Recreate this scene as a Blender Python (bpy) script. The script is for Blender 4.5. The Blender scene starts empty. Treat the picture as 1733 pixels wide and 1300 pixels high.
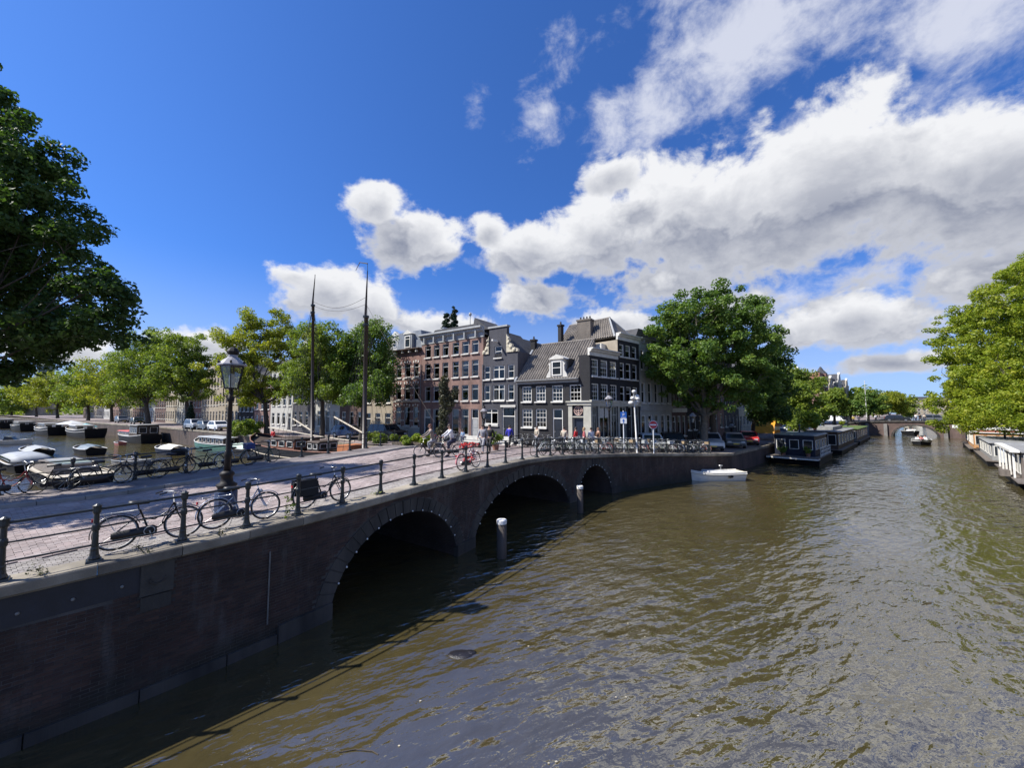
import bpy, bmesh, math, random
import numpy as np
from mathutils import Vector, Matrix
random.seed(7)
rng = np.random.default_rng(7)
S = bpy.context.scene
COL = S.collection
D2R = math.radians

# ------------------------------------------------------------------ camera
F_PX, HOR, CZ = 650.0, 693.0, 5.7
PITCH = math.atan((HOR - 650.0) / F_PX)
cam_d = bpy.data.cameras.new('camera')
cam_d.sensor_width = 36.0
cam_d.lens = 36.0 * F_PX / 1733.0
cam_d.clip_start = 0.1
cam_d.clip_end = 6000
cam = bpy.data.objects.new('camera', cam_d)
cam.location = (0, 0, CZ)
cam.rotation_euler = (math.pi / 2 + PITCH, 0, 0)
COL.objects.link(cam)
S.camera = cam

def at(x, y, z):
    """a point of the photograph carried to the horizontal plane at height z"""
    xc = (x - 866.5) / F_PX
    yc = (650.0 - y) / F_PX
    r = Vector((xc, math.cos(PITCH) - yc * math.sin(PITCH), math.sin(PITCH) + yc * math.cos(PITCH)))
    t = (z - CZ) / r.z
    return Vector((r.x * t, r.y * t, z))

# ------------------------------------------------------------------ view, sun, sky
S.view_settings.view_transform = 'Standard'
S.view_settings.look = 'None'
S.view_settings.exposure = 0.65
S.view_settings.gamma = 1.0
S.view_settings.use_curve_mapping = False
SUN_EL = 46.5
SUN_TRAVEL = 82.0            # azimuth the light travels to (clockwise from +Y)
sun_d = bpy.data.lights.new('sun', 'SUN')
sun_d.energy = 5.0
sun_d.angle = D2R(0.5)
sun_d.color = (1.0, 0.955, 0.88)
sun = bpy.data.objects.new('sun', sun_d)
_t = D2R(SUN_TRAVEL)
_dir = Vector((math.sin(_t) * math.cos(D2R(SUN_EL)), math.cos(_t) * math.cos(D2R(SUN_EL)), -math.sin(D2R(SUN_EL))))
sun.rotation_euler = _dir.to_track_quat('-Z', 'Y').to_euler()
sun.location = (-40, -10, 60)
COL.objects.link(sun)

class NT:
    """small helper to write node trees as expressions"""
    def __init__(self, tree):
        self.t = tree
        self.n = tree.nodes
        self.l = tree.links
    def new(self, typ, **kw):
        nd = self.n.new(typ)
        for k, v in kw.items():
            setattr(nd, k, v)
        return nd
    def put(self, sock, v):
        if hasattr(v, 'is_output'):
            self.l.new(v, sock)
        elif isinstance(v, (tuple, list)) and len(v) == 3 and sock.type == 'RGBA':
            sock.default_value = (v[0], v[1], v[2], 1)
        else:
            sock.default_value = v
    def m(self, op, a, b=0.0, c=0.0, clamp=False):
        nd = self.new('ShaderNodeMath', operation=op, use_clamp=clamp)
        self.put(nd.inputs[0], a)
        self.put(nd.inputs[1], b)
        self.put(nd.inputs[2], c)
        return nd.outputs[0]
    def add(self, a, b): return self.m('ADD', a, b)
    def sub(self, a, b): return self.m('SUBTRACT', a, b)
    def mul(self, a, b): return self.m('MULTIPLY', a, b)
    def mx(self, a, b): return self.m('MAXIMUM', a, b)
    def v(self, op, a, b=None, scale=None):
        nd = self.new('ShaderNodeVectorMath', operation=op)
        self.put(nd.inputs[0], a)
        if b is not None: self.put(nd.inputs[1], b)
        if scale is not None: self.put(nd.inputs['Scale'], scale)
        return nd.outputs[0]
    def noise(self, vec, scale, detail=4, rough=0.5, dist=0.0, lac=2.0):
        nd = self.new('ShaderNodeTexNoise')
        if vec is not None: self.l.new(vec, nd.inputs['Vector'])
        self.put(nd.inputs['Scale'], scale)
        nd.inputs['Detail'].default_value = detail
        nd.inputs['Roughness'].default_value = rough
        nd.inputs['Distortion'].default_value = dist
        nd.inputs['Lacunarity'].default_value = lac
        return nd.outputs['Fac']
    def rng(self, val, a, b, c=0.0, d=1.0, smooth=False):
        nd = self.new('ShaderNodeMapRange')
        nd.interpolation_type = 'SMOOTHSTEP' if smooth else 'LINEAR'
        self.put(nd.inputs[0], val)
        for i, q in enumerate((a, b, c, d)):
            self.put(nd.inputs[i + 1], q)
        return nd.outputs[0]
    def mix(self, fac, a, b, mode='MIX'):
        nd = self.new('ShaderNodeMix', data_type='RGBA', blend_type=mode)
        self.put(nd.inputs[0], fac)
        self.put(nd.inputs[6], a)
        self.put(nd.inputs[7], b)
        return nd.outputs[2]
    def combine(self, x, y, z):
        nd = self.new('ShaderNodeCombineXYZ')
        self.put(nd.inputs[0], x); self.put(nd.inputs[1], y); self.put(nd.inputs[2], z)
        return nd.outputs[0]
    def sep(self, v):
        nd = self.new('ShaderNodeSeparateXYZ')
        self.l.new(v, nd.inputs[0])
        return nd.outputs

world = bpy.data.worlds.new('World')
S.world = world
world.use_nodes = True
W = NT(world.node_tree)
W.n.clear()
w_out = W.new('ShaderNodeOutputWorld')
w_bg = W.new('ShaderNodeBackground')
SKY_STR = 0.062
w_bg.inputs['Strength'].default_value = SKY_STR
sky = W.new('ShaderNodeTexSky', sky_type='NISHITA')
sky.sun_disc = False
sky.sun_elevation = D2R(SUN_EL)
sky.sun_rotation = D2R(SUN_TRAVEL + 180.0)
sky.altitude = 10
sky.air_density = 1.0
sky.dust_density = 0.6
sky.ozone_density = 3.0
geo = W.new('ShaderNodeTexCoord')
dirv = geo.outputs['Generated']
_x, _y, _z = W.sep(dirv)
W.l.new(W.combine(_x, _y, W.add(W.mul(W.m('ABSOLUTE', _z), .92), .075)), sky.inputs['Vector'])
blue = W.mix(1.0, sky.outputs[0], (0.56, 1.04, 1.84), 'MULTIPLY')
blue = W.mix(W.mul(W.rng(_z, .34, .0, 0, 1, True), .55), blue, (6.2, 7.4, 9.4))

# clouds: banks given by direction (azimuth and elevation in degrees), broken up by noise
#   az, el, half width, half height, strength, kind (0 cumulus, 1 thin high cloud)
BANKS = [
    (-14.8, 23.8, 6.6, 5.2, 1.05), (-19.6, 27.0, 4.6, 3.6, 1.0), (-11.0, 22.2, 4.2, 3.0, .9),            # lone cumulus
    (-26.0, 15.6, 6.4, 4.2, 1.0), (-20.2, 13.8, 4.6, 4.6, 1.0), (-30.0, 17.0, 4.0, 1.9, .85),
    (-10.5, 12.2, 9.5, 2.6, .95),
    (3.8, 15.8, 7.2, 3.3, 1.0),
    (4.0, 22.4, 9.5, 4.2, 1.0), (-3.4, 25.4, 3.4, 2.4, .76), (14.0, 24.0, 9.0, 6.0, 1.05), (27.0, 24.6, 12.5, 8.6, 1.08),
    (40.0, 24.0, 14.0, 9.6, 1.1), (54.0, 21.0, 14.0, 9.0, 1.05), (66.0, 19.0, 12.0, 9.0, 1.0), (22.0, 17.0, 9.0, 3.4, .95),
    (41.0, 9.6, 10.0, 3.6, .98), (52.0, 12.2, 8.0, 3.4, .95), (44.5, 4.8, 7.0, 1.6, .88), (31.0, 13.0, 6.5, 2.4, .8),
    (15.0, 31.5, 5.5, 3.2, .85), (15.0, 12.4, 7.0, 2.4, .8),
    (-50.0, 6.0, 6.5, 1.9, .85), (-38.0, 7.6, 6.0, 2.2, .85), (-62.0, 5.0, 6.0, 1.8, .85),
    (80.0, 22.0, 14.0, 10.0, 1.0), (118.0, 22.0, 18.0, 9.0, 1.0), (160.0, 26.0, 16.0, 10.0, 1.0), (205.0, 18.0, 17.0, 8.0, 1.0),
    (246.0, 14.0, 10.0, 5.0, .9),
]
THIN = [(5.0, 39.0, 7.0, 7.5, .95), (-5.5, 40.0, 3.0, 3.0, .8), (33.0, 41.5, 18.0, 8.5, 1.15), (20.0, 38.0, 10.0, 6.0, 1.1), (54.0, 36.0, 17.0, 9.5, 1.15), (36.0, 13.5, 10.0, 4.0, .9),
        (14.0, 29.5, 5.0, 3.0, .7), (-5.0, 22.0, 2.5, 1.6, .6), (62.0, 50.0, 18.0, 10.0, .85), (100.0, 50.0, 30.0, 14.0, .75), (180.0, 52.0, 30.0, 14.0, .75)]

def cloud_group(banks, name, nscale, detail, amp):
    g = bpy.data.node_groups.new(name, 'ShaderNodeTree')
    g.interface.new_socket('Vector', in_out='INPUT', socket_type='NodeSocketVector')
    g.interface.new_socket('Density', in_out='OUTPUT', socket_type='NodeSocketFloat')
    g.interface.new_socket('Height', in_out='OUTPUT', socket_type='NodeSocketFloat')
    T = NT(g)
    gi = T.new('NodeGroupInput'); go = T.new('NodeGroupOutput')
    vec = T.v('NORMALIZE', gi.outputs[0])
    # wobble of the direction so that outlines billow
    x, y, z = T.sep(vec)
    az = T.mul(T.m('ARCTAN2', x, y), 180 / math.pi)
    el = T.mul(T.m('ARCSINE', z), 180 / math.pi)
    cov = None; hgt = None
    for (a0, e0, wa, we, st) in banks:
        da = T.sub(az, a0)
        # wrap to +-180
        da = T.sub(T.m('FLOORED_MODULO', T.add(da, 180.0), 360.0), 180.0)
        da = T.mul(da, 1.0 / wa)
        de = T.mul(T.sub(el, e0), 1.0 / we)
        r = T.m('SQRT', T.add(T.mul(da, da), T.mul(de, de)))
        c = T.mul(T.sub(1.25, r), st)
        w = T.m('POWER', T.m('MAXIMUM', c, 0.02), 3.0)
        if cov is None: cov, hgt, wsum = c, T.mul(w, de), w
        else:
            hgt = T.add(hgt, T.mul(w, de)); wsum = T.add(wsum, w)
            cov = T.m('SMOOTH_MAX', cov, c, 0.35)
    hgt = T.m('DIVIDE', hgt, wsum)
    st = T.v('MULTIPLY', vec, (1.0, 1.0, 1.35))
    n1 = T.noise(st, nscale, detail, .63, .2)
    if amp > 0.9:      # cumulus: rounded billows plus fine fraying
        n2 = T.noise(st, nscale * 1.9, 3, .5)
        bil = T.sub(.16, T.m('ABSOLUTE', T.sub(n2, .5)))
        nz = T.add(T.mul(T.sub(n1, .5), 3.4), T.mul(bil, 1.5))
    else:
        st2 = T.v('MULTIPLY', vec, (.7, .7, 1.2))
        n2 = T.noise(st2, nscale * .4, 2, .5)
        nz = T.add(T.mul(T.sub(n1, .5), 5.4), T.mul(T.sub(n2, .5), 2.0))
    dens = T.add(T.sub(cov, 0.36), T.mul(nz, min(amp, 1.0) * .62))
    T.l.new(dens, go.inputs[0])
    T.l.new(hgt, go.inputs[1])
    return g

gA = cloud_group(BANKS, 'cumulus', 7.0, 10, 1.0)
gA2 = cloud_group(BANKS, 'cumulus_soft', 7.0, 5, 1.0)
gB = cloud_group(THIN, 'thin_cloud', 11.0, 7, 0.8)

def use(g, vec):
    nd = W.new('ShaderNodeGroup'); nd.node_tree = g
    W.l.new(vec, nd.inputs[0])
    return nd.outputs
c1 = use(gA, dirv)
to_sun = Vector((-_dir.x, -_dir.y, -_dir.z))
off = W.v('ADD', dirv, tuple(to_sun * 0.075 + Vector((0, 0, .035))))
c2 = use(gA2, off)
alpha = W.rng(c1[0], -0.04, 0.34, 0, 1, True)
thick = W.rng(c1[0], 0.0, 1.15, 0, 1)
diff = W.sub(c1[0], c2[0])
lit = W.rng(diff, -0.40, 0.34, 0, 1)
base = W.rng(c1[1], -0.85, 0.85, 0, 1, True)
lit = W.add(W.mul(lit, .78), W.mul(base, .60))
lit = W.sub(lit, W.mul(thick, .70))
lit = W.m('MAXIMUM', lit, W.mul(W.sub(1.0, thick), .72), clamp=True)
ccol = W.mix(lit, (1.75, 2.1, 3.2), (9.2, 9.3, 9.6))
ct = use(gB, dirv)
alpha_t = W.mul(W.rng(ct[0], 0.02, 1.05, 0, 1, True), .86)
s1 = W.mix(alpha_t, blue, (7.8, 8.1, 9.2))
s2 = W.mix(alpha, s1, ccol)
W.l.new(s2, w_bg.inputs['Color'])
W.l.new(w_bg.outputs[0], w_out.inputs['Surface'])
try:
    world.cycles.sampling_method = 'MANUAL'
    world.cycles.sample_map_resolution = 512
except Exception:
    pass
S.cycles.max_bounces = 6
S.cycles.transparent_max_bounces = 12
S.cycles.diffuse_bounces = 3
S.cycles.glossy_bounces = 3
S.cycles.caustics_reflective = False
S.cycles.caustics_refractive = False
# ------------------------------------------------------------------ materials
MATS = {}
def mk(name, col, rough=.7, var=.25, scale=3.0, metal=0.0, bump=0.0, bscale=None, spec=.5, col2=None, streak=False, detail=5):
    """plain procedural material: colour broken up by noise, with fine relief"""
    if name in MATS: return MATS[name]
    m = bpy.data.materials.new(name); m.use_nodes = True
    T = NT(m.node_tree)
    b = T.n['Principled BSDF']
    tc = T.new('ShaderNodeTexCoord').outputs['Object']
    if streak:
        tc = T.v('MULTIPLY', tc, (1.0, 1.0, .18))
    n = T.noise(tc, scale, detail, .6)
    f = T.rng(n, .3, .7, 0, 1)
    c2 = col2 if col2 else tuple(c * (1 - var) for c in col)
    c1 = tuple(min(1, c * (1 + var * .4)) for c in col)
    T.l.new(T.mix(f, c2, c1), b.inputs['Base Color'])
    b.inputs['Roughness'].default_value = rough
    b.inputs['Metallic'].default_value = metal
    b.inputs['Specular IOR Level'].default_value = spec
    if bump:
        bp = T.new('ShaderNodeBump')
        bp.inputs['Strength'].default_value = bump
        bp.inputs['Distance'].default_value = .02
        T.l.new(T.noise(tc, bscale or scale * 6, 4, .6), bp.inputs['Height'])
        T.l.new(bp.outputs[0], b.inputs['Normal'])
    MATS[name] = m
    return m

def mk_brick(name, c1, c2, mortar, bw=.22, bh=.066, rough=.85, dirt=.3, flat=False):
    """brickwork too far away to tell the bricks apart"""
    m = bpy.data.materials.new(name); m.use_nodes = True
    T = NT(m.node_tree); b = T.n['Principled BSDF']
    tc = T.new('ShaderNodeTexCoord').outputs['Object']
    x, y, z = T.sep(tc)
    if flat:
        ro = T.new('ShaderNodeVectorRotate', rotation_type='Z_AXIS'); T.l.new(tc, ro.inputs['Vector']); ro.inputs['Angle'].default_value = -D2R(55.5); uv = ro.outputs[0]
    else: uv = T.combine(T.add(x, y), z, 0.0)
    bt = T.new('ShaderNodeTexBrick')
    T.l.new(uv, bt.inputs['Vector'])
    bt.inputs['Scale'].default_value = 1.0
    bt.inputs['Brick Width'].default_value = bw
    bt.inputs['Row Height'].default_value = bh
    bt.inputs['Mortar Size'].default_value = .007
    bt.inputs['Bias'].default_value = 0
    T.put(bt.inputs['Color1'], c1); T.put(bt.inputs['Color2'], c2); T.put(bt.inputs['Mortar'], mortar)
    n = T.noise(T.v('MULTIPLY', tc, (1, 1, .4)), .9, 5, .6)
    f = T.rng(n, .35, .7, 1 - dirt, 1.1)
    cc = T.mix(1.0, bt.outputs['Color'], T.combine(f, f, f), 'MULTIPLY')
    T.l.new(cc, b.inputs['Base Color'])
    b.inputs['Roughness'].default_value = rough
    bp = T.new('ShaderNodeBump'); bp.inputs['Strength'].default_value = .4; bp.inputs['Distance'].default_value = .01
    T.l.new(T.m('SUBTRACT', 1.0, bt.outputs['Fac']), bp.inputs['Height'])
    T.l.new(bp.outputs[0], b.inputs['Normal'])
    MATS[name] = m
    return m

def mk_piece(name, cols, rough=.85, grime=.35, bump=.3, streaks=False):
    """bricks or stones that are geometry: each island its own tone, grime across"""
    m = bpy.data.materials.new(name); m.use_nodes = True
    T = NT(m.node_tree); b = T.n['Principled BSDF']
    tc = T.new('ShaderNodeNewGeometry')
    oi = T.new('ShaderNodeObjectInfo')
    r = T.m('FRACT', T.add(tc.outputs['Random Per Island'], oi.outputs['Random']))
    cr = T.new('ShaderNodeValToRGB')
    cr.color_ramp.interpolation = 'LINEAR'
    el = cr.color_ramp.elements
    el[0].position = 0; el[0].color = (*cols[0], 1)
    el[1].position = 1; el[1].color = (*cols[-1], 1)
    for i, c in enumerate(cols[1:-1]):
        e = el.new((i + 1) / (len(cols) - 1)); e.color = (*c, 1)
    T.l.new(r, cr.inputs[0])
    n = T.noise(tc.outputs['Position'], .9, 6, .65)
    n2 = T.noise(tc.outputs['Position'], .22, 3, .5)
    f = T.mul(T.rng(n, .35, .68, 1 - grime, 1.08), T.rng(n2, .3, .7, 1 - grime * .6, 1.06))
    cc = T.mix(1.0, cr.outputs[0], T.combine(f, f, f), 'MULTIPLY')
    if streaks:      # lime runs and a green tide line
        pz = T.sep(tc.outputs['Position'])[2]
        st = T.noise(T.v('MULTIPLY', tc.outputs['Position'], (1.0, 1.0, .22)), 2.6, 6, .7)
        cc = T.mix(T.mul(T.rng(st, .52, .72, 0, 1), .6), cc, (.12, .115, .11))
        cc = T.mix(T.mul(T.rng(T.add(pz, T.mul(T.sub(n, .5), .8)), .75, .1, 0, 1), .85), cc, (.012, .018, .012))
    T.l.new(cc, b.inputs['Base Color'])
    b.inputs['Roughness'].default_value = rough
    bp = T.new('ShaderNodeBump'); bp.inputs['Strength'].default_value = bump; bp.inputs['Distance'].default_value = .012
    T.l.new(T.noise(tc.outputs['Position'], 45, 4, .6), bp.inputs['Height'])
    T.l.new(bp.outputs[0], b.inputs['Normal'])
    MATS[name] = m
    return m

def mk_leaf(name, c_dark, c_mid, c_light, trans=.35):
    m = bpy.data.materials.new(name); m.use_nodes = True
    T = NT(m.node_tree); T.n.clear()
    out = T.new('ShaderNodeOutputMaterial')
    g = T.new('ShaderNodeNewGeometry')
    n = T.noise(g.outputs['Position'], .45, 3, .5)
    r = T.add(T.mul(g.outputs['Random Per Island'], .6), T.mul(T.rng(n, .3, .7), .4))
    cr = T.new('ShaderNodeValToRGB')
    el = cr.color_ramp.elements
    el[0].position = .1; el[0].color = (*c_dark, 1)
    el[1].position = .92; el[1].color = (*c_light, 1)
    e = el.new(.5); e.color = (*c_mid, 1)
    T.l.new(r, cr.inputs[0])
    df = T.new('ShaderNodeBsdfPrincipled')
    T.l.new(cr.outputs[0], df.inputs['Base Color'])
    df.inputs['Roughness'].default_value = .5
    df.inputs['Specular IOR Level'].default_value = .35
    tr = T.new('ShaderNodeBsdfTranslucent')
    T.l.new(T.mix(1.0, cr.outputs[0], (1.0, 1.05, .45), 'MULTIPLY'), tr.inputs['Color'])
    mx = T.new('ShaderNodeMixShader'); mx.inputs[0].default_value = trans
    T.l.new(df.outputs[0], mx.inputs[1]); T.l.new(tr.outputs[0], mx.inputs[2])
    T.l.new(mx.outputs[0], out.inputs['Surface'])
    MATS[name] = m
    return m

def mk_glass(name, tint, gloss=.25, dark=.35):
    """window pane: clear glass with a mirror-like skin"""
    m = bpy.data.materials.new(name); m.use_nodes = True
    T = NT(m.node_tree); T.n.clear()
    out = T.new('ShaderNodeOutputMaterial')
    fr = T.new('ShaderNodeFresnel'); fr.inputs['IOR'].default_value = 1.5
    gl = T.new('ShaderNodeBsdfGlossy'); gl.inputs['Roughness'].default_value = .03
    T.put(gl.inputs['Color'], (.95, .97, 1.0))
    tp = T.new('ShaderNodeBsdfTransparent'); T.put(tp.inputs['Color'], tint)
    tc = T.new('ShaderNodeTexCoord').outputs['Object']
    bp = T.new('ShaderNodeBump'); bp.inputs['Strength'].default_value = .12; bp.inputs['Distance'].default_value = .02
    T.l.new(T.noise(tc, 2.5, 2, .5), bp.inputs['Height']); T.l.new(bp.outputs[0], gl.inputs['Normal'])
    f = T.m('ADD', T.mul(fr.outputs[0], .8), gloss, clamp=True)
    mx = T.new('ShaderNodeMixShader')
    T.l.new(f, mx.inputs[0]); T.l.new(tp.outputs[0], mx.inputs[1]); T.l.new(gl.outputs[0], mx.inputs[2])
    T.l.new(mx.outputs[0], out.inputs['Surface'])
    MATS[name] = m
    return m

# ------------------------------------------------------------------ mesh collector
class MB:
    def __init__(s): s.v = []; s.f = []
    def quad(s, a, b, c, d):
        n = len(s.v); s.v += [a, b, c, d]; s.f.append((n, n + 1, n + 2, n + 3)); return s
    def poly(s, pts):
        n = len(s.v); s.v += list(pts); s.f.append(tuple(range(n, n + len(pts)))); return s
    def hexa(s, p):
        """eight corners: bottom ring 0-3 (ccw from above), top ring 4-7"""
        n = len(s.v); s.v += [tuple(q) for q in p]
        for q in ((0, 3, 2, 1), (4, 5, 6, 7), (0, 1, 5, 4), (1, 2, 6, 5), (2, 3, 7, 6), (3, 0, 4, 7)):
            s.f.append(tuple(n + i for i in q))
        return s
    def box(s, x0, x1, y0, y1, z0, z1):
        return s.hexa([(x0, y0, z0), (x1, y0, z0), (x1, y1, z0), (x0, y1, z0), (x0, y0, z1), (x1, y0, z1), (x1, y1, z1), (x0, y1, z1)])
    def tube(s, pts, r, n=6, closed=False, cap=True):
        pts = [Vector(p) for p in pts]
        k = len(pts)
        rs = r if isinstance(r, (list, tuple)) else [r] * k
        base = len(s.v)
        ref = Vector((0, 0, 1))
        for i, p in enumerate(pts):
            if closed: t = pts[(i + 1) % k] - pts[i - 1]
            else: t = pts[min(i + 1, k - 1)] - pts[max(i - 1, 0)]
            if t.length < 1e-9: t = Vector((0, 0, 1))
            t.normalize()
            up = ref if abs(t.dot(ref)) < .95 else Vector((1, 0, 0))
            a = t.cross(up).normalized(); b = a.cross(t)
            for j in range(n):
                th = 2 * math.pi * j / n
                s.v.append(tuple(p + (a * math.cos(th) + b * math.sin(th)) * rs[i]))
        for i in range(k if closed else k - 1):
            for j in range(n):
                i2 = (i + 1) % k; j2 = (j + 1) % n
                s.f.append((base + i * n + j, base + i * n + j2, base + i2 * n + j2, base + i2 * n + j))
        if cap and not closed:
            s.f.append(tuple(base + j for j in range(n)))
            s.f.append(tuple(base + (k - 1) * n + j for j in reversed(range(n))))
        return s
    def lathe(s, prof, cx=0, cy=0, cz=0, n=10, sx=1, sy=1):
        base = len(s.v)
        for (r, z) in prof:
            for j in range(n):
                th = 2 * math.pi * j / n
                s.v.append((cx + r * sx * math.cos(th), cy + r * sy * math.sin(th), cz + z))
        k = len(prof)
        for i in range(k - 1):
            for j in range(n):
                j2 = (j + 1) % n
                s.f.append((base + i * n + j, base + i * n + j2, base + (i + 1) * n + j2, base + (i + 1) * n + j))
        s.f.append(tuple(base + j for j in reversed(range(n))))
        s.f.append(tuple(base + (k - 1) * n + j for j in range(n)))
        return s
    def ell(s, c, r, n=10, k=6):
        prof = [(math.sin(math.pi * (i + .001) / k) if 0 < i < k else .02, -math.cos(math.pi * i / k)) for i in range(k + 1)]
        base = len(s.v)
        for (q, z) in prof:
            for j in range(n):
                th = 2 * math.pi * j / n
                s.v.append((c[0] + r[0] * q * math.cos(th), c[1] + r[1] * q * math.sin(th), c[2] + r[2] * z))
        for i in range(k):
            for j in range(n):
                j2 = (j + 1) % n
                s.f.append((base + i * n + j, base + i * n + j2, base + (i + 1) * n + j2, base + (i + 1) * n + j))
        return s
    def torus(s, c, R, r, n=28, m=6, plane='xz'):
        pts = []
        for i in range(n):
            th = 2 * math.pi * i / n
            if plane == 'xz': pts.append((c[0] + R * math.cos(th), c[1], c[2] + R * math.sin(th)))
            else: pts.append((c[0] + R * math.cos(th), c[1] + R * math.sin(th), c[2]))
        return s.tube(pts, r, m, closed=True)
    def prism(s, poly, y0, y1):
        """outline in x,z pushed from y0 to y1"""
        n = len(s.v); k = len(poly)
        s.v += [(x, y0, z) for x, z in poly] + [(x, y1, z) for x, z in poly]
        s.f.append(tuple(n + i for i in range(k)))
        s.f.append(tuple(n + k + i for i in reversed(range(k))))
        for i in range(k):
            j = (i + 1) % k
            s.f.append((n + j, n + i, n + k + i, n + k + j))
        return s
    def slab(s, poly, z0, z1):
        """outline in x,y pushed from z0 to z1"""
        n = len(s.v); k = len(poly)
        s.v += [(x, y, z0) for x, y in poly] + [(x, y, z1) for x, y in poly]
        s.f.append(tuple(n + i for i in reversed(range(k))))
        s.f.append(tuple(n + k + i for i in range(k)))
        for i in range(k):
            j = (i + 1) % k
            s.f.append((n + i, n + j, n + k + j, n + k + i))
        return s
    def loft(s, rings, closed=True, caps=True):
        base = len(s.v); n = len(rings[0])
        for r in rings: s.v += [tuple(p) for p in r]
        for i in range(len(rings) - 1):
            for j in range(n if closed else n - 1):
                j2 = (j + 1) % n
                s.f.append((base + i * n + j, base + i * n + j2, base + (i + 1) * n + j2, base + (i + 1) * n + j))
        if caps:
            s.f.append(tuple(base + j for j in reversed(range(n))))
            s.f.append(tuple(base + (len(rings) - 1) * n + j for j in range(n)))
        return s
    def mesh(s, name, m=None, smooth=False):
        me = bpy.data.meshes.new(name)
        me.from_pydata([tuple(q) for q in s.v], [], s.f)
        if m: me.materials.append(m)
        if smooth: me.polygons.foreach_set('use_smooth', [True] * len(me.polygons))
        me.update()
        return me
    def build(s, name, m, parent=None, smooth=False, kind=None, label=None, fix=False):
        me = s.mesh(name, m, smooth)
        if fix:
            bm = bmesh.new(); bm.from_mesh(me)
            bmesh.ops.recalc_face_normals(bm, faces=bm.faces); bm.to_mesh(me); bm.free()
        return link(name, me, parent, kind, label)

def link(name, data, parent=None, kind=None, label=None, loc=None, rz=None):
    o = bpy.data.objects.new(name, data)
    COL.objects.link(o)
    if parent: o.parent = parent
    if kind: o['kind'] = kind
    if label: o['label'] = label
    if loc is not None: o.location = loc
    if rz is not None: o.rotation_euler = (0, 0, rz)
    return o
def tag(o, label, cat, group=None):
    o['label'] = label; o['category'] = cat
    if group: o['group'] = group
    return o
def thing(name, label, cat, loc=(0, 0, 0), rz=0.0, group=None):
    o = link(name, None, loc=loc, rz=rz)
    o.empty_display_size = .3
    return tag(o, label, cat, group)
KIDS = {}
def copy_tree(o, parent=None):
    c = o.copy(); COL.objects.link(c)
    if parent: c.parent = parent
    for ch in list(o.children): copy_tree(ch, c)
    return c
def recolor(root, old, new):
    """give copies their own paint: same meshes, other material"""
    for ch in [root] + list(root.children_recursive):
        if ch.type == 'MESH' and ch.data.materials and ch.data.materials[0] == old:
            ch.material_slots[0].link = 'OBJECT'
            ch.material_slots[0].material = new

def spline(pts, n):
    """Catmull-Rom through the points, n samples evenly spaced by length"""
    P = [np.array(p, float) for p in pts]
    P = [2 * P[0] - P[1]] + P + [2 * P[-1] - P[-2]]
    out = []
    for i in range(1, len(P) - 2):
        for t in np.linspace(0, 1, 24, endpoint=False):
            p0, p1, p2, p3 = P[i - 1:i + 3]
            out.append(.5 * ((2 * p1) + (-p0 + p2) * t + (2 * p0 - 5 * p1 + 4 * p2 - p3) * t * t + (-p0 + 3 * p1 - 3 * p2 + p3) * t ** 3))
    out.append(P[-2]); out = np.array(out)
    s = np.r_[0, np.cumsum(np.linalg.norm(np.diff(out, axis=0), axis=1))]
    q = np.linspace(0, s[-1], n)
    return np.stack([np.interp(q, s, out[:, k]) for k in range(out.shape[1])], 1), s[-1]
# ------------------------------------------------------------------ plan of the place
# m runs across the left canal (along the bridge), l runs along it; u is the line of the right canal
AZ = D2R(34.5)
EM = np.array([math.sin(AZ), math.cos(AZ)]); EL_ = np.array([math.cos(AZ), -math.sin(AZ)])
def ML(m, l, z=0.0):
    p = EM * m + EL_ * l
    return (float(p[0]), float(p[1]), z)
def toML(x, y): return float(x * EM[0] + y * EM[1]), float(x * EL_[0] + y * EL_[1])
AU = D2R(47.1)
EU = np.array([math.sin(AU), math.cos(AU)]); EN = np.array([math.cos(AU), -math.sin(AU)])
QK = np.array([19.5, 34.6])           # corner where the quay of the right canal starts
def UN(t, n, z=0.0):
    p = QK + EU * t + EN * n
    return (float(p[0]), float(p[1]), z)
ZST = 2.5; ZRQ = 1.75
_zm = [-30, .65, 5.4, 9.2, 12.3, 17, 19.7, 22.3, 24.65, 27.4, 30.4, 33.6, 36.8, 39.5, 46]
_zz = [2.75, 2.78, 2.92, 3.05, 3.1, 3.08, 2.99, 2.85, 2.70, 2.58, 2.39, 2.17, 1.97, 1.80, ZRQ]
def zg(x, y):
    m, l = toML(x, y)
    zd = float(np.interp(m, _zm, _zz))
    if m > 18:
        w = min(max((l + 34) / 12, 0), 1)
    else: w = 1
    w = w * w * (3 - 2 * w)
    return ZST + (zd - ZST) * w

R_PTS = [(-16.0, -1.6), (-11.6, 3.7), (-8.65, 6.7), (-7.0, 8.5), (-5.55, 10.35), (-4.15, 12.45), (-2.64, 14.85), (-1.1, 17.5), (0.54, 20.2), (2.15, 22.5),
         (3.8, 24.4), (5.7, 26.0), (8.2, 27.6), (11.0, 29.3), (14.0, 31.15), (17.0, 33.0), (19.5, 34.6)]
L_PTS = [(-24.0, 8.3), (-19.5, 11.2), (-16.8, 12.7), (-15.2, 14.0), (-14.1, 15.9), (-13.2, 17.4), (-11.9, 19.4), (-10.9, 20.9), (-10.2, 22.5), (-9.6, 24.2), (-9.1, 26.4), (-8.4, 28.6), (-7.8, 30.5)]
NR = 640
RC, RLEN = spline(R_PTS, NR)
RS = np.linspace(0, RLEN, NR)
RT = np.gradient(RC, RS, axis=0); RT /= np.linalg.norm(RT, axis=1)[:, None]
RNn = np.stack([RT[:, 1], -RT[:, 0]], 1)         # outward (towards the water on the camera's side)
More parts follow.
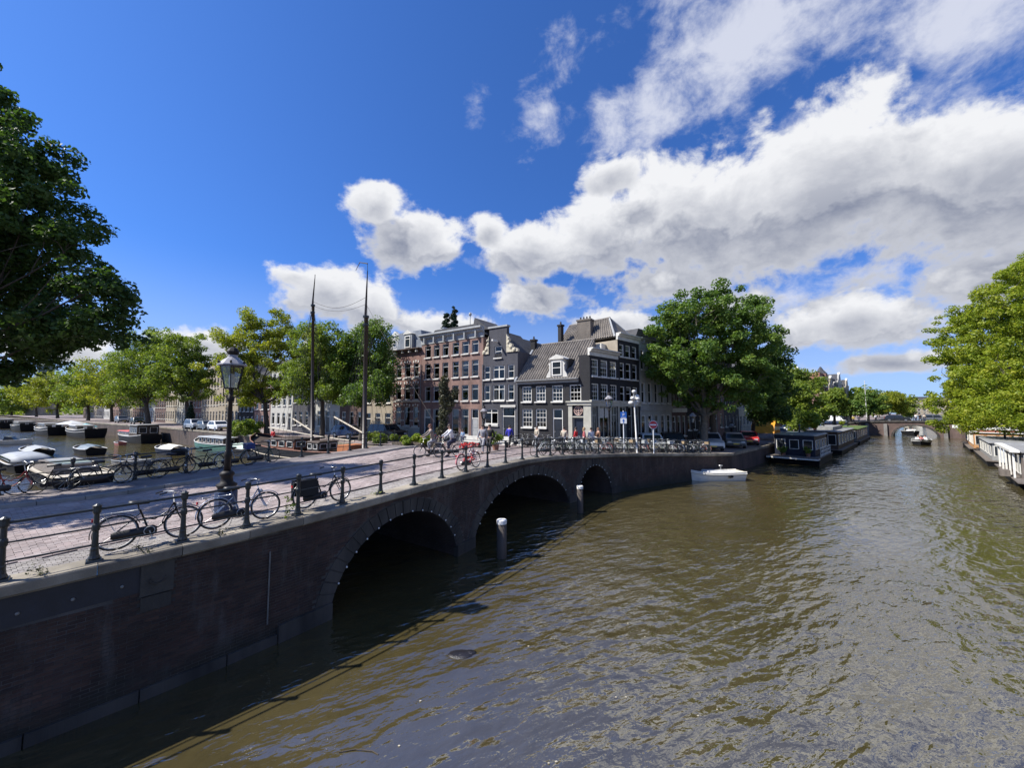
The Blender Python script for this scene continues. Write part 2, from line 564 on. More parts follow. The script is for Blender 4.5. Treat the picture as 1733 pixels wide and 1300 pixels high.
def Rp(s, off=0.0):
    x = np.interp(s, RS, RC[:, 0]); y = np.interp(s, RS, RC[:, 1])
    nx = np.interp(s, RS, RNn[:, 0]); ny = np.interp(s, RS, RNn[:, 1])
    return x + nx * off, y + ny * off
def Rz(s):
    x, y = Rp(s); return zg(x, y)
RPX = 866.5 + F_PX * RC[:, 0] / np.maximum(RC[:, 1], .5)
def s_of_px(px):
    k = np.argmax(RC[:, 1] > 3.0)
    return float(np.interp(px, RPX[k:], RS[k:]))
LC, LLEN = spline(L_PTS, 200)
LS = np.linspace(0, LLEN, 200)
def Lp(s): return np.interp(s, LS, LC[:, 0]), np.interp(s, LS, LC[:, 1])
R_m = np.array([toML(*p)[0] for p in RC]); R_l = np.array([toML(*p)[1] for p in RC])
L_m = np.array([toML(*p)[0] for p in LC]); L_l = np.array([toML(*p)[1] for p in LC])

# ------------------------------------------------------------------ water
def water_material():
    m = bpy.data.materials.new('canal_water'); m.use_nodes = True
    T = NT(m.node_tree); b = T.n['Principled BSDF']
    pos = T.new('ShaderNodeNewGeometry').outputs['Position']
    rot = T.new('ShaderNodeVectorRotate', rotation_type='Z_AXIS')
    T.l.new(pos, rot.inputs['Vector']); rot.inputs['Angle'].default_value = D2R(62)
    st = T.v('MULTIPLY', rot.outputs[0], (1.0, .45, 1.0))
    # calm near the bridge, more ripple out on the canal
    big = T.noise(pos, .075, 3, .55)
    n1 = T.noise(st, 2.0, 2, .45, .25)
    n2 = T.noise(st, 5.2, 3, .5, .2)
    n3 = T.noise(st, .45, 2, .5, .2)
    h = T.add(T.add(T.mul(n1, .50), T.mul(n2, .17)), T.mul(n3, .55))
    amp = T.rng(big, .36, .60, .32, 1.0)
    bp = T.new('ShaderNodeBump')
    bp.inputs['Distance'].default_value = .36
    T.l.new(amp, bp.inputs['Strength'])
    T.l.new(h, bp.inputs['Height'])
    T.l.new(bp.outputs[0], b.inputs['Normal'])
    dirt = T.noise(pos, .35, 5, .6)
    T.l.new(T.mix(T.rng(dirt, .3, .7), (.052, .042, .017), (.074, .060, .025)), b.inputs['Base Color'])
    b.inputs['Roughness'].default_value = .02
    b.inputs['IOR'].default_value = 3.0
    b.inputs['Specular IOR Level'].default_value = .5
    return m
w = MB(); w.quad((-1500, -400, 0), (1500, -400, 0), (1500, 2500, 0), (-1500, 2500, 0))
w.build('water', water_material(), kind='structure')

# ------------------------------------------------------------------ ground
M_ST = mk_brick('street_paving', (.33, .26, .245), (.28, .225, .215), (.17, .15, .14), .21, .105, dirt=.45, flat=True)
M_WALK = mk_brick('walk_paving', (.27, .225, .21), (.23, .20, .19), (.13, .12, .11), .21, .105, dirt=.45, flat=True)
M_EARTH = mk('bed', (.12, .11, .10), .95, .3, 6)
def land(name, poly, mat, zfun, cuts_m=(), cuts_l=(), kind='structure'):
    bm = bmesh.new()
    vs = [bm.verts.new((p[0], p[1], 0)) for p in poly]
    f = bm.faces.new(vs)
    bmesh.ops.triangulate(bm, faces=[f])
    for c in cuts_m:
        g = list(bm.verts) + list(bm.edges) + list(bm.faces)
        bmesh.ops.bisect_plane(bm, geom=g, plane_co=(EM[0] * c, EM[1] * c, 0), plane_no=(EM[0], EM[1], 0))
    for c in cuts_l:
        g = list(bm.verts) + list(bm.edges) + list(bm.faces)
        bmesh.ops.bisect_plane(bm, geom=g, plane_co=(EL_[0] * c, EL_[1] * c, 0), plane_no=(EL_[0], EL_[1], 0))
    for v in bm.verts: v.co.z = zfun(v.co.x, v.co.y)
    bmesh.ops.recalc_face_normals(bm, faces=bm.faces)
    if sum(q.normal.z for q in bm.faces) < 0: bmesh.ops.reverse_faces(bm, faces=bm.faces)
    me = bpy.data.meshes.new(name); bm.to_mesh(me); bm.free()
    me.materials.append(mat)
    return link(name, me, kind=kind)
M_END = 20.6
iR = int(np.argmax(R_m > M_END)); iL = int(np.argmax(L_m > M_END)) or len(L_m) - 1
LQ = [(-7.8, 30.5), (-10.9, 33.1), (-24, 42.1), (-57, 65.5), (-96, 90), (-190, 147), (-420, 290)]     # far quay of the left canal
polyA = [tuple(RC[i]) for i in range(iR, NR, 6)] + [(QK[0], QK[1])]
polyA += [UN(400, 0)[:2], (900, 1400), (-1400, 1400), (-1400, 800)] + LQ[::-1] + [tuple(LC[-1] + .01)]
land('street', polyA, M_ST, lambda x, y: zg(x, y) - .004, [20.6, 21, 22, 23, 24, 25, 26, 27.4, 29, 30.4, 32, 33.6, 35, 36.8, 39.5, 43, 46], [-34, -31, -28, -25, -22])
land('right_quay_street', [UN(-70, 21.5)[:2], UN(400, 21.5)[:2], (1500, 1300), (1500, -300), (120, -300)], M_ST, lambda x, y: 2.0)
# deck and near ground, sheet under the paving bricks
ms = np.linspace(-7, M_END, 60)
g = MB(); rows = []
for m_ in ms:
    lr = float(np.interp(m_, R_m, R_l)); ll = float(np.interp(m_, L_m, L_l))
    rows.append([ML(m_, ll + (lr - ll) * q) for q in np.linspace(0, 1, 9)])
for r in rows: g.v += [(p[0], p[1], zg(p[0], p[1]) - .028) for p in r]
for i in range(len(rows) - 1):
    for j in range(8): g.f.append((i * 9 + j, i * 9 + j + 1, (i + 1) * 9 + j + 1, (i + 1) * 9 + j))
g.build('road_bed', M_EARTH, kind='structure', fix=True)

def curb_l(m_):      # where the raised left pavement starts
    ll = float(np.interp(m_, L_m, L_l))
    return ll + float(np.interp(m_, [0, 5, 12, 21], [2.2, 2.5, 2.0, 2.1]))
# left pavement, raised
g = MB(); n = 0
ms = np.linspace(-6, M_END, 44)
for m_ in ms:
    ll = float(np.interp(m_, L_m, L_l)) ; lc = curb_l(m_) - .17
    a = ML(m_, ll - .25); b = ML(m_, lc)
    g.v += [(a[0], a[1], zg(a[0], a[1]) + .10), (b[0], b[1], zg(b[0], b[1]) + .10)]
for i in range(len(ms) - 1): g.f.append((2 * i, 2 * i + 1, 2 * i + 3, 2 * i + 2))
g.build('pavement', M_WALK, kind='structure', fix=True)
M_CURB = mk_piece('kerb_stone', [(.30, .29, .27), (.38, .36, .33), (.26, .25, .24)], .85, .3)
k = thing('kerb', 'grey stone kerb along the raised pavement on the far side of the bridge road', 'kerb')
ms = np.arange(-6, M_END, .95)
for a_, b_ in zip(ms[:-1], ms[1:]):
    q = MB(); p = []
    for zz in (-.03, .115):
        for (mm, dl) in ((a_ + .008, -.17), (b_ - .008, -.17), (b_ - .008, 0), (a_ + .008, 0)):
            c = ML(mm, curb_l(mm) + dl); p.append((c[0], c[1], zg(c[0], c[1]) + zz))
    q.hexa([p[0], p[3], p[2], p[1], p[4], p[7], p[6], p[5]])
    q.build('kerb_stone', M_CURB, k, fix=True)

# paving bricks of the road, one by one; courses run along the bridge
M_PAVE = mk_piece('paving_brick', [(.36, .285, .265), (.42, .335, .31), (.33, .27, .25), (.45, .375, .35), (.38, .32, .30)], .85, .35, .35)
M_STRIP = mk_piece('grey_sett', [(.31, .28, .25), (.36, .33, .30), (.28, .25, .235)], .9, .3, .35)
road = link('road', None, kind='structure')
class Bricks:
    """many bricks: corner lists gathered, the largest in view become objects"""
    def __init__(s): s.P = []
    def add(s, p8): s.P.append(np.array(p8))
    def finish(s, mat, parent, name, limit, keyfun=None):
        cs = np.array([p.mean(0) for p in s.P])
        d = np.linalg.norm(cs - np.array([0, 0, CZ]), axis=1)
        px = 866.5 + F_PX * cs[:, 0] / np.maximum(cs[:, 1], .1)
        py = 693 - F_PX * (cs[:, 2] - CZ) / np.maximum(cs[:, 1], .1)
        vis = (cs[:, 1] > .5) & (px > 0) & (px < 1733) & (py < 1300)
        order = np.argsort(np.where(vis, d, 1e6))
        if keyfun is not None: order = np.array(keyfun(cs, order, vis))
        near = set(order[:limit].tolist())
        F = ((4, 5, 6, 7), (0, 1, 5, 4), (1, 2, 6, 5), (2, 3, 7, 6), (3, 0, 4, 7))
        rest = MB()
        for i, p in enumerate(s.P):
            if i in near:
                c = p.mean(0); mb = MB(); mb.v = [tuple(q - c) for q in p]; mb.f = list(F)
                o = mb.build(name, mat, parent); o.location = tuple(c)
            else:
                n = len(rest.v); rest.v += [tuple(q) for q in p]; rest.f += [tuple(n + k for k in f) for f in F]
        rest.build(name + '_courses', mat, parent, kind='stuff')
def pave(B, m0, m1, lfun0, lfun1, bl, bw, joint, lift=.0):
    lmax = max(lfun0(m_) for m_ in np.linspace(m0, m1, 20)); row = 0
    lmin = min(lfun1(m_) for m_ in np.linspace(m0, m1, 20))
    l_ = lmax
    while l_ > lmin:
        o = (row % 2) * bl / 2
        for m_ in np.arange(m0 - o, m1, bl):
            mc = m_ + bl / 2
            if l_ > lfun0(mc) + .02 or l_ - bw < lfun1(mc) - .02: continue
            dz = random.uniform(-.004, .004) + lift; tl = random.uniform(-.003, .003)
            p = []
            for zz in (-.05, 0):
                for (mm, ll) in ((m_ + joint / 2, l_ - bw + joint / 2), (m_ + joint / 2, l_ - joint / 2), (m_ + bl - joint / 2, l_ - joint / 2), (m_ + bl - joint / 2, l_ - bw + joint / 2)):
                    c = ML(mm, ll); p.append((c[0], c[1], zg(c[0], c[1]) + zz + dz + (tl if ll > l_ - bw / 2 else -tl)))
            B.add(p)
        row += 1; l_ -= bw
lR = lambda m_: float(np.interp(m_, R_m, R_l))
B = Bricks(); pave(B, -3, M_END, lambda m_: lR(m_) - 1.15, lambda m_: curb_l(m_), .215, .108, .010)
B.finish(M_PAVE, road, 'paving_brick', 300)
B = Bricks(); pave(B, -3, M_END, lambda m_: lR(m_) - .27, lambda m_: lR(m_) - 1.15, .13, .10, .010)
B.finish(M_STRIP, road, 'grey_sett', 250)

# ------------------------------------------------------------------ the near bridge
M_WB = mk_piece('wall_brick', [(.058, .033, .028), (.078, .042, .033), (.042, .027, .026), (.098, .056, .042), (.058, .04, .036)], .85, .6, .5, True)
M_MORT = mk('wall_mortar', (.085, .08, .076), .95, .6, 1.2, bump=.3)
M_COPE = mk_piece('coping_stone', [(.34, .295, .225), (.40, .35, .27), (.27, .235, .185)], .85, .55, .45)
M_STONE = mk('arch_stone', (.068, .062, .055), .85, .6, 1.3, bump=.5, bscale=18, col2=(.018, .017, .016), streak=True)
M_DARK = mk('girder_steel', (.018, .020, .028), .6, .4, 3, bump=.2)
M_BULB = mk('bulb_glass', (.75, .75, .72), .2, .05, 3)
bridge = thing('arched_bridge', 'low brick canal bridge with three stone arches and a sandstone coping', 'bridge')
ARCH = []
OFF = .16        # the face stands a little outside the line of the posts
for (xa, xb, zt) in ((562, 770, 2.24), (797, 957, 2.24), (973, 1029, 2.02)):
    sa, sb = s_of_px(xa), s_of_px(xb)
    ARCH.append(((sa + sb) / 2, (sb - sa) / 2, -.15, zt + .15))
S0, S1 = 0.3, RLEN
def arch_z(s):
    for (c, a, z0, r) in ARCH:
        if abs(s - c) < a: return z0 + r * math.sqrt(max(0, 1 - ((s - c) / a) ** 2))
    return None
cols = set(np.round(np.arange(S0, S1, .25), 4).tolist() + [S1])
for (c, a, z0, r) in ARCH:
    for k_ in range(41): cols.add(round(c - a * math.cos(math.pi * k_ / 40), 5))
cols = sorted(cols)
CAP_H = .23
ztop = lambda s: Rz(s) - CAP_H + .02
f_ = MB()
for a_, b_ in zip(cols[:-1], cols[1:]):
    if b_ - a_ < 1e-4: continue
    mid = (a_ + b_) / 2
    za, zb = (-.6, -.6)
    if arch_z(mid) is not None:
        def az_(s):
            for (c, a, z0, r) in ARCH:
                if abs(mid - c) < a: return z0 + r * math.sqrt(max(0, 1 - min(1, abs((s - c) / a)) ** 2))
        za, zb = az_(a_), az_(b_)
    xa, ya = Rp(a_, OFF); xb, yb = Rp(b_, OFF)
    f_.quad((xa, ya, za), (xb, yb, zb), (xb, yb, ztop(b_)), (xa, ya, ztop(a_)))
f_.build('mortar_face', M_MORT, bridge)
# vaults and piers behind the face
v_ = MB()
inward = -EL_
for (c, a, z0, r) in ARCH:
    prev = None
    for k_ in range(33):
        th = math.pi * k_ / 32
        s = c - a * math.cos(th); z = z0 + r * math.sin(th)
        x, y = Rp(s, OFF)
        p = ((x, y, z), (x + inward[0] * 11, y + inward[1] * 11, z))
        if prev: v_.quad(prev[0], p[0], p[1], prev[1])
        prev = p
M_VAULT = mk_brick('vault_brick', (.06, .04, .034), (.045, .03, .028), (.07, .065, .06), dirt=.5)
v_.build('vault', M_VAULT, bridge)
bk = MB()      # back face of the bridge on the far water side, with the same openings left open by piers
for k_ in range(len(LS) - 1):
    xa, ya = LC[k_]; xb, yb = LC[k_ + 1]
    bk.quad((xa, ya, 2.45), (xb, yb, 2.45), (xb, yb, zg(xb, yb)), (xa, ya, zg(xa, ya)))
bk.build('far_parapet', M_VAULT, bridge)
# bricks
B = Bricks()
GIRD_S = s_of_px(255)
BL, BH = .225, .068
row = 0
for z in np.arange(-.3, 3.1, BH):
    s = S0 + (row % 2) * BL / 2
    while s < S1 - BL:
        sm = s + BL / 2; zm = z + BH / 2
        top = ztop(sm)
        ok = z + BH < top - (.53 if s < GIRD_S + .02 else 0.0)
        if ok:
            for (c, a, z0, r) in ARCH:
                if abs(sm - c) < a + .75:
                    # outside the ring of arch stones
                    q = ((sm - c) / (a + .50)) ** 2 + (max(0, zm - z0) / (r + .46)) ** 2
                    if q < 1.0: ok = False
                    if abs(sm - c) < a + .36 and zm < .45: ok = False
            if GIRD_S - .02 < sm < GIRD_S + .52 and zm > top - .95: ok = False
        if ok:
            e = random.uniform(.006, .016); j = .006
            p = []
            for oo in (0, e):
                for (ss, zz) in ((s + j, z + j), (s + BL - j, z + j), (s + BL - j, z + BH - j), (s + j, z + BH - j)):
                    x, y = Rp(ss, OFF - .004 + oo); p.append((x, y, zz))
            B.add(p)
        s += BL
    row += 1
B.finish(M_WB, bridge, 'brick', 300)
# arch stones
def vous(c, a, z0, r, th0, th1, w0, prot):
    p = []
    for oo in (-.02, prot):
        for (th, ww) in ((th0, 0), (th1, 0), (th1, w0), (th0, w0)):
            s = c - (a + ww) * math.cos(th); z = z0 + (r + ww * .95) * math.sin(th)
            x, y = Rp(s, OFF + oo); p.append((x, y, min(z, ztop(s) - .004)))
    return p
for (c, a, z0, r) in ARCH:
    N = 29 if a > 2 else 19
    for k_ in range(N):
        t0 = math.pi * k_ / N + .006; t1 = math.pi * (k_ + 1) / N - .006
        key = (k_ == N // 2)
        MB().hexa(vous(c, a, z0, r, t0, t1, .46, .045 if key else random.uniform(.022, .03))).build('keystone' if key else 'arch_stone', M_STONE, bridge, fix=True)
    for k_ in range(18):
        th = math.pi * (k_ + .5) / 18
        s = c - (a + .03) * math.cos(th); z = z0 + (r + .03) * math.sin(th)
        if z < .5: continue
        x, y = Rp(s, OFF + .075)
        mb = MB(); mb.ell((0, 0, 0), (.028, .028, .03), 6, 4)
        o = mb.build('light_bulb', M_BULB, bridge, True); o.location = (x, y, z)
# stone feet of the piers and the ledge at the waterline
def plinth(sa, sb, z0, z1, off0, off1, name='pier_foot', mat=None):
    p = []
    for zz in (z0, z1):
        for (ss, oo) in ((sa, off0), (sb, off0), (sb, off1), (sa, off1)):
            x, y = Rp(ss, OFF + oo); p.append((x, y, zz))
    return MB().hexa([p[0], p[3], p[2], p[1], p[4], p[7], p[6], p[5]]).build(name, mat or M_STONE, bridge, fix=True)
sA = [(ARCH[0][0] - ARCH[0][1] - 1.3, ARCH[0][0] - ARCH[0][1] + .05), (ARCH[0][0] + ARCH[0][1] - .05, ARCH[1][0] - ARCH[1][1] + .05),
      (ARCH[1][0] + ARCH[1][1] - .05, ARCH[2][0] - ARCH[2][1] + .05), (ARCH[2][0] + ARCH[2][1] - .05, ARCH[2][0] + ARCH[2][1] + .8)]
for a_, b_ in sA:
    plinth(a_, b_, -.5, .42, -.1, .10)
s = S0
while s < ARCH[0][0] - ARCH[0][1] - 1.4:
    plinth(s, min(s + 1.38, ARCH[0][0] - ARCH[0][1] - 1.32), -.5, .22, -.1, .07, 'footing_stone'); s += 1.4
# steel girder in the recess at the left and the carved stone that ends it
s = S0
gp = MB()
ss = np.arange(S0, GIRD_S, .4).tolist() + [GIRD_S]
for a_, b_ in zip(ss[:-1], ss[1:]):
    xa, ya = Rp(a_, OFF + .003); xb, yb = Rp(b_, OFF + .003)
    gp.quad((xa, ya, ztop(a_) - .53), (xb, yb, ztop(b_) - .53), (xb, yb, ztop(b_)), (xa, ya, ztop(a_)))
gird = gp.build('steel_girder', M_DARK, bridge)
M_RIV = mk('rivet_paint', (.22, .22, .21), .5, .2, 3)
for s in np.arange(GIRD_S - .25, S0, -.62):
    x, y = Rp(s, OFF + .01); mb = MB(); mb.ell((0, 0, 0), (.03, .03, .03), 8, 4)
    o = mb.build('rivet', M_RIV, gird); o.location = (x, y, ztop(s) - .33)
pl = plinth(GIRD_S, GIRD_S + .50, ztop(GIRD_S) - .62, ztop(GIRD_S) - .01, -.05, .05, 'carved_stone', mk('carved_stone', (.06, .056, .05), .85, .35, 5, bump=.4))
plinth(GIRD_S + .02, GIRD_S + .48, ztop(GIRD_S) - .92, ztop(GIRD_S) - .65, -.05, .035, 'corbel_stone')
x, y = Rp(GIRD_S + .25, OFF + .055)
MB().tube([(x + RNn[200][0] * .0 + RT[200][0] * .12 * math.cos(t), y + RT[200][1] * .12 * math.cos(t), ztop(GIRD_S) - .30 - .12 * math.sin(t)) for t in np.linspace(0, math.pi, 9)], .018, 5).build('carved_swag', M_STONE, pl)
# coping stones
CL = 1.18
ncap = int((S1 - S0) / CL)
edges = np.linspace(S0, S1, ncap + 1)
for a_, b_ in zip(edges[:-1], edges[1:]):
    mb = MB(); rings = []
    for ss in np.linspace(a_ + .006, b_ - .006, 4):
        zt = Rz(ss) + .015 + .0 ; ring = []
        for (oo, dz) in ((-.27, 0), (-.27, -.22), (.24, -.235), (.26, -.20), (.31, -.185), (.31, -.03), (.29, -.002)):
            x, y = Rp(ss, oo); ring.append((x, y, zt + dz))
        rings.append(ring)
    mb.loft(rings).build('coping_stone', M_COPE, bridge, fix=True)

# ------------------------------------------------------------------ railings
M_IRON = mk('railing_iron', (.013, .017, .017), .38, .35, 5, bump=.12, bscale=60, spec=.6)
def post_mesh():
    mb = MB()
    mb.hexa([(-.115, -.115, -.02), (.115, -.115, -.02), (.115, .115, -.02), (-.115, .115, -.02), (-.10, -.10, .045), (.10, -.10, .045), (.10, .10, .045), (-.10, .10, .045)])
    mb.lathe([(.085, .045), (.088, .07), (.068, .12), (.058, .2), (.06, .24), (.05, .27), (.044, .5), (.042, .56), (.058, .585), (.06, .66), (.056, .69), (.042, .71), (.04, .88), (.058, .91), (.062, .93), (.06, 1.01), (.066, 1.02), (.066, 1.045), (.05, 1.055), (.02, 1.075)], n=10)
    return mb.mesh('post', M_IRON)
PM = post_mesh()
RAIL_H = (.97, .63, .31)
def railing(name, label, path, post_s, zf, s_end):
    r = thing(name, label, 'railing')
    for s in post_s:
        x, y = path(s); o = link('post', PM, r, loc=(float(x), float(y), zf(x, y)))
        t = path(s + .1); o.rotation_euler = (0, 0, math.atan2(t[1] - y, t[0] - x))
    for h in RAIL_H:
        rr = .026 if h > .9 else .017
        for a_, b_ in zip(post_s[:-1], post_s[1:]):
            pts = []
            for s in np.linspace(a_, b_, 4):
                x, y = path(s); pts.append((float(x), float(y), zf(x, y) + h))
            MB().tube(pts, rr, 6, cap=False).build('rail', M_IRON, r, True)
    return r
px_posts = [5, 178, 322, 429, 510, 583, 647, 703, 749, 789, 826, 856, 884, 908, 930.6, 951, 971, 988]
rs = [s_of_px(q) for q in px_posts]
# even the measured places out along the curve
k_ = np.arange(len(rs)); fit = np.polyval(np.polyfit(k_, rs, 4), k_)
rs = [rs[0] + .13, rs[1], rs[2]] + [0.6 * a_ + .4 * b_ for a_, b_ in zip(rs[3:], fit[3:])]
step = rs[1] - rs[0]
rs = [rs[0] - 2 * step, rs[0] - step] + rs
while rs[-1] < s_of_px(1185): rs.append(rs[-1] + 1.42)
railing('iron_railing', 'black iron railing with knobbed posts along the near edge of the bridge', lambda s: Rp(s), rs, lambda x, y: zg(x, y) + .015, 0)
lposts = list(np.arange(2.0, LLEN + .01, 1.62))
railing('iron_railing', 'black iron railing along the far edge of the bridge, above the moored barges', lambda s: Lp(s), lposts, lambda x, y: zg(x, y) + .09, 0)

# ------------------------------------------------------------------ quay walls
M_QB = mk_brick('quay_brick', (.09, .055, .045), (.07, .045, .04), (.11, .10, .09), dirt=.6)
def quay(name, label, pts, z, cuts=None):
    q = thing(name, label, 'quay wall')
    fb = MB(); cb = MB()
    for a_, b_ in zip(pts[:-1], pts[1:]):
        fb.quad((a_[0], a_[1], -.6), (b_[0], b_[1], -.6), (b_[0], b_[1], z - .22), (a_[0], a_[1], z - .22))
        d = np.array(b_[:2], float) - np.array(a_[:2], float); L = np.linalg.norm(d); d /= L
        nn = np.array([d[1], -d[0]])
        st = 1.6 if L < 120 else 8.0
        for t0 in np.arange(0, L, st):
            t1 = min(t0 + st - .012, L)
            p = []
            for zz in (z - .22, z + .03):
                for (t, o) in ((t0, -.45), (t0, .06), (t1, .06), (t1, -.45)):
                    p.append((a_[0] + d[0] * t + nn[0] * o, a_[1] + d[1] * t + nn[1] * o, zz))
            cb.hexa(p)
    fb.build('brick_face', M_QB, q)
    cb.build('coping_stones', M_COPE, q, kind='stuff', fix=True)
    return q
quay('quay_wall', 'brick quay wall behind the row of houseboats on the left of the right canal', [UN(0, 0)[:2], UN(70, 0)[:2], UN(400, 0)[:2]], ZRQ)
quay('quay_wall', 'brick quay wall of the right bank under the yellow green trees', [UN(400, 21.5)[:2], UN(70, 21.5)[:2], UN(-70, 21.5)[:2]], 2.0)
quay('quay_wall', 'far quay wall of the left canal behind the moored barges', LQ[::-1], 2.5)

# mooring poles in front of the bridge
M_POLE = mk('pole_wood', (.085, .07, .06), .85, .6, 3, bump=.6, bscale=20, streak=True)
M_WHITE = mk('white_paint', (.82, .81, .78), .6, .15, 5)
for (px, py, h, r, lab) in ((849, 944, 1.42, .19, 'weathered mooring post with a white cap in front of the middle arch'), (982, 868, 1.45, .17, 'weathered mooring post with a white cap in front of the small far arch')):
    p = at(px, py, 0)
    t = thing('mooring_post', lab, 'mooring post', (p.x, p.y, 0))
    MB().lathe([(r, -1), (r, .3), (r * .98, h - .14)], n=14).build('shaft', M_POLE, t, True)
    MB().lathe([(r * 1.02, h - .14), (r * 1.03, h), (r * .9, h + .02)], n=14).build('cap', M_WHITE, t)
# thin pipe up the wall
s = s_of_px(462); x, y = Rp(s, OFF + .05)
t = tag(MB().tube([(x, y, .55), (x, y, 2.25)], .018, 8).build('wall_pipe', mk('pale_pipe', (.16, .16, .155), .5, .3, 4)), 'thin pale upright pipe fixed to the brick wall left of the arches', 'pipe')
# ------------------------------------------------------------------ houses
M_GLASS = mk_glass('window_glass', (.60, .63, .65), .015)
M_FRAME_W = mk('white_window_paint', (.74, .72, .66), .5, .12, 4)
M_FRAME_G = mk('grey_window_paint', (.42, .42, .40), .5, .15, 4)
M_SILL = mk('stone_sill', (.62, .60, .55), .7, .2, 3)
M_CURT = mk('curtain_cloth', (.55, .54, .50), .9, .3, 6)
M_DOOR = mk('dark_door_paint', (.018, .022, .03), .4, .3, 3)
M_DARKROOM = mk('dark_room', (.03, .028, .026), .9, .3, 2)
M_BLACKB = mk_brick('black_brick', (.017, .0165, .020), (.012, .012, .015), (.026, .025, .027), dirt=.3)
M_GREYB = mk_brick('slate_brick', (.058, .058, .072), (.045, .045, .058), (.075, .075, .085), dirt=.3)
M_REDB = mk_brick('red_brick', (.27, .15, .122), (.215, .12, .098), (.25, .205, .18), dirt=.4)
M_BROWNB = mk_brick('brown_brick', (.13, .065, .05), (.10, .052, .043), (.15, .13, .12), dirt=.35)
M_BANDB = mk_brick('orange_red_brick', (.265, .13, .102), (.21, .102, .083), (.26, .21, .19), dirt=.35)
M_PALE = mk('pale_plaster', (.46, .45, .41), .8, .2, 1.2, bump=.1)
M_TAN = mk('tan_plaster', (.34, .29, .22), .85, .25, 1.2, bump=.1)
M_TILE = mk('grey_pantile', (.225, .20, .17), .85, .4, 1.3, col2=(.13, .115, .10))
M_LEAD = mk('zinc_grey', (.20, .22, .25), .5, .3, 2)
M_TRIM = mk('cream_trim', (.60, .58, .52), .6, .2, 3)
M_TRIMG = mk('grey_trim', (.33, .34, .34), .6, .2, 3)
M_SHOP = mk('putty_shopfront', (.44, .42, .35), .6, .2, 2)
M_ROOF = mk('dark_roofing', (.06, .06, .065), .8, .4, 2)
M_REDTILE = mk('red_roof_tile', (.24, .095, .07), .8, .35, 4)

WC = {}
def window_parts(w, h, style, fm):
    key = (round(w, 2), round(h, 2), style, fm.name)
    if key in WC: return WC[key]
    w, h = key[0], key[1]
    t = .085 if w > .6 else .06
    fr = MB()
    fr.box(0, t, 0, .09, 0, h); fr.box(w - t, w, 0, .09, 0, h)
    fr.box(t, w - t, 0, .09, 0, t); fr.box(t, w - t, 0, .09, h - t, h)
    if style in ('s', 'x'):
        fr.box(t, w - t, .012, .08, h * .52, h * .52 + .05)
    if style == 't':
        fr.box(t, w - t, .012, .08, h * .70, h * .70 + .06)
    if style == 'c':
        fr.box(w / 2 - .035, w / 2 + .035, .012, .08, t, h - t); fr.box(t, w / 2 - .035, .014, .078, h * .68, h * .68 + .06); fr.box(w / 2 + .035, w - t, .014, .078, h * .68, h * .68 + .06)
    if style == 'g':
        n = max(2, int(w / 1.0))
        for i in range(1, n): fr.box(w * i / n - .04, w * i / n + .04, .012, .08, t, h - t)
        for i in range(n):
            a = t if i == 0 else w * i / n + .04; b = w - t if i == n - 1 else w * (i + 1) / n - .04
            fr.box(a, b, .014, .078, h * .72, h * .72 + .07)
    gb = None
    if style == 'x':
        gb = MB(); nx = 3
        for i in range(1, nx): gb.box(t + (w - 2 * t) * i / nx - .012, t + (w - 2 * t) * i / nx + .012, .03, .058, t, h - t)
        for q in (.28, .78): gb.box(t, w - t, .032, .056, h * q - .012, h * q + .012)
        gb = gb.mesh('glazing_bar', fm)
    pn = MB().quad((t, .05, t), (w - t, .05, t), (w - t, .05, h - t), (t, .05, h - t)).mesh('pane', M_GLASS)
    sl = MB().box(-.06, w + .06, -.14, .05, -.11, -.004).mesh('sill', M_SILL)
    cu = MB()
    r = random.random()
    if r < .35: cu.quad((t, .1, h * .52), (w - t, .1, h * .52), (w - t, .1, h - t), (t, .1, h - t))
    elif r < .65:
        cu.quad((t, .1, t), (w * .32, .1, t), (w * .28, .1, h - t), (t, .1, h - t)); cu.quad((w * .70, .1, t), (w - t, .1, t), (w - t, .1, h - t), (w * .74, .1, h - t))
    else: cu.quad((t, .1, h * .74), (w - t, .1, h * .74), (w - t, .1, h - t), (t, .1, h - t))
    WC[key] = (fr.mesh('window', fm), pn, sl, gb, cu.mesh('curtain', M_CURT))
    return WC[key]

def add_window(root, x0, x1, z0, z1, style, fm, sill=True, curtain=None, y=.07):
    w, h = x1 - x0, z1 - z0
    fr, pn, sl, gb, cu = window_parts(w, h, style, fm)
    o = link('window', fr, root, loc=(x0, y, z0))
    link('pane', pn, o)
    if sill: link('sill', sl, o, loc=(0, -y, 0))
    if gb: link('glazing_bar', gb, o)
    if curtain or (curtain is None and random.random() < .6): link('curtain', cu, o)
    return o

def add_door(root, x0, x1, z0, z1, fm, leaf=M_DOOR, transom=.28, y=.10):
    w, h = x1 - x0, z1 - z0; t = .09
    mb = MB(); mb.box(0, t, -.03, .1, 0, h); mb.box(w - t, w, -.03, .1, 0, h); mb.box(t, w - t, -.03, .1, h - t, h); mb.box(t, w - t, -.03, .1, h * (1 - transom), h * (1 - transom) + .08)
    o = mb.build('door', fm, root); o.location = (x0, y, z0)
    lf = MB(); lf.box(t, w - t, .02, .07, 0, h * (1 - transom))
    for k in (0, 1):
        lf.box(t + .1, w - t - .1, .0, .022, .18 + k * h * .36, .12 + (k + 1) * h * .33)
    lf.build('door_leaf', leaf, o)
    MB().quad((t, .05, h * (1 - transom) + .08), (w - t, .05, h * (1 - transom) + .08), (w - t, .05, h - t), (t, .05, h - t)).build('pane', M_GLASS, o)
    MB().ell((t + .1, -.03, h * .36), (.03, .03, .03), 6, 4).build('handle', M_BULB, o)
    return o

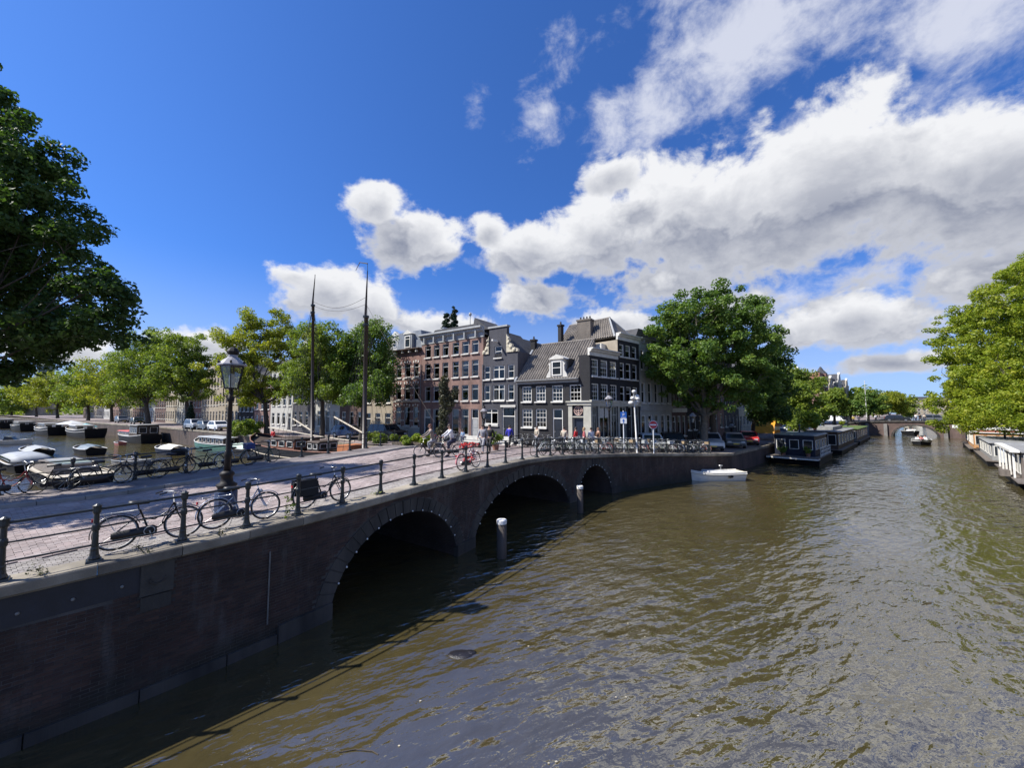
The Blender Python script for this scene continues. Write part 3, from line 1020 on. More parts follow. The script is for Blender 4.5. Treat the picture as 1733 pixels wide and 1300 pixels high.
def wall_mesh(root, w, depth, h, ops, mat, reveal=.16, sides=True, base=-.6, top_poly=None):
    mb = MB()
    xs = sorted(set([0, w] + [round(q, 4) for o in ops for q in o[:2]]))
    zs = sorted(set([base, h] + [round(q, 4) for o in ops for q in o[2:4]]))
    for a, b in zip(xs[:-1], xs[1:]):
        for c, d in zip(zs[:-1], zs[1:]):
            mx_, mz_ = (a + b) / 2, (c + d) / 2
            if any(o[0] < mx_ < o[1] and o[2] < mz_ < o[3] for o in ops): continue
            mb.quad((a, 0, c), (b, 0, c), (b, 0, d), (a, 0, d))
    for o in ops:
        a, b, c, d = o[:4]; r = reveal
        mb.quad((a, 0, c), (a, 0, d), (a, r, d), (a, r, c)); mb.quad((b, 0, d), (b, 0, c), (b, r, c), (b, r, d))
        mb.quad((a, 0, d), (b, 0, d), (b, r, d), (a, r, d)); mb.quad((b, 0, c), (a, 0, c), (a, r, c), (b, r, c))
    mb.quad((0, depth, base), (0, 0, base), (0, 0, h), (0, depth, h)); mb.quad((w, 0, base), (w, depth, base), (w, depth, h), (w, 0, h))
    mb.quad((w, depth, base), (0, depth, base), (0, depth, h), (w, depth, h))
    if top_poly: mb.prism(top_poly, 0, .32)
    o = mb.build('wall', mat, root)
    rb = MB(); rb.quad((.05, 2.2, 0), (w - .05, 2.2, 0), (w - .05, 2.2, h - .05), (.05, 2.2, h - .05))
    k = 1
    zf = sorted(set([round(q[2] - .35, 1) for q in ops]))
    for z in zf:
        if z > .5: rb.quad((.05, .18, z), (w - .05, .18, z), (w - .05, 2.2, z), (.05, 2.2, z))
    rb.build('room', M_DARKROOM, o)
    return o

def cornice(root, w, z, hh, proud, mat, brackets=0, bmat=None, x0=0.0, name='cornice', side=0.0):
    mb = MB()
    prof = [(0, 0), (-.06, 0), (-.06, hh * .45), (-proud * .55, hh * .60), (-proud * .6, hh * .78), (-proud, hh * .84), (-proud, hh), (.12, hh), (.12, 0)]
    rings = []
    for xx in (x0 - side, x0 + w + side): rings.append([(xx, y, z + zz) for y, zz in prof])
    mb.loft(rings)
    o = mb.build(name, mat, root, fix=True)
    if brackets:
        for i in range(brackets):
            xx = x0 + w * (i + .5) / brackets
            b = MB(); b.prism([(xx - .07, z + .02), (xx + .07, z + .02), (xx + .07, z + hh * .78), (xx - .07, z + hh * .78)], -proud * .7, -.05)
            b.build('bracket', bmat or mat, o)
    return o

def tile_slope(root, a, b, c, d, mat=M_TILE, tw=.25, th=.32, name='roof_tiles'):
    """a-b eaves, d-c ridge: wavy pantiles laid in overlapping rows"""
    a, b, c, d = [np.array(q, float) for q in (a, b, c, d)]
    L = np.linalg.norm(b - a); Hs = np.linalg.norm(d - a)
    nr = max(2, int(Hs / th)); nc = max(2, int(L / tw)); sub = 4
    nrm = np.cross(b - a, d - a); nrm /= np.linalg.norm(nrm)
    if nrm[2] < 0: nrm = -nrm
    mb = MB(); K = nc * sub + 1
    for r in range(nr):
        base = len(mb.v)
        for (v, lift) in ((r / nr, .040), ((r + 1) / nr, .012)):
            for i in range(K):
                u = i / (K - 1)
                p = (a * (1 - u) + b * u) * (1 - v) + (d * (1 - u) + c * u) * v
                q = i % sub
                wv = (-.02, .075, .045, -.045)[q]
                mb.v.append(tuple(p + nrm * (lift + wv)))
        for i in range(K - 1): mb.f.append((base + i, base + i + 1, base + K + i + 1, base + K + i))
        if r > 0:
            pb = base - K
            for i in range(K - 1): mb.f.append((pb + i, pb + i + 1, base + i + 1, base + i))
        else:
            pass
    return mb.build(name, mat, root, kind='stuff', fix=True)

def chimney(root, x, y, z0, z1, w=.6, d=.6, mat=M_BROWNB, pots=2, parent_name='chimney'):
    mb = MB(); mb.box(x - w / 2, x + w / 2, y - d / 2, y + d / 2, z0, z1 - .16); mb.box(x - w / 2 - .07, x + w / 2 + .07, y - d / 2 - .07, y + d / 2 + .07, z1 - .16, z1)
    o = mb.build(parent_name, mat, root)
    for i in range(pots):
        MB().lathe([(.09, z1), (.08, z1 + .3)], x + (i - (pots - 1) / 2) * .32, y, 0, 8).build('chimney_pot', M_ROOF, o)
    return o

class Face:
    """a facade plane: start point, direction; turns photo measurements into width and height on it"""
    def __init__(s, p0, ang, z0=2.45):
        s.p0 = np.array(p0[:2], float); s.ang = ang; s.z0 = z0
        s.d = np.array([math.cos(ang), math.sin(ang)])
    def p(s, px, py):
        xc = (px - 866.5) / F_PX; yc = (650.0 - py) / F_PX
        r = np.array([xc, math.cos(PITCH) - yc * math.sin(PITCH)]); rz = math.sin(PITCH) + yc * math.cos(PITCH)
        A = np.array([[r[0], -s.d[0]], [r[1], -s.d[1]]])
        t, u = np.linalg.solve(A, s.p0)
        return float(u), float(CZ + rz * t - s.z0)
    def root(s, name, label, cat='house', group=None):
        return thing(name, label, cat, (s.p0[0], s.p0[1], s.z0), s.ang, group)
    def rect(s, x0, x1, y0, y1, ref=None):
        """pixel box measured at its middle"""
        xm = (x0 + x1) / 2
        return s.p(x0, y0)[0], s.p(x1, y0)[0], s.p(xm, y1)[1], s.p(xm, y0)[1]
A_F = -AZ; A_R = math.pi / 2 - AU
MF = 29.05
L_COR = -12.33
CORNER = ML(MF, L_COR)
FR = Face(ML(MF, L_COR - 30), A_F)      # front row: x counted from 30 m left of the corner
def front(l0): return Face(ML(MF, L_COR - l0), A_F)
c3 = lambda cx, cy: (640 + cx / 4.814, 500 + cy / 4.814)
c4 = lambda cx, cy: (860 + cx / 4.814, 500 + cy / 4.814)
def dist_left(px): return 30 - FR.p(px, 700)[0]

# ---- black corner house
D1 = dist_left(876.5)
F1 = front(D1); W1 = D1
H = F1.root('corner_house', 'black corner house with grey pantile roof, white dormer and round door emblem', 'house')
def r3(F, x0, x1, y0, y1):
    a = c3(x0, y0); b = c3(x1, y1); return F.rect(a[0], b[0], a[1], b[1])
def r4(F, x0, x1, y0, y1):
    a = c4(x0, y0); b = c4(x1, y1); return F.rect(a[0], b[0], a[1], b[1])
ops = []
up = [(1172, 1250, 742, 868), (1282, 1364, 738, 866), (1415, 1503, 730, 864), (1558, 1652, 722, 858)]
lo = [(1172, 1255, 928, 1080), (1282, 1370, 925, 1078)]
zr_u = r3(F1, *up[1])[2:]; zr_l = r3(F1, *lo[1])[2:]
wl = []
for q in up: a = r3(F1, *q); wl.append((a[0], a[1], zr_u[0], zr_u[1], 'x'))
for q in lo: a = r3(F1, *q); wl.append((a[0], a[1], zr_l[0], zr_l[1], 'x'))
dr = r3(F1, 1420, 1503, 925, 1110)
dr = (dr[0], dr[1], .28, zr_l[1])
pr = (W1 - 1.55, W1 - .55)
ptop = F1.p(*c4(590, 905))[1]
ops = wl + [dr, (pr[0], pr[1], .2, ptop)]
HE = F1.p(*c3(1300, 705))[1]             # eaves
HC = F1.p(*c4(600, 485))[1]             # top of the right strip
wall_mesh(H, W1, 6.5, HE, ops, M_BLACKB)
for o in wl: add_window(H, *o[:4], 'x', M_FRAME_W)
add_door(H, *dr, M_FRAME_W)
# roof
ridge_z = 9.55; ridge_y = 3.4
tile_slope(H, (-.12, -.25, HE + .12), (W1 - .95, -.25, HE + .12), (W1 - .95, ridge_y, ridge_z), (-.12, ridge_y, ridge_z))
rf = MB(); rf.hexa([(-.1, -.2, HE), (W1 - .96, -.2, HE), (W1 - .96, 6.5, HE), (-.1, 6.5, HE), (-.1, ridge_y - .02, ridge_z - .07), (W1 - .96, ridge_y - .02, ridge_z - .07), (W1 - .96, ridge_y + .02, ridge_z - .07), (-.1, ridge_y + .02, ridge_z - .07)])
rf.build('roof', M_TILE, H, fix=True)
MB().tube([(-.15, ridge_y, ridge_z + .03), (W1 - .9, ridge_y, ridge_z + .03)], .10, 7).build('ridge_tile', M_TILE, H)
# verge with lead on the left
MB().hexa([(-.22, -.3, HE + .05), (-.02, -.3, HE + .05), (-.02, ridge_y, ridge_z - .02), (-.22, ridge_y, ridge_z - .02), (-.22, -.3, HE + .24), (-.02, -.3, HE + .24), (-.02, ridge_y, ridge_z + .17), (-.22, ridge_y, ridge_z + .17)]).build('verge', M_LEAD, H, fix=True)
cornice(H, W1 - .92, HE - .16, .32, .42, M_TRIMG, name='gutter', x0=-.08)
# tall strip at the corner, part of the side facade
st = MB(); st.box(W1 - .95, W1 - .003, 0.003, 6.4, HE, HC); st.build('corner_wall', M_BLACKB, H)
chimney(H, -.1, 3.0, 8.6, 10.1, .45, .45, M_BLACKB, 1)
chimney(H, W1 - 2.6, 5.2, 8.0, 11.9, 1.35, .8, mk_brick('chimney_brick', (.17, .14, .11), (.13, .11, .09), (.2, .18, .16), dirt=.4), 4)
# dormer
dx0, _ = F1.p(*c4(352, 600)); dx1, _ = F1.p(*c4(452, 600))
dy = 0.46; dz0 = HE + .30; dz1 = HE + 1.85
dm = MB(); dm.box(dx0, dx1, dy - .55, dy + 1.6, dz0, dz1)
dmo = dm.build('dormer', M_TRIM, H)
MB().prism([(dx0 - .12, dz1), (dx1 + .12, dz1), (dx1 + .05, dz1 + .12), ((dx0 + dx1) / 2, dz1 + .42), (dx0 - .05, dz1 + .12)], dy - .68, dy + 1.2).build('pediment', M_TRIM, dmo)
for s_ in (-1, 1):
    xx = dx0 if s_ < 0 else dx1
    MB().prism([(xx, dz0), (xx + s_ * .42, dz0), (xx + s_ * .36, dz0 + .25), (xx + s_ * .14, dz0 + .6), (xx + s_ * .12, dz0 + 1.0), (xx + s_ * .2, dz0 + 1.15), (xx, dz0 + 1.35)], dy - .62, dy - .44).build('scroll', M_TRIM, dmo, fix=True)
wo = link('window', window_parts(.92, 1.22, 'x', M_FRAME_W)[0], dmo, loc=((dx0 + dx1) / 2 - .46, dy - .63, dz0 + .16))
MB().quad((.0, .055, .0), (.92, .055, .0), (.92, .055, 1.22), (.0, .055, 1.22)).build('pane', mk('dark_pane', (.02, .025, .03), .08, .2, 3), wo)
# white corner doorway with round emblem
M_NAVY = mk('navy_door', (.012, .018, .035), .35, .3, 3)
dd = add_door(H, pr[0], pr[1], .2, ptop - .9, M_SHOP, M_NAVY, .02)
po = MB(); po.box(pr[0] - .35, pr[0] - .001, -.12, .05, .0, ptop + .1); po.box(pr[1] + .001, W1 + .1, -.12, .05, .0, ptop + .1)
po.box(pr[0] - .42, W1 + .16, -.2, .05, ptop + .1, ptop + .34); po.box(pr[0] - .5, W1 + .24, -.3, .05, ptop + .34, ptop + .44)
po.box(pr[0], pr[1], -.1, .05, ptop - .9, ptop - .8)
por = po.build('portal', M_SHOP, H)
fl = MB().quad((pr[0], .06, ptop - .8), (pr[1], .06, ptop - .8), (pr[1], .06, ptop + .1), (pr[0], .06, ptop + .1)).build('fanlight', M_NAVY, por)
M_EMB = mk('emblem_paint', (.52, .36, .30), .6, .2, 5)
cx_, cz_ = (pr[0] + pr[1]) / 2, ptop - .35
e_ = MB(); e_.torus((cx_, .02, cz_), .36, .045, 24, 6); e_.torus((cx_, .03, cz_), .22, .03, 20, 5)
e_.box(cx_ - .34, cx_ + .34, .02, .05, cz_ - .025, cz_ + .025); e_.box(cx_ - .025, cx_ + .025, .015, .045, cz_ - .34, cz_ + .34)
e_.build('emblem', M_EMB, fl)
MB().box(W1 - .95, W1 - .1, -.05, .0, zr_l[1] + .52, zr_l[1] + .66).build('street_name_plate', M_WHITE, H)
# basement hatch and steps
MB().box(.1, .9, -.35, 0, -.2, .55).build('basement_hatch', M_TRIM, H)
for k in range(2): MB().box(dr[0] - .15, dr[1] + .15, -.62 + .3 * k, 0, -.3, .12 + .14 * k).build('step', M_SILL, H)
# anchors
for xx in np.linspace(.3, W1 - 1.1, 6):
    MB().box(xx - .02, xx + .02, -.03, 0, HE - .62, HE - .3).build('wall_anchor', M_IRON, H)

# ---- side facade of the corner house
F2 = Face(CORNER, A_R)
def side_cols(F, cols, rows, xf=c4):
    out = []
    xm = [(F.p(xf(a, 600)[0], 600)[0], F.p(xf(b, 600)[0], 600)[0]) for a, b in cols]
    mid = xf((cols[0][0] + cols[0][1]) / 2, 0)[0]
    for (y0, y1) in rows:
        za = F.p(mid, xf(0, y1)[1])[1]; zb = F.p(mid, xf(0, y0)[1])[1]
        for a, b in xm: out.append((a, b, za, zb))
    return out
W2 = F2.p(c4(893, 0)[0], 600)[0]
HC2 = F2.p(*c4(662, 485))[1]
wl = side_cols(F2, [(677, 735), (752, 810), (828, 882)], [(518, 658), (718, 858)])
H2 = F2.root('side_house', 'black brick side of the corner house above the putty coloured shopfront', 'house')
gtop = F2.p(*c4(690, 905))[1]
gl = [(.28, .95, .75, gtop), (1.25, 2.7, .75, gtop), (3.0, W2 - .2, .75, gtop)]
wall_mesh(H2, W2, .92, HC2, wl + gl, M_BLACKB)
for o in wl: add_window(H2, *o, 'x', M_FRAME_W)
for o in gl: add_window(H2, *o, 'g', M_SHOP, sill=False)
sf = MB(); sf.box(-.06, W2, -.10, -.002, gtop + .02, gtop + .42); sf.box(-.1, W2 + .04, -.22, -.002, gtop + .42, gtop + .52)
for q in (0.0, 1.0, 2.75, W2 - .18): sf.box(q, q + .2, -.08, -.002, -.3, gtop + .02)
sf.build('shopfront', M_SHOP, H2)
MB().box(.3, W2 - .3, -.04, -.001, -.3, .74).build('plinth', M_SHOP, H2)
for k, (a, b) in enumerate(((1.35, 1.95), (2.1, 2.6))):
    MB().box(a, b, .03, .06, gtop - .95, gtop - .12).build('poster', mk('poster_paper', (.55, .52, .45), .8, .25, 8), H2)
cornice(H2, W2, HC2 - .02, .62, .42, M_TRIM, x0=-.06, side=.04)

# ---- taller black house behind it
F3 = Face((CORNER[0] + EU[0] * W2, CORNER[1] + EU[1] * W2), A_R)
W3 = F3.p(c4(1065, 0)[0], 600)[0]
HC3 = F3.p(*c4(895, 360))[1]
wl = side_cols(F3, [(908, 945), (957, 997), (1010, 1047)], [(398, 500), (548, 680), (742, 868)])
H3 = F3.root('tall_house', 'taller black brick house behind the corner house, with cream cornice and pantiled gable', 'house')
gl = [(.25, 1.3, .6, gtop), (1.6, 2.3, .3, gtop), (2.5, W3 - .2, .6, gtop)]
wall_mesh(H3, W3, 7.0, HC3, wl + gl, M_BLACKB)
for o in wl: add_window(H3, *o, 's', M_FRAME_W)
add_window(H3, *gl[0], 'g', M_SHOP, sill=False); add_door(H3, *gl[1], M_SHOP); add_window(H3, *gl[2], 't', M_SHOP, sill=False)
sf = MB(); sf.box(.0, W3, -.10, -.002, gtop + .02, gtop + .40); sf.box(0, W3 + .04, -.2, -.002, gtop + .4, gtop + .5); sf.build('shopfront', M_SHOP, H3)
MB().box(-.02, -.002, .0, 6.9, HC3 - 2.6, HC3 - .02).build('side_wall', M_TAN, H3)
cornice(H3, W3, HC3, .62, .38, M_TRIM, side=.05)
rz3 = HC3 + 2.6
hy = 2.0
tile_slope(H3, (-.15, 6.8, HC3 + .3), (-.15, .25, HC3 + .3), (W3 / 2, hy, rz3), (W3 / 2, 6.8, rz3))
rf = MB(); z0_ = HC3 + .25
rf.v = [(-.1, .2, z0_), (W3 + .1, .2, z0_), (W3 + .1, 6.9, z0_), (-.1, 6.9, z0_), (W3 / 2, hy, rz3 - .06), (W3 / 2, 6.9, rz3 - .06)]
rf.f = [(0, 1, 4), (1, 2, 5, 4), (2, 3, 5), (3, 0, 4, 5), (0, 3, 2, 1)]
rf.build('roof', M_TILE, H3, fix=True)
MB().tube([(-.1, .2, z0_ + .05), (W3 / 2, hy, rz3), (W3 + .1, .2, z0_ + .05)], .09, 6).build('hip_tile', M_TRIMG, H3)
MB().tube([(W3 / 2, hy - .1, rz3), (W3 / 2, 6.8, rz3)], .1, 6).build('ridge_tile', M_TILE, H3)
chimney(H3, -.6, 6.0, HC3 - 1, HC3 + 2.2, .4, .4, M_BLACKB, 1)
# small pale outhouse dormer on the corner house roof side
MB().box(-.75, -.05, 1.2, 2.6, HC2 + .1, HC2 + 1.5).build('roof_dormer', M_TRIM, H3)

# ---- narrow slate coloured neck-gable house
D4 = dist_left(817.5)
F4 = front(D4); W4 = D4 - D1 - .02
H = F4.root('neck_gable_house', 'narrow slate grey house with a tall neck gable and carved cream side scrolls', 'house')
HS = F4.p(*c3(990, 470))[1]; HT = F4.p(*c3(980, 262))[1]
nx0 = F4.p(*c3(905, 350))[0]; nx1 = F4.p(*c3(1048, 350))[0]
zrow = [r3(F4, 935, 1030, 570, 682)[2:], r3(F4, 935, 1030, 726, 857)[2:]]
cols3 = [r3(F4, a, b, 570, 680)[:2] for a, b in ((863, 912), (935, 1030), (1055, 1108))]
wl = [(a, b, z0, z1) for (z0, z1) in zrow for (a, b) in cols3]
hw = r3(F4, 948, 1008, 412, 508)
g0 = r3(F4, 866, 976, 925, 1050); g1 = r3(F4, 1010, 1115, 912, 1090)
g1 = (g1[0], g1[1], .35, g1[3])
wm = wall_mesh(H, W4, 8.0, HS, wl + [g0, g1], M_GREYB)
nk = MB()      # neck with its opening
nk.box(nx0, hw[0], 0.0, .4, HS, HT); nk.box(hw[1], nx1, 0.0, .4, HS, HT); nk.box(hw[0], hw[1], 0.0, .4, HS, hw[2]); nk.box(hw[0], hw[1], 0.0, .4, hw[3], HT)
nk.build('neck', M_GREYB, H)
for i, o in enumerate(wl): add_window(H, *o, 'c' if i % 3 == 1 else 's', M_FRAME_W)
add_window(H, *hw, 's', M_FRAME_W, curtain=False)
add_window(H, *g0, 'g', M_FRAME_W); add_door(H, *g1, M_FRAME_W, M_DOOR)
MB().box(g1[0] - .12, g1[1] + .12, -.14, 0, g1[3] + .02, g1[3] + .2).build('door_cornice', M_TRIM, H)
MB().box(nx0 - .1, nx1 + .1, -.1, .45, HT, HT + .16).build('gable_cap', M_TRIMG, H)
M_CARVE = mk('carved_cream_stone', (.55, .50, .38), .85, .5, 6, bump=.8, bscale=14)
for s_ in (-1, 1):
    xx = nx0 - .003 if s_ < 0 else nx1 + .003
    wdt = (nx0 if s_ < 0 else W4 - nx1) + .05
    hh = (HT - HS) * .62
    pts = [(xx, HS), (xx + s_ * wdt, HS), (xx + s_ * wdt, HS + .22), (xx + s_ * wdt * .82, HS + .34), (xx + s_ * wdt * .66, HS + .28), (xx + s_ * wdt * .5, HS + .5), (xx + s_ * wdt * .52, HS + .72), (xx + s_ * wdt * .3, HS + .85), (xx + s_ * wdt * .2, HS + hh * .62), (xx + s_ * wdt * .28, HS + hh * .78), (xx + s_ * wdt * .1, HS + hh), (xx, HS + hh * 1.15)]
    sc_ = MB().prism(pts, -.10, .22).build('carved_scroll', M_CARVE, H, fix=True)
    for (fx_, fz_, rr) in ((.72, .2, .2), (.4, .45, .17), (.18, .9, .14), (.2, 1.3, .12)):
        MB().ell((xx + s_ * wdt * fx_, -.1, HS + fz_), (rr, .09, rr), 9, 5).build('carved_curl', M_CARVE, sc_, True)
MB().box((nx0 + nx1) / 2 - .07, (nx0 + nx1) / 2 + .07, -.9, .1, hw[3] + .35, hw[3] + .52).build('hoist_beam', M_FRAME_W, H)
MB().prism([(.1, HS), (W4 - .1, HS), (W4 / 2, HT - .5)], .4, 8.0).build('roof', M_ROOF, H, fix=True)
for k in range(3): MB().box(g1[0] - .1, g1[1] + .1, -.95 + .3 * k, 0, -.3, .08 + .13 * k).build('step', M_SILL, H)
MB().box(g0[0] - .1, g0[1] + .1, -.12, 0, g0[2] - .2, g0[2] - .12).build('ledge', M_SILL, H)

# ---- red brick house, six bays
D5 = dist_left(712)
F5 = front(D5); W5 = D5 - D4 - .02
H = F5.root('red_brick_house', 'wide red brick house of six bays and four floors under a heavy grey cornice', 'house')
cols6 = [F5.rect(c3(a, 0)[0], c3(b, 0)[0], 600, 610)[:2] for a, b in ((383, 430), (453, 500), (524, 573), (606, 658), (683, 738), (763, 818))]
zr = [r3(F5, 763, 818, a, b)[2:] for a, b in ((364, 468), (524, 660), (726, 858))]
HW5 = F5.p(*c3(600, 372))[1]
wl = [(a, b, z0, z1) for (z0, z1) in zr for (a, b) in cols6]
gz = r3(F5, 763, 818, 926, 1100)[2:]
gl = [(cols6[i][0] - .04, cols6[i][1] + .04, .7 if i in (1, 2, 3, 4) else .12, gz[1]) for i in range(6)]
wall_mesh(H, W5, 9.0, HW5, wl + gl, M_REDB)
for o in wl: add_window(H, *o, 't', M_FRAME_G)
for i, o in enumerate(gl):
    if i in (0, 5): add_door(H, *o, M_FRAME_W, M_DOOR if i == 0 else M_TRIMG, .3)
    else: add_window(H, *o, 't', M_FRAME_G)
ho = F5.p(*c3(600, 290))[1] - HW5
cornice(H, W5, HW5, ho, .55, M_TRIMG, 6, M_TRIMG, side=.05)
for z in (zr[1][0] - .02,):
    for (a, b) in cols6:
        mb = MB()
        for q in (.35, .5): mb.tube([(a + .05, -.06, z + q), (b - .05, -.06, z + q)], .014, 5)
        mb.build('balcony_bar', M_IRON, H)
MB().prism([(.3, HW5 + .4), (W5 - .3, HW5 + .4), (W5 - 1.4, HW5 + 1.6), (1.4, HW5 + 1.6)], .6, 8.8).build('roof', M_ROOF, H, fix=True)
MB().prism([(6.6, HW5 + .9), (W5 + .1, HW5 + .9), (6.9, HW5 + 2.3)], .8, 4.5).build('roof_gable', M_ROOF, H, fix=True)
MB().prism([(1.6, HW5 + .9), (3.4, HW5 + .9), (2.4, HW5 + 1.9)], .8, 3.5).build('roof_gable', M_LEAD, H, fix=True)
MB().tube([(6.4, .7, HW5 + 1.0), (6.4, .7, HW5 + 2.6)], .04, 5).ell((6.4, .7, HW5 + 2.7), (.16, .16, .2), 7, 5).build('roof_finial', M_TRIMG, H)
MB().box(0, W5, -.04, -.001, -.3, .55).build('plinth', M_TRIMG, H)

# ---- red and white banded house
D6 = dist_left(665)
F6 = front(D6); W6 = D6 - D5 - .02
H = F6.root('banded_brick_house', 'orange red brick house striped with white stone blocks, slate mansard and dormer', 'house')
cols4 = [F6.rect(c3(a, 0)[0], c3(b, 0)[0], 600, 610)[:2] for a, b in ((152, 194), (219, 266), (291, 332))]
zr = [r3(F6, 291, 332, a, b)[2:] for a, b in ((552, 664), (722, 850), (908, 1066))]
HW6 = F6.p(*c3(260, 470))[1]
wl = [(a, b, z0, z1) for (z0, z1) in zr for (a, b) in cols4]
wall_mesh(H, W6, 8.0, HW6, wl, M_BANDB)
for o in wl: add_window(H, *o, 't', M_FRAME_G)
M_BLOCK = mk('white_stone_block', (.62, .60, .54), .75, .2, 5)
for (z0, z1) in zr:
    for (a, b) in cols4:
        for k in range(5):
            xx = a - .06 + (b - a + .12) * (k + .5) / 5
            lift = .07 * (1 - abs(k - 2) / 2)
            if k % 2 == 0: MB().box(xx - .08, xx + .08, -.05, -.001, z1 + .06 + lift, z1 + .30 + lift).build('arch_block', M_BLOCK, H)
        for q in (.25, .72):
            for xx in (a - .18, b + .02): MB().box(xx, xx + .16, -.03, -.001, z0 + (z1 - z0) * q, z0 + (z1 - z0) * q + .14).build('stone_block', M_BLOCK, H)
    MB().box(0, W6, -.035, -.001, z0 - .26, z0 - .14).build('stone_band', M_BLOCK, H)
MB().box(0, W6, -.07, -.001, -.3, zr[2][0] - .3).build('plinth', M_PALE, H)
cornice(H, W6, HW6, .45, .5, mk('brown_cornice', (.10, .065, .05), .7, .3, 4), 4, M_TRIM)
mz = HW6 + .45
MB().prism([(.05, mz), (W6 - .05, mz), (W6 - .5, mz + 2.1), (.5, mz + 2.1)], .3, 7.6).build('mansard_roof', M_LEAD, H, fix=True)
dmo = MB().box(W6 * .38, W6 * .38 + 1.3, -.05, 1.5, mz, mz + 1.75).build('dormer', M_TRIMG, H)
MB().prism([(W6 * .38 - .15, mz + 1.75), (W6 * .38 + 1.45, mz + 1.75), (W6 * .38 + .65, mz + 2.25)], -.15, 1.5).build('pediment', M_TRIM, dmo, fix=True)
wo = link('window', window_parts(.9, 1.35, 't', M_FRAME_W)[0], dmo, loc=(W6 * .38 + .2, -.12, mz + .2))
MB().quad((0, .065, 0), (.9, .065, 0), (.9, .065, 1.35), (0, .065, 1.35)).build('pane', MATS['dark_pane'], wo)

# ---- the plainer houses further off
def plain_house(F, w, depth, h, bays, floors, wall, fm, label, name='canal_house', top='cornice', trim=M_TRIM, shop=False, group=None, base_h=None, glen=.62, roofm=None, wstyle='s'):
    H = F.root(name, label, 'house', group)
    fl = h / floors; wl = []; gl = []
    for k in range(floors):
        for i in range(bays):
            cx = w * (i + .5) / bays; ww = w / bays * .52
            z0 = fl * k + fl * (1 - glen) * .55; z1 = z0 + fl * glen
            if k == 0: gl.append((cx - ww * (.62 if shop else .5), cx + ww * (.62 if shop else .5), .35 if shop else .9, z1 + .05))
            else: wl.append((cx - ww / 2, cx + ww / 2, z0, z1))
    dd = random.randrange(bays); a = gl[dd]; gl[dd] = (a[0], a[1], .15, a[3])
    wall_mesh(H, w, depth, h, wl + gl, wall)
    for o in wl: add_window(H, *o, wstyle, fm)
    for i, o in enumerate(gl):
        if i == dd: add_door(H, *o, fm, M_DOOR)
        else: add_window(H, *o, 't', fm)
    if shop:
        MB().box(0, w, -.12, -.002, fl * .98, fl * 1.13).build('fascia', trim, H)
    if top == 'cornice':
        cornice(H, w, h, .5, .4, trim, bays, trim)
        MB().prism([(.05, h + .3), (w - .05, h + .3), (w - .9, h + 1.6), (.9, h + 1.6)], .5, depth - .1).build('roof', roofm or M_ROOF, H, fix=True)
    elif top == 'gable':
        gp = [(0, h), (w, h), (w * .80, h + .5), (w * .72, h + 1.9), (w * .62, h + 2.3), (w * .5, h + 2.9), (w * .38, h + 2.3), (w * .28, h + 1.9), (w * .20, h + .5)]
        g_ = MB().prism(gp, .002, .35).build('gable', wall, H, fix=True)
        MB().prism([(w * .36, h + 2.3), (w * .64, h + 2.3), (w * .5, h + 3.1)], -.12, .45).build('gable_cap', trim, g_, fix=True)
        for s_ in (.1, .9):
            MB().ell((w * s_, -.02, h + .35), (w * .09, .14, .4), 9, 5).build('carved_scroll', trim, g_, True)
        wo = link('window', window_parts(.8, 1.1, 's', fm)[0], g_, loc=(w / 2 - .4, -.07, h + .5))
        MB().quad((0, .065, 0), (.8, .065, 0), (.8, .065, 1.1), (0, .065, 1.1)).build('pane', MATS['dark_pane'], wo)
        MB().prism([(.05, h), (w - .05, h), (w / 2, h + 2.6)], .36, depth - .1).build('roof', roofm or M_ROOF, H, fix=True)
    elif top == 'step':
        gp = [(0, h), (w, h), (w, h + .5), (w * .86, h + .5), (w * .86, h + 1.2), (w * .72, h + 1.2), (w * .72, h + 1.9), (w * .6, h + 1.9), (w * .6, h + 2.6), (w * .4, h + 2.6), (w * .4, h + 1.9), (w * .28, h + 1.9), (w * .28, h + 1.2), (w * .14, h + 1.2), (w * .14, h + .5), (0, h + .5)]
        MB().prism(gp, .002, .35).build('step_gable', wall, H, fix=True)
        MB().prism([(.05, h), (w - .05, h), (w / 2, h + 2.4)], .36, depth - .1).build('roof', roofm or M_REDTILE, H, fix=True)
    return H
def side(t): return Face((CORNER[0] + EU[0] * t, CORNER[1] + EU[1] * t), A_R)
T0 = W2 + W3
M_LGREY = mk('light_grey_paint', (.36, .37, .35), .8, .15, 1.5, bump=.1)
SIDE_ROW = [
    (6.6, 9.6, 5, 3, M_LGREY, M_FRAME_W, 'light grey painted house with glass shopfront next to the black houses', 'cornice', M_TRIMG, True),
    (3.6, 9.0, 3, 3, M_BROWNB, M_FRAME_W, 'brown brick house half behind the big tree, right of the light grey house', 'gable', M_TRIM, True),
    (6.2, 8.8, 4, 3, M_BLACKB, M_FRAME_W, 'dark brick house with close white windows behind the big tree trunk', 'cornice', M_TRIM, False),
    (5.6, 9.6, 3, 3, M_REDB, M_FRAME_W, 'red brick house behind the crown of the big corner tree', 'gable', M_TRIM, False),
    (6.0, 8.6, 4, 3, M_GREYB, M_FRAME_W, 'slate grey house with white windows right of the big tree trunks', 'cornice', M_TRIM, False),
    (6.4, 8.2, 4, 3, M_PALE, M_FRAME_W, 'pale plastered house seen between the big tree and the round bushy tree', 'cornice', M_TRIMG, False),
    (5.6, 9.4, 3, 4, M_BROWNB, M_FRAME_W, 'brown house behind the round bushy tree on the right canal', 'gable', M_TRIM, False),
]
t_ = T0 + .02
for (w_, h_, b_, f__, wm_, fm_, lab, top, tr, shop) in SIDE_ROW:
    plain_house(side(t_), w_ - .02, 8, h_, b_, f__, wm_, fm_, lab, top=top, trim=tr, shop=shop); t_ += w_
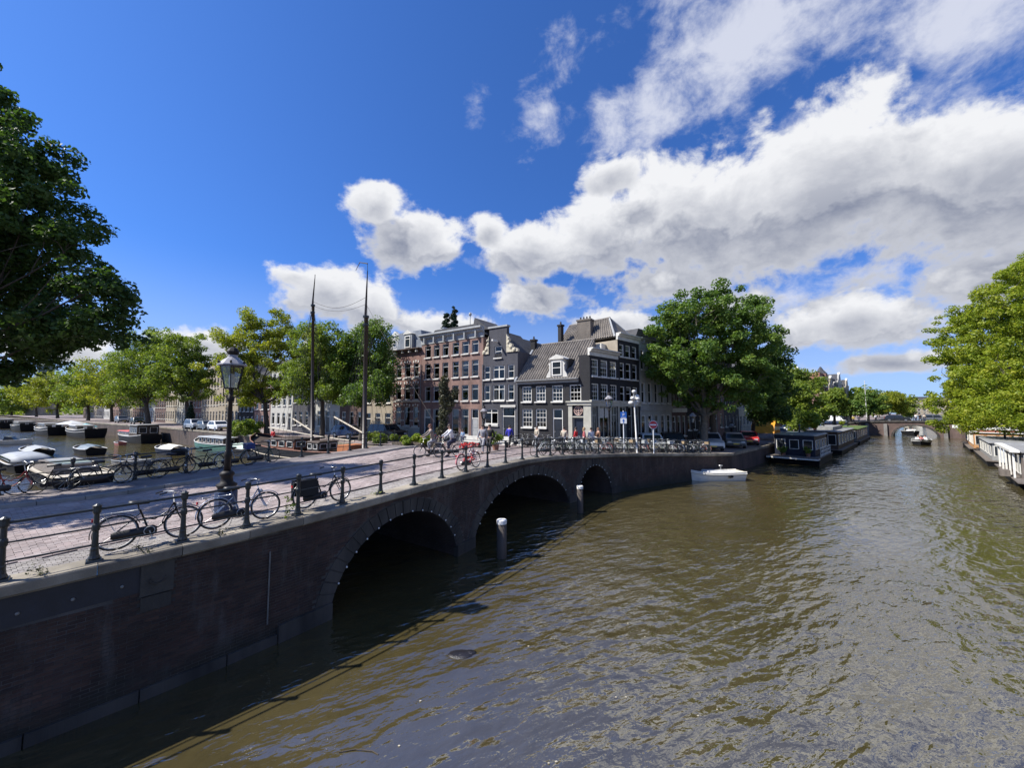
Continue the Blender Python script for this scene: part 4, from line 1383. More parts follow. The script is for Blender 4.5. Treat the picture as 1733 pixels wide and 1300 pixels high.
MORE = [M_GREYB, M_REDB, M_BLACKB, M_PALE, M_BROWNB, M_TAN]
for i in range(6):
    w_ = 6.0
    plain_house(side(t_), w_ - .02, 8, 8.4 + (i % 3) * .9, 3, 3, MORE[i], M_FRAME_W, ['grey brick house hidden behind the bushy tree, far along the right canal', 'red brick house far along the right canal above the white parked cars', 'dark house far along the right canal above the white parked cars', 'pale house far along the right canal, just before the red roofed building', 'brown gabled house far along the right canal, before the red roofed building', 'tan house far along the right canal, beside the red roofed building'][i], top='cornice' if i % 2 else 'gable'); t_ += w_
# tall corner building with red roof
FB = side(t_ + 16)
H = plain_house(FB, 10, 10, 9.0, 4, 4, M_BANDB, M_FRAME_W, 'tall brick building with pale bands and steep red roof beyond the bushy tree', name='corner_building', top='none')
MB().prism([(0.2, 9.0), (9.8, 9.0), (7.5, 13.0), (2.5, 13.0)], .3, 9.5).build('roof', M_REDTILE, H, fix=True)
MB().box(7.6, 10.1, -.3, 2.2, 7, 13.0).build('corner_tower', M_BANDB, H)
for z in (3.0, 5.2, 7.4, 9.2, 11.4): MB().box(-.1, 10.15, -.36, 0, z, z + .35).build('stone_band', M_BLOCK, H)
MB().lathe([(1.5, 13.0), (.7, 14.0), (.15, 15)], 8.8, 1.0, 0, 8).build('tower_roof', M_ROOF, H)
t_ += 30
for i in range(5):
    plain_house(side(t_), 8, 8, 10 + (i * 37 % 3), 4, 4, [M_TAN, M_GREYB, M_PALE, M_BROWNB, M_TAN][i], M_FRAME_W, ['tan gabled house far beyond the far bridge on the left bank', 'grey flat topped house far beyond the far bridge', 'pale house far beyond the far bridge behind round trees', 'brown house far beyond the far bridge behind round trees', 'last tan house before the end of the right canal'][i], top='gable' if i % 2 == 0 else 'cornice'); t_ += 8.3
# row to the left behind the trees of the left canal
LEFT = [
    (5.6, 6.6, 3, 2, M_TAN, 'pale stone fronted house with a white door frame left of the banded brick house', 'cornice', M_TRIM),
    (5.2, 7.0, 3, 2, M_BROWNB, 'brown two storey house with white ground floor behind the tall mast', 'cornice', M_TRIM),
    (6.0, 7.2, 3, 2, M_PALE, 'white two storey house behind the two masts', 'cornice', M_TRIM),
    (6.5, 10.5, 4, 3, M_GREYB, 'grey house with white window frames behind the dark green tree', 'gable', M_TRIM),
    (7.0, 9.5, 4, 3, M_PALE, 'pale blue white house behind the yellow green tree by the masts', 'cornice', M_TRIMG),
    (6.0, 8.0, 3, 3, M_REDB, 'dark red house right of the near lamp post, behind the leafy tree', 'cornice', M_TRIM),
    (6.5, 9.5, 4, 4, M_BLACKB, 'black house with bright cornices left of the lamp post', 'gable', M_TRIM),
    (9.0, 10.5, 6, 3, M_TAN, 'long pale warehouse with rows of small windows behind the canal trees', 'cornice', M_TRIM),
    (9.0, 10.0, 6, 3, M_TAN, 'second long pale warehouse with rows of windows, left of its twin behind the canal trees', 'gable', M_TRIM),
    (7.0, 9.0, 4, 3, M_BANDB, 'red house behind the red roofed barge', 'gable', M_TRIM),
    (8.0, 9.6, 5, 3, M_PALE, 'pale house left of the red house, behind the trees above the barges', 'cornice', M_TRIM),
    (8.0, 10.0, 5, 3, M_TAN, 'tan house behind the trees above the white barge', 'gable', M_TRIM),
    (9.0, 9.0, 5, 3, M_BROWNB, 'brown house behind the far left trees of the canal', 'cornice', M_TRIM),
    (9.0, 10.0, 5, 3, M_PALE, 'pale house far left in the canal row, right of seven more', 'gable', M_TRIM),
    (12.0, 9.0, 6, 3, M_BROWNB, 'brown wide house far left behind the white barge trees', 'cornice', M_TRIM),
    (12.0, 10.0, 6, 3, M_TAN, 'tan wide house far left above the white barge', 'gable', M_TRIM),
    (12.0, 11.0, 6, 3, M_REDB, 'red wide house far left above the grey barge', 'cornice', M_TRIM),
    (12.0, 9.0, 6, 3, M_PALE, 'pale wide house far left past the red one', 'gable', M_TRIM),
    (12.0, 10.0, 6, 3, M_GREYB, 'grey wide house far left past the pale one', 'cornice', M_TRIM),
    (12.0, 11.0, 6, 3, M_TAN, 'beige wide house far left, last but one of the row', 'gable', M_TRIM),
    (12.0, 9.0, 6, 3, M_BROWNB, 'dark brown wide house at the far left end of the row', 'cornice', M_TRIM),
]
d_ = D6
for (w_, h_, b_, f__, wm_, lab, top, tr) in LEFT:
    d_ += w_
    plain_house(front(d_), w_ - .03, 9, h_, b_, f__, wm_, M_FRAME_W, lab, top=top, trim=tr, shop=False)
# taller blocks that show above the trees behind the row
bk_ = Face(ML(MF + 14, L_COR - D6 - 6), A_F)
H = plain_house(bk_, 9, 8, 13.2, 4, 4, M_TAN, M_FRAME_G, 'tall plain house at the back, its flat roof above the dark tree', top='cornice', trim=M_TRIMG)
bk_ = Face(ML(MF + 10, L_COR - D6 - 16), A_F)
H = plain_house(bk_, 7, 8, 12.5, 3, 4, M_PALE, M_FRAME_W, 'house at the back with a round topped gable window above the trees between the masts', top='gable')
# church tower far off to the left
p = at(92, 640, 2.5); p = Vector((-250, 205, 2.5))
t = thing('church_tower', 'slim grey green church tower far away above the trees at the left', 'tower', p)
MB().box(-4, 4, -4, 4, 0, 20).build('tower_shaft', M_TAN, t); MB().lathe([(4.2, 20), (3.2, 22), (3.0, 26), (3.4, 26.3), (2.0, 28), (1.8, 31), (.6, 34), (.1, 40)], n=8).build('spire', mk('copper_green', (.12, .17, .16), .7, .3, 1), t)
# far end of the right canal
for (t0, n0, w_, h_, m_, lab) in ((380, 4, 14, 11, mk('pinkish_stone', (.50, .33, .28), .8, .2, .3), 'pinkish building closing the far end of the right canal'), (300, 8, 14, 9, M_TAN, 'low pale building at the far end of the right canal'), (310, -22, 14, 11, M_TAN, 'tan building at the far left end of the right canal')):
    p = UN(t0, n0)
    f_ = Face(p, A_R - math.pi / 2 + D2R(8))
    plain_house(f_, w_, 10, h_, 6, 5, m_, M_FRAME_W, lab, name='distant_building', top='cornice')
# right bank row, mostly behind the trees
for i in range(7):
    p = UN(168 - i * 24, 31.5)
    plain_house(Face(p, A_R + math.pi), 10, 9, 10 + i % 3, 5, 3, [M_BROWNB, M_TAN, M_REDB][i % 3], M_FRAME_W, ['brown', 'tan', 'red brick', 'dark brown', 'beige', 'brick red', 'deep brown'][i] + ' house on the right bank hidden behind the yellow green trees', top='cornice' if i % 2 else 'gable')

# rainwater pipes between the front houses
M_PIPE = mk('zinc_pipe', (.16, .165, .17), .5, .3, 4)
for l_, hh, lab in ((D1, 5.4, 'rainwater pipe between the narrow slate house and the black corner house'), (D4, 7.6, 'rainwater pipe between the red brick house and the narrow slate house'), (D5, 8.2, 'rainwater pipe between the banded house and the red brick house')):
    x, y, _ = ML(MF - .09, L_COR - l_)
    tag(MB().tube([(x, y, 2.3), (x, y, 2.45 + hh)], .05, 7).build('rainwater_pipe', M_PIPE), lab, 'pipe')
# ------------------------------------------------------------------ trees
land('near_bank', [ML(.5, -22.6)[:2], ML(.5, -140)[:2], ML(-30, -140)[:2], ML(-30, -18)[:2], ML(-6, -21)[:2]], M_ST, lambda x, y: 2.7)
M_BARK = mk('bark', (.085, .07, .055), .95, .5, 5, bump=.8, bscale=18, streak=True)
M_BARKP = mk('pale_bark', (.16, .14, .11), .95, .6, 3, bump=.8, bscale=14, col2=(.06, .055, .045))
LEAF_DK = mk_leaf('leaf_dark', (0.036, 0.074, 0.022), (0.06, 0.118, 0.027), (0.11, 0.18, 0.04), 0.42)
LEAF_MID = mk_leaf('leaf_mid', (0.1, 0.165, 0.027), (0.19, 0.265, 0.042), (0.32, 0.36, 0.06), 0.5)
LEAF_YEL = mk_leaf('leaf_yellow_green', (0.16, 0.21, 0.024), (0.28, 0.32, 0.036), (0.42, 0.4, 0.06), 0.52)
LEAF_BRT = mk_leaf('leaf_bright', (0.13, 0.19, 0.016), (0.25, 0.32, 0.026), (0.42, 0.42, 0.045), 0.5)
LEAF_TREE = mk_leaf('leaf_green', (0.065, 0.13, 0.027), (0.12, 0.205, 0.037), (0.22, 0.29, 0.055), 0.45)
LEAF_EVER = mk_leaf('leaf_evergreen', (.008, .022, .010), (.016, .038, .015), (.03, .06, .02), .1)

def leaf_mesh(name, clumps, n, size, mat, flat=.7, up=.5, seed=1):
    """n separate leaves spread over clumps (centre, radius)"""
    g = np.random.default_rng(seed)
    C = np.array([c[0] for c in clumps]); Rr = np.array([c[1] for c in clumps])
    wgt = Rr ** 2; idx = g.choice(len(C), n, p=wgt / wgt.sum())
    d = g.normal(size=(n, 3)); d /= np.linalg.norm(d, axis=1)[:, None]
    rad = g.random(n) ** .45
    P = C[idx] + d * (Rr[idx] * rad)[:, None] * np.array([1, 1, flat])
    nr = g.normal(size=(n, 3)) * .75 + d * .6 + np.array([0, 0, up]); nr /= np.linalg.norm(nr, axis=1)[:, None]
    a = np.cross(nr, g.normal(size=(n, 3))); a /= np.linalg.norm(a, axis=1)[:, None]
    b = np.cross(nr, a)
    s = size * (.6 + .8 * g.random(n))[:, None]
    tip = P + a * s * .62; base = P - a * s * .5
    l = P + b * s * .34 + nr * s * .10; r = P - b * s * .34 + nr * s * .10
    V = np.stack([base, r, tip, l], 1).reshape(-1, 3)
    me = bpy.data.meshes.new(name)
    me.vertices.add(4 * n); me.loops.add(4 * n); me.polygons.add(n)
    me.vertices.foreach_set('co', V.astype(np.float32).ravel())
    me.loops.foreach_set('vertex_index', np.arange(4 * n, dtype=np.int32))
    me.polygons.foreach_set('loop_start', np.arange(0, 4 * n, 4, dtype=np.int32))
    try: me.polygons.foreach_set('loop_total', np.full(n, 4, dtype=np.int32))
    except Exception: pass
    me.materials.append(mat); me.update(calc_edges=True)
    return me

def make_clumps(blobs, per, cr, seed):
    """clump centres spread through each blob, thicker towards its skin"""
    g = np.random.default_rng(seed); out = []
    vol = np.array([b[1][0] * b[1][1] * b[1][2] for b in blobs]) ** (2 / 3)
    tot = per
    for (c, r), v in zip(blobs, vol):
        k = max(3, int(tot * v / vol.sum()))
        for _ in range(k):
            d = g.normal(size=3); d /= np.linalg.norm(d)
            q = g.random() ** .45 * (1 + .24 * max(0, g.normal()))
            p = np.array(c) + d * np.array(r) * q
            out.append((p, cr * (.6 + .75 * g.random())))
    return out

def limb(mb, a, b, r0, r1, g, bend=.12, n=6, k=5):
    a = np.array(a, float); b = np.array(b, float); L = np.linalg.norm(b - a)
    off = g.normal(size=3) * L * bend; off[2] = abs(off[2]) * .6
    pts = []; rs = []
    for i in range(k + 1):
        t = i / k
        pts.append(tuple(a * (1 - t) + b * t + off * math.sin(math.pi * t) * (1 - .3 * t) + g.normal(size=3) * L * .012)); rs.append(r0 * (1 - t) + r1 * t)
    mb.tube(pts, rs, n)
    return pts

def tree(name, label, base, blobs, leafm, nleaf, lsize, clumps=60, cr=1.0, tr=.3, seed=1, bark=None, group=None, fork=None, trunks=1, flat=.7, lean=(0, 0), lt=1.0):
    """blobs in world space ((x,y,z),(rx,ry,rz)); trunk from base with limbs into the blobs"""
    t = thing(name, label, 'tree', base, 0, group)
    clumps = int(clumps * 1.9); cr *= .72; nleaf = int(nleaf * 1.45); lsize *= .78
    g = np.random.default_rng(seed + 50)
    bx = np.array(base)
    lb = [(np.array(c) - bx, r) for c, r in blobs]
    cm = np.mean([c for c, r in lb], axis=0)
    zmin = min(c[2] - r[2] for c, r in lb)
    fz = fork if fork is not None else max(1.5, zmin + .3)
    top = np.array([lean[0] + cm[0] * .35, lean[1] + cm[1] * .35, fz])
    tb = MB()
    tb.tube([(0, 0, -.3), (0.0, 0, .12), tuple(top * .35 + np.array([.04, .03, 0])), tuple(top * .7), tuple(top)], [tr * 1.55, tr * 1.2, tr, tr * .88, tr * .78], 10)
    tb.build('trunk', bark or M_BARK, t, True)
    cl = make_clumps(lb, clumps, cr, seed)
    lm = MB()
    for (c, r) in lb:
        e = c - np.array([0, 0, r[2] * .2])
        pts = limb(lm, top - np.array([0, 0, .15]), e, tr * .5 * lt, tr * .14 * lt, g)
        for _ in range(5):
            st = pts[g.integers(2, len(pts))]
            d = g.normal(size=3); d /= np.linalg.norm(d); d[2] = abs(d[2]) * .8
            limb(lm, st, c + d * np.array(r) * .85, tr * .17 * lt, tr * .05 * lt, g, n=5, k=4)
    lm.build('limbs', bark or M_BARK, t, True)
    link('crown', leaf_mesh('crown', cl, nleaf, lsize, leafm, flat, seed=seed), t)
    return t

def pxp(px, py, d):
    """point at depth d seen at a pixel of the photograph"""
    xc = (px - 866.5) / F_PX; yc = (650.0 - py) / F_PX
    r = np.array([xc, math.cos(PITCH) - yc * math.sin(PITCH), math.sin(PITCH) + yc * math.cos(PITCH)])
    return np.array([0, 0, CZ]) + r * (d / r[1])
def blob(px, py, rx, ry, d, deep=None):
    s = d / F_PX
    return (tuple(pxp(px, py, d)), (rx * s, (deep if deep else rx) * s, ry * s))

# the dark tree at the left edge, close by
d = 17.0
bl = [blob(-40, 225, 62, 82, 15.5), blob(10, 185, 26, 48, 15.5), blob(45, 285, 62, 62, 15), blob(40, 370, 98, 75, 15), blob(0, 470, 112, 78, 15.5), blob(165, 480, 50, 42, 14.5), blob(180, 545, 44, 30, 14.5), blob(115, 560, 78, 36, 15),
      blob(40, 590, 72, 40, 16), blob(15, 628, 34, 24, 16), blob(-110, 330, 110, 120, 15), blob(-140, 480, 110, 110, 15.5), blob(-230, 400, 120, 150, 15), blob(110, 420, 34, 34, 14.5), blob(-60, 130, 40, 50, 15.5)]
b0 = ML(-1.6, -26.5, 2.7)
tree('street_tree', 'large dark green tree whose branches hang in from the left edge of the view', b0, bl, LEAF_DK, 72000, .20, 440, .64, .34, 3, lt=.35, fork=4.4, flat=.75)

bl = [blob(-330, 420, 110, 110, 10.5), blob(-380, 300, 120, 110, 10.5), blob(-300, 520, 90, 70, 10.5)]
tree('street_tree', 'dark tree just outside the left edge that shades the bridge road', ML(-3.5, -24.5, 2.7), bl, LEAF_DK, 16000, .2, 120, .62, .3, 4, fork=4.0)

# the big tree on the corner by the quay, with its companions
bs = at(1190, 757, 2.1)
bl = [blob(1170, 545, 55, 52, 36), blob(1230, 540, 62, 55, 37), blob(1150, 600, 58, 50, 35.5), blob(1215, 610, 72, 58, 36.5), blob(1275, 590, 42, 62, 38), blob(1200, 665, 70, 34, 36), blob(1130, 555, 34, 44, 36), blob(1265, 650, 48, 38, 38), blob(1120, 625, 30, 22, 35)]
tree('street_tree', 'big round two trunked tree on the quay at the end of the bike rack', (bs.x, bs.y, zg(bs.x, bs.y)), bl, LEAF_TREE, 52000, .27, 250, .95, .36, 11, M_BARKP, fork=3.4)
mb = MB(); limb(mb, (1.6, 1.6, -.2), (2.0, 1.3, 5.2), .34, .22, np.random.default_rng(5), .05, 9)
mb.build('trunk', M_BARK, [o for o in S.objects if o.name.startswith('street_tree') and o.type == 'EMPTY'][-1], True)
bl = [blob(1290, 600, 34, 42, 43), blob(1312, 640, 28, 40, 43), blob(1280, 660, 40, 34, 42), blob(1300, 690, 34, 20, 43)]
p = pxp(1271, 740, 46)
tree('street_tree', 'smaller dark green tree just right of the big two trunked tree', (p[0], p[1], 1.8), bl, LEAF_DK, 16000, .30, 110, .95, .2, 13, fork=3.6)
bl = [blob(1345, 668, 34, 24, 50), blob(1330, 690, 34, 26, 50), blob(1362, 693, 34, 26, 50), blob(1345, 708, 44, 15, 49)]
p = pxp(1347, 728, 50); tree('bushy_tree', 'low round bushy tree over the dark houseboat on the right canal', (p[0], p[1], 2.5), bl, LEAF_MID, 16000, .34, 90, 1.0, .18, 14, fork=1.7)
bl = [blob(1340, 640, 26, 22, 62), blob(1365, 650, 22, 20, 62), blob(1352, 665, 34, 24, 62)]
p = pxp(1350, 722, 62); tree('street_tree', 'airy tree rising behind the round bushy tree', (p[0], p[1], 2.5), bl, LEAF_MID, 6000, .36, 50, 1.1, .2, 15)
for i, (px, py, rx, ry, d, lab, lf) in enumerate(((1412, 680, 17, 24, 84, 'slender green tree beside the red roofed brick building', LEAF_MID), (1470, 684, 24, 24, 112, 'dark round tree beyond the left end of the far bridge', LEAF_TREE),
        (1505, 682, 26, 24, 120, 'yellow green round tree beyond the far bridge, left of the arch', LEAF_YEL), (1530, 690, 17, 17, 150, 'small tree in the distance above the arch of the far bridge', LEAF_MID), (1440, 690, 14, 14, 100, 'low tree by the left landing of the far bridge', LEAF_TREE))):
    p = pxp(px, 712, d)
    tree('distant_tree', lab, (p[0], p[1], 2.5), [blob(px - rx * .3, py, rx * .75, ry * .8, d), blob(px + rx * .4, py + 3, rx * .7, ry * .8, d), blob(px, py - ry * .35, rx * .6, ry * .6, d)], lf, 5000, .55, 40, 1.6, .25, 20 + i)

# right bank: yellow green trees leaning over the water
def right_tree(label, t, n, bl, nleaf, ls, lf, seed, tr=.35):
    p = UN(t - 6, n + 1.0, 2.0)
    tree('bank_tree', label, p, bl, lf, nleaf, ls, 170, 1.15, tr, seed, fork=3.0)
right_tree('yellow green tree leaning over the canal, nearest the far bridge', 74, 23, [blob(1630, 560, 34, 44, 62), blob(1622, 625, 40, 50, 60), blob(1610, 690, 36, 34, 58), blob(1660, 600, 44, 60, 60), blob(1665, 690, 46, 36, 58), blob(1655, 540, 34, 34, 62)], 30000, .34, LEAF_BRT, 31)
right_tree('tallest yellow green tree of the right bank, at the right edge of the view', 48, 23, [blob(1700, 545, 52, 55, 47), blob(1735, 490, 55, 50, 47), blob(1700, 630, 58, 55, 45), blob(1760, 580, 60, 70, 46), blob(1740, 680, 60, 40, 44), blob(1790, 480, 60, 60, 48)], 40000, .30, LEAF_BRT, 32)
right_tree('low hanging yellow green boughs over the grey houseboat on the right', 38, 22.5, [blob(1690, 690, 40, 26, 43), blob(1720, 705, 46, 24, 41), blob(1765, 690, 60, 40, 41), blob(1640, 712, 26, 16, 48)], 20000, .27, LEAF_BRT, 33, .25)
right_tree('green tree standing behind the first trees of the right bank', 92, 25, [blob(1690, 600, 60, 70, 80), blob(1660, 660, 50, 50, 80)], 9000, .42, LEAF_YEL, 34)

# along the far quay of the left canal
LT = [
    (453, 50, [(400, 585, 38, 40), (445, 560, 46, 40), (490, 580, 40, 42), (440, 620, 60, 46), (385, 630, 34, 40), (495, 630, 34, 38), (440, 665, 50, 22)], LEAF_YEL, 30000, .27, 'broad yellow green tree between the lamp post and the first mast', .3),
    (546, 42.5, [(545, 585, 40, 36), (520, 625, 42, 42), (575, 620, 38, 46), (545, 660, 56, 24)], LEAF_MID, 24000, .25, 'mid green tree directly behind the first mast', .24),
    (612, 39.5, [(620, 585, 34, 42), (600, 625, 36, 46), (645, 620, 30, 48), (620, 660, 46, 22), (635, 560, 18, 20)], LEAF_TREE, 26000, .24, 'dark green tree directly behind the taller mast', .24),
    (318, 66, [(312, 592, 30, 28), (290, 625, 34, 34), (335, 625, 30, 36), (312, 655, 46, 24)], LEAF_MID, 16000, .36, 'light green tree just left of the near lamp post', .28),
    (252, 80, [(240, 585, 36, 28), (270, 595, 34, 34), (215, 620, 34, 34), (255, 630, 46, 40), (225, 665, 46, 20)], LEAF_MID, 18000, .42, 'tall green tree over the red roofed barge', .42),
    (190, 100, [(175, 630, 34, 26), (205, 645, 34, 26), (180, 665, 40, 24)], LEAF_YEL, 9000, .5, 'yellow green tree left of the tall tree over the red barge', .34),
    (150, 112, [(140, 640, 30, 26), (165, 655, 30, 26), (140, 668, 34, 20)], LEAF_MID, 8000, .55, 'green tree above the barge with parasols', .36),
    (98, 140, [(85, 650, 32, 22), (110, 660, 30, 22), (85, 675, 36, 18)], LEAF_YEL, 8000, .65, 'yellow green tree above the white barges at the left', .4),
    (62, 165, [(50, 660, 26, 18), (70, 672, 26, 18)], LEAF_YEL, 6000, .75, 'yellow tree at the far left of the canal row', .4),
    (20, 200, [(12, 668, 30, 18), (30, 682, 30, 16)], LEAF_MID, 6000, .85, 'hazy green tree at the left edge far along the canal', .4),
    (-25, 230, [(-20, 668, 34, 20), (-30, 684, 30, 16)], LEAF_YEL, 4000, .9, 'last tree before the left edge of the view', .4),
]
for i, (px, d, bs_, lf, n, ls, lab, tr) in enumerate(LT):
    p = pxp(px, 700, d)
    tree('canal_tree', lab, (p[0], p[1], 2.5), [blob(*q, d + random.uniform(-1.5, 1.5)) for q in bs_], lf, n, ls, 130, 1.1 if d < 70 else 1.8, tr, 60 + i)

# slim poplars behind the red brick house, conical evergreen, hedge, planters
for i, (px, py, rx, ry, lab) in enumerate(((755, 545, 6, 16, 'shorter of two dark poplar tops above the red brick house'), (768, 540, 8, 20, 'taller of two dark poplar tops above the red brick house'))):
    p = pxp(px, 700, 58); b_ = [blob(px, py - ry * .3, rx * .6, ry * .8, 58), blob(px, py + ry * .6, rx, ry * .9, 58), blob(px, py + ry * 2, rx * 1.1, ry, 58)]
    tree('poplar', lab, (p[0], p[1], 2.5), b_, LEAF_EVER, 5000, .26, 40, .55, .2, 80 + i)
p = pxp(321, 726, 64); t = thing('conical_evergreen', 'small dark conical evergreen on the far quay, left of the lamp post', 'tree', (p[0], p[1], 2.5))
cl = [(np.array([0, 0, .4 + z]), .85 * (1 - z / 4.4) + .12) for z in np.linspace(0, 3.9, 9)]
MB().tube([(0, 0, -.1), (0, 0, 2)], .1, 6).build('trunk', M_BARK, t); link('crown', leaf_mesh('crown', cl, 4000, .2, LEAF_EVER, 1.0, seed=4), t)
def bush(name, label, x, y, z, rx, ry, rz, lf, n, ls, seed, cat='bush', rz_=0.0, group=None):
    t = thing(name, label, cat, (x, y, z), rz_, group)
    g = np.random.default_rng(seed)
    cl = [(np.array([g.uniform(-rx, rx), g.uniform(-ry, ry), g.uniform(.1, rz)]), min(rz, ry, rx) * .55 + .12) for _ in range(max(6, int(10 * rx)))]
    mb = MB()
    for c in cl[::2]: mb.tube([(c[0][0] * .6, c[0][1] * .6, -.1), tuple(c[0])], .02, 4)
    mb.build('stems', M_BARK, t)
    link('foliage', leaf_mesh('foliage', cl, n, ls, lf, .8, seed=seed), t)
    return t
p = pxp(412, 730, 50); bush('hedge', 'dense green hedge on the far quay right behind the lamp post', p[0], p[1], 2.5, 2.6, .9, 1.6, LEAF_MID, 7000, .2, 5, 'hedge', A_F)
p = pxp(640, 735, 36); bush('shrub', 'low shrub on the quay behind the stern of the tall sailing ship', p[0], p[1], 2.5, 1.2, .6, .9, LEAF_MID, 3000, .14, 6, rz_=A_F)
M_PLANT = mk('planter_wood', (.10, .08, .06), .9, .4, 4)
for i, (px, lab) in enumerate(((683, 'left planter of yellow green box along the railing end'), (706, 'middle planter of yellow green box along the railing end'), (730, 'right planter of yellow green box along the railing end'))):
    p = at(px, 762, 2.75)
    t = bush('planter', lab, p.x, p.y, zg(p.x, p.y), .75, .35, .75, LEAF_BRT if i else LEAF_MID, 3500, .11, 90 + i, 'planter', A_F)
    MB().box(-.8, .8, -.42, .42, 0, .34).build('trough', M_PLANT, t)
# leaning ivy-clad tree before the red house
p = at(742, 752, 2.55)
t = thing('leaning_tree', 'thin leaning tree wrapped in ivy in front of the red brick house', 'tree', (p.x, p.y, 2.55))
g = np.random.default_rng(9); mb = MB()
P1 = pxp(771, 665, p.y); P2 = pxp(752, 640, p.y); P3 = pxp(738, 700, p.y)
rel = lambda q: tuple(np.array(q) - np.array([p.x, p.y, 2.55]))
mb.tube([(0, 0, -.1), rel(pxp(748, 715, p.y)), rel(P1)], [.14, .11, .05], 7); mb.tube([(0.3, 0, -.1), rel(pxp(757, 700, p.y)), rel(P2)], [.12, .09, .04], 7)
mb.build('trunk', M_BARKP, t, True)
cl = []
for a_, b_ in ((np.array((0, 0, 1.0)), np.array(rel(P1))), (np.array((.3, 0, .8)), np.array(rel(P2))), (np.array(rel(pxp(757, 690, p.y))), np.array(rel(pxp(752, 650, p.y))))):
    for q in np.linspace(.1, 1, 9): cl.append((a_ * (1 - q) + b_ * q + g.normal(size=3) * .12, .42))
link('ivy', leaf_mesh('ivy', cl, 5200, .15, mk_leaf('leaf_ivy', (.03, .04, .02), (.07, .075, .04), (.14, .13, .07), .2), 1.0, seed=5), t)
# weeds growing from the coping of the bridge
for i, (px, lab, n, h) in enumerate(((92, 'dry weed tuft in the coping at the left end of the bridge', 45, .15), (258, 'dry trailing weed in the coping beside the first bicycle', 45, .14), (380, 'dry weed tuft at the foot of the third railing post', 40, .13), (488, 'leafy weed growing by the wheel of the second bicycle', 140, .55), (640, 'small weed in the coping beyond the bicycle with panniers', 30, .15))):
    s = s_of_px(px); x, y = Rp(s, .05)
    cl = [(np.array([random.uniform(-.15, .15) * (1 + h), random.uniform(-.1, .1), random.uniform(.02, h)]), .08) for _ in range(8)]
    t = thing('weed', lab, 'weed', (x, y, Rz(s) + .01))
    mb = MB()
    for c in cl: mb.tube([(0, 0, 0), (c[0][0] * .4, c[0][1] * .4, c[0][2] * .7), tuple(c[0])], .004, 3)
    dry = i < 3
    mb.build('stems', M_BARKP if dry else M_BARK, t); link('leaves', leaf_mesh('leaves', cl, n, .045, MATS['leaf_ivy'] if dry else LEAF_MID, .8, seed=30 + i), t)
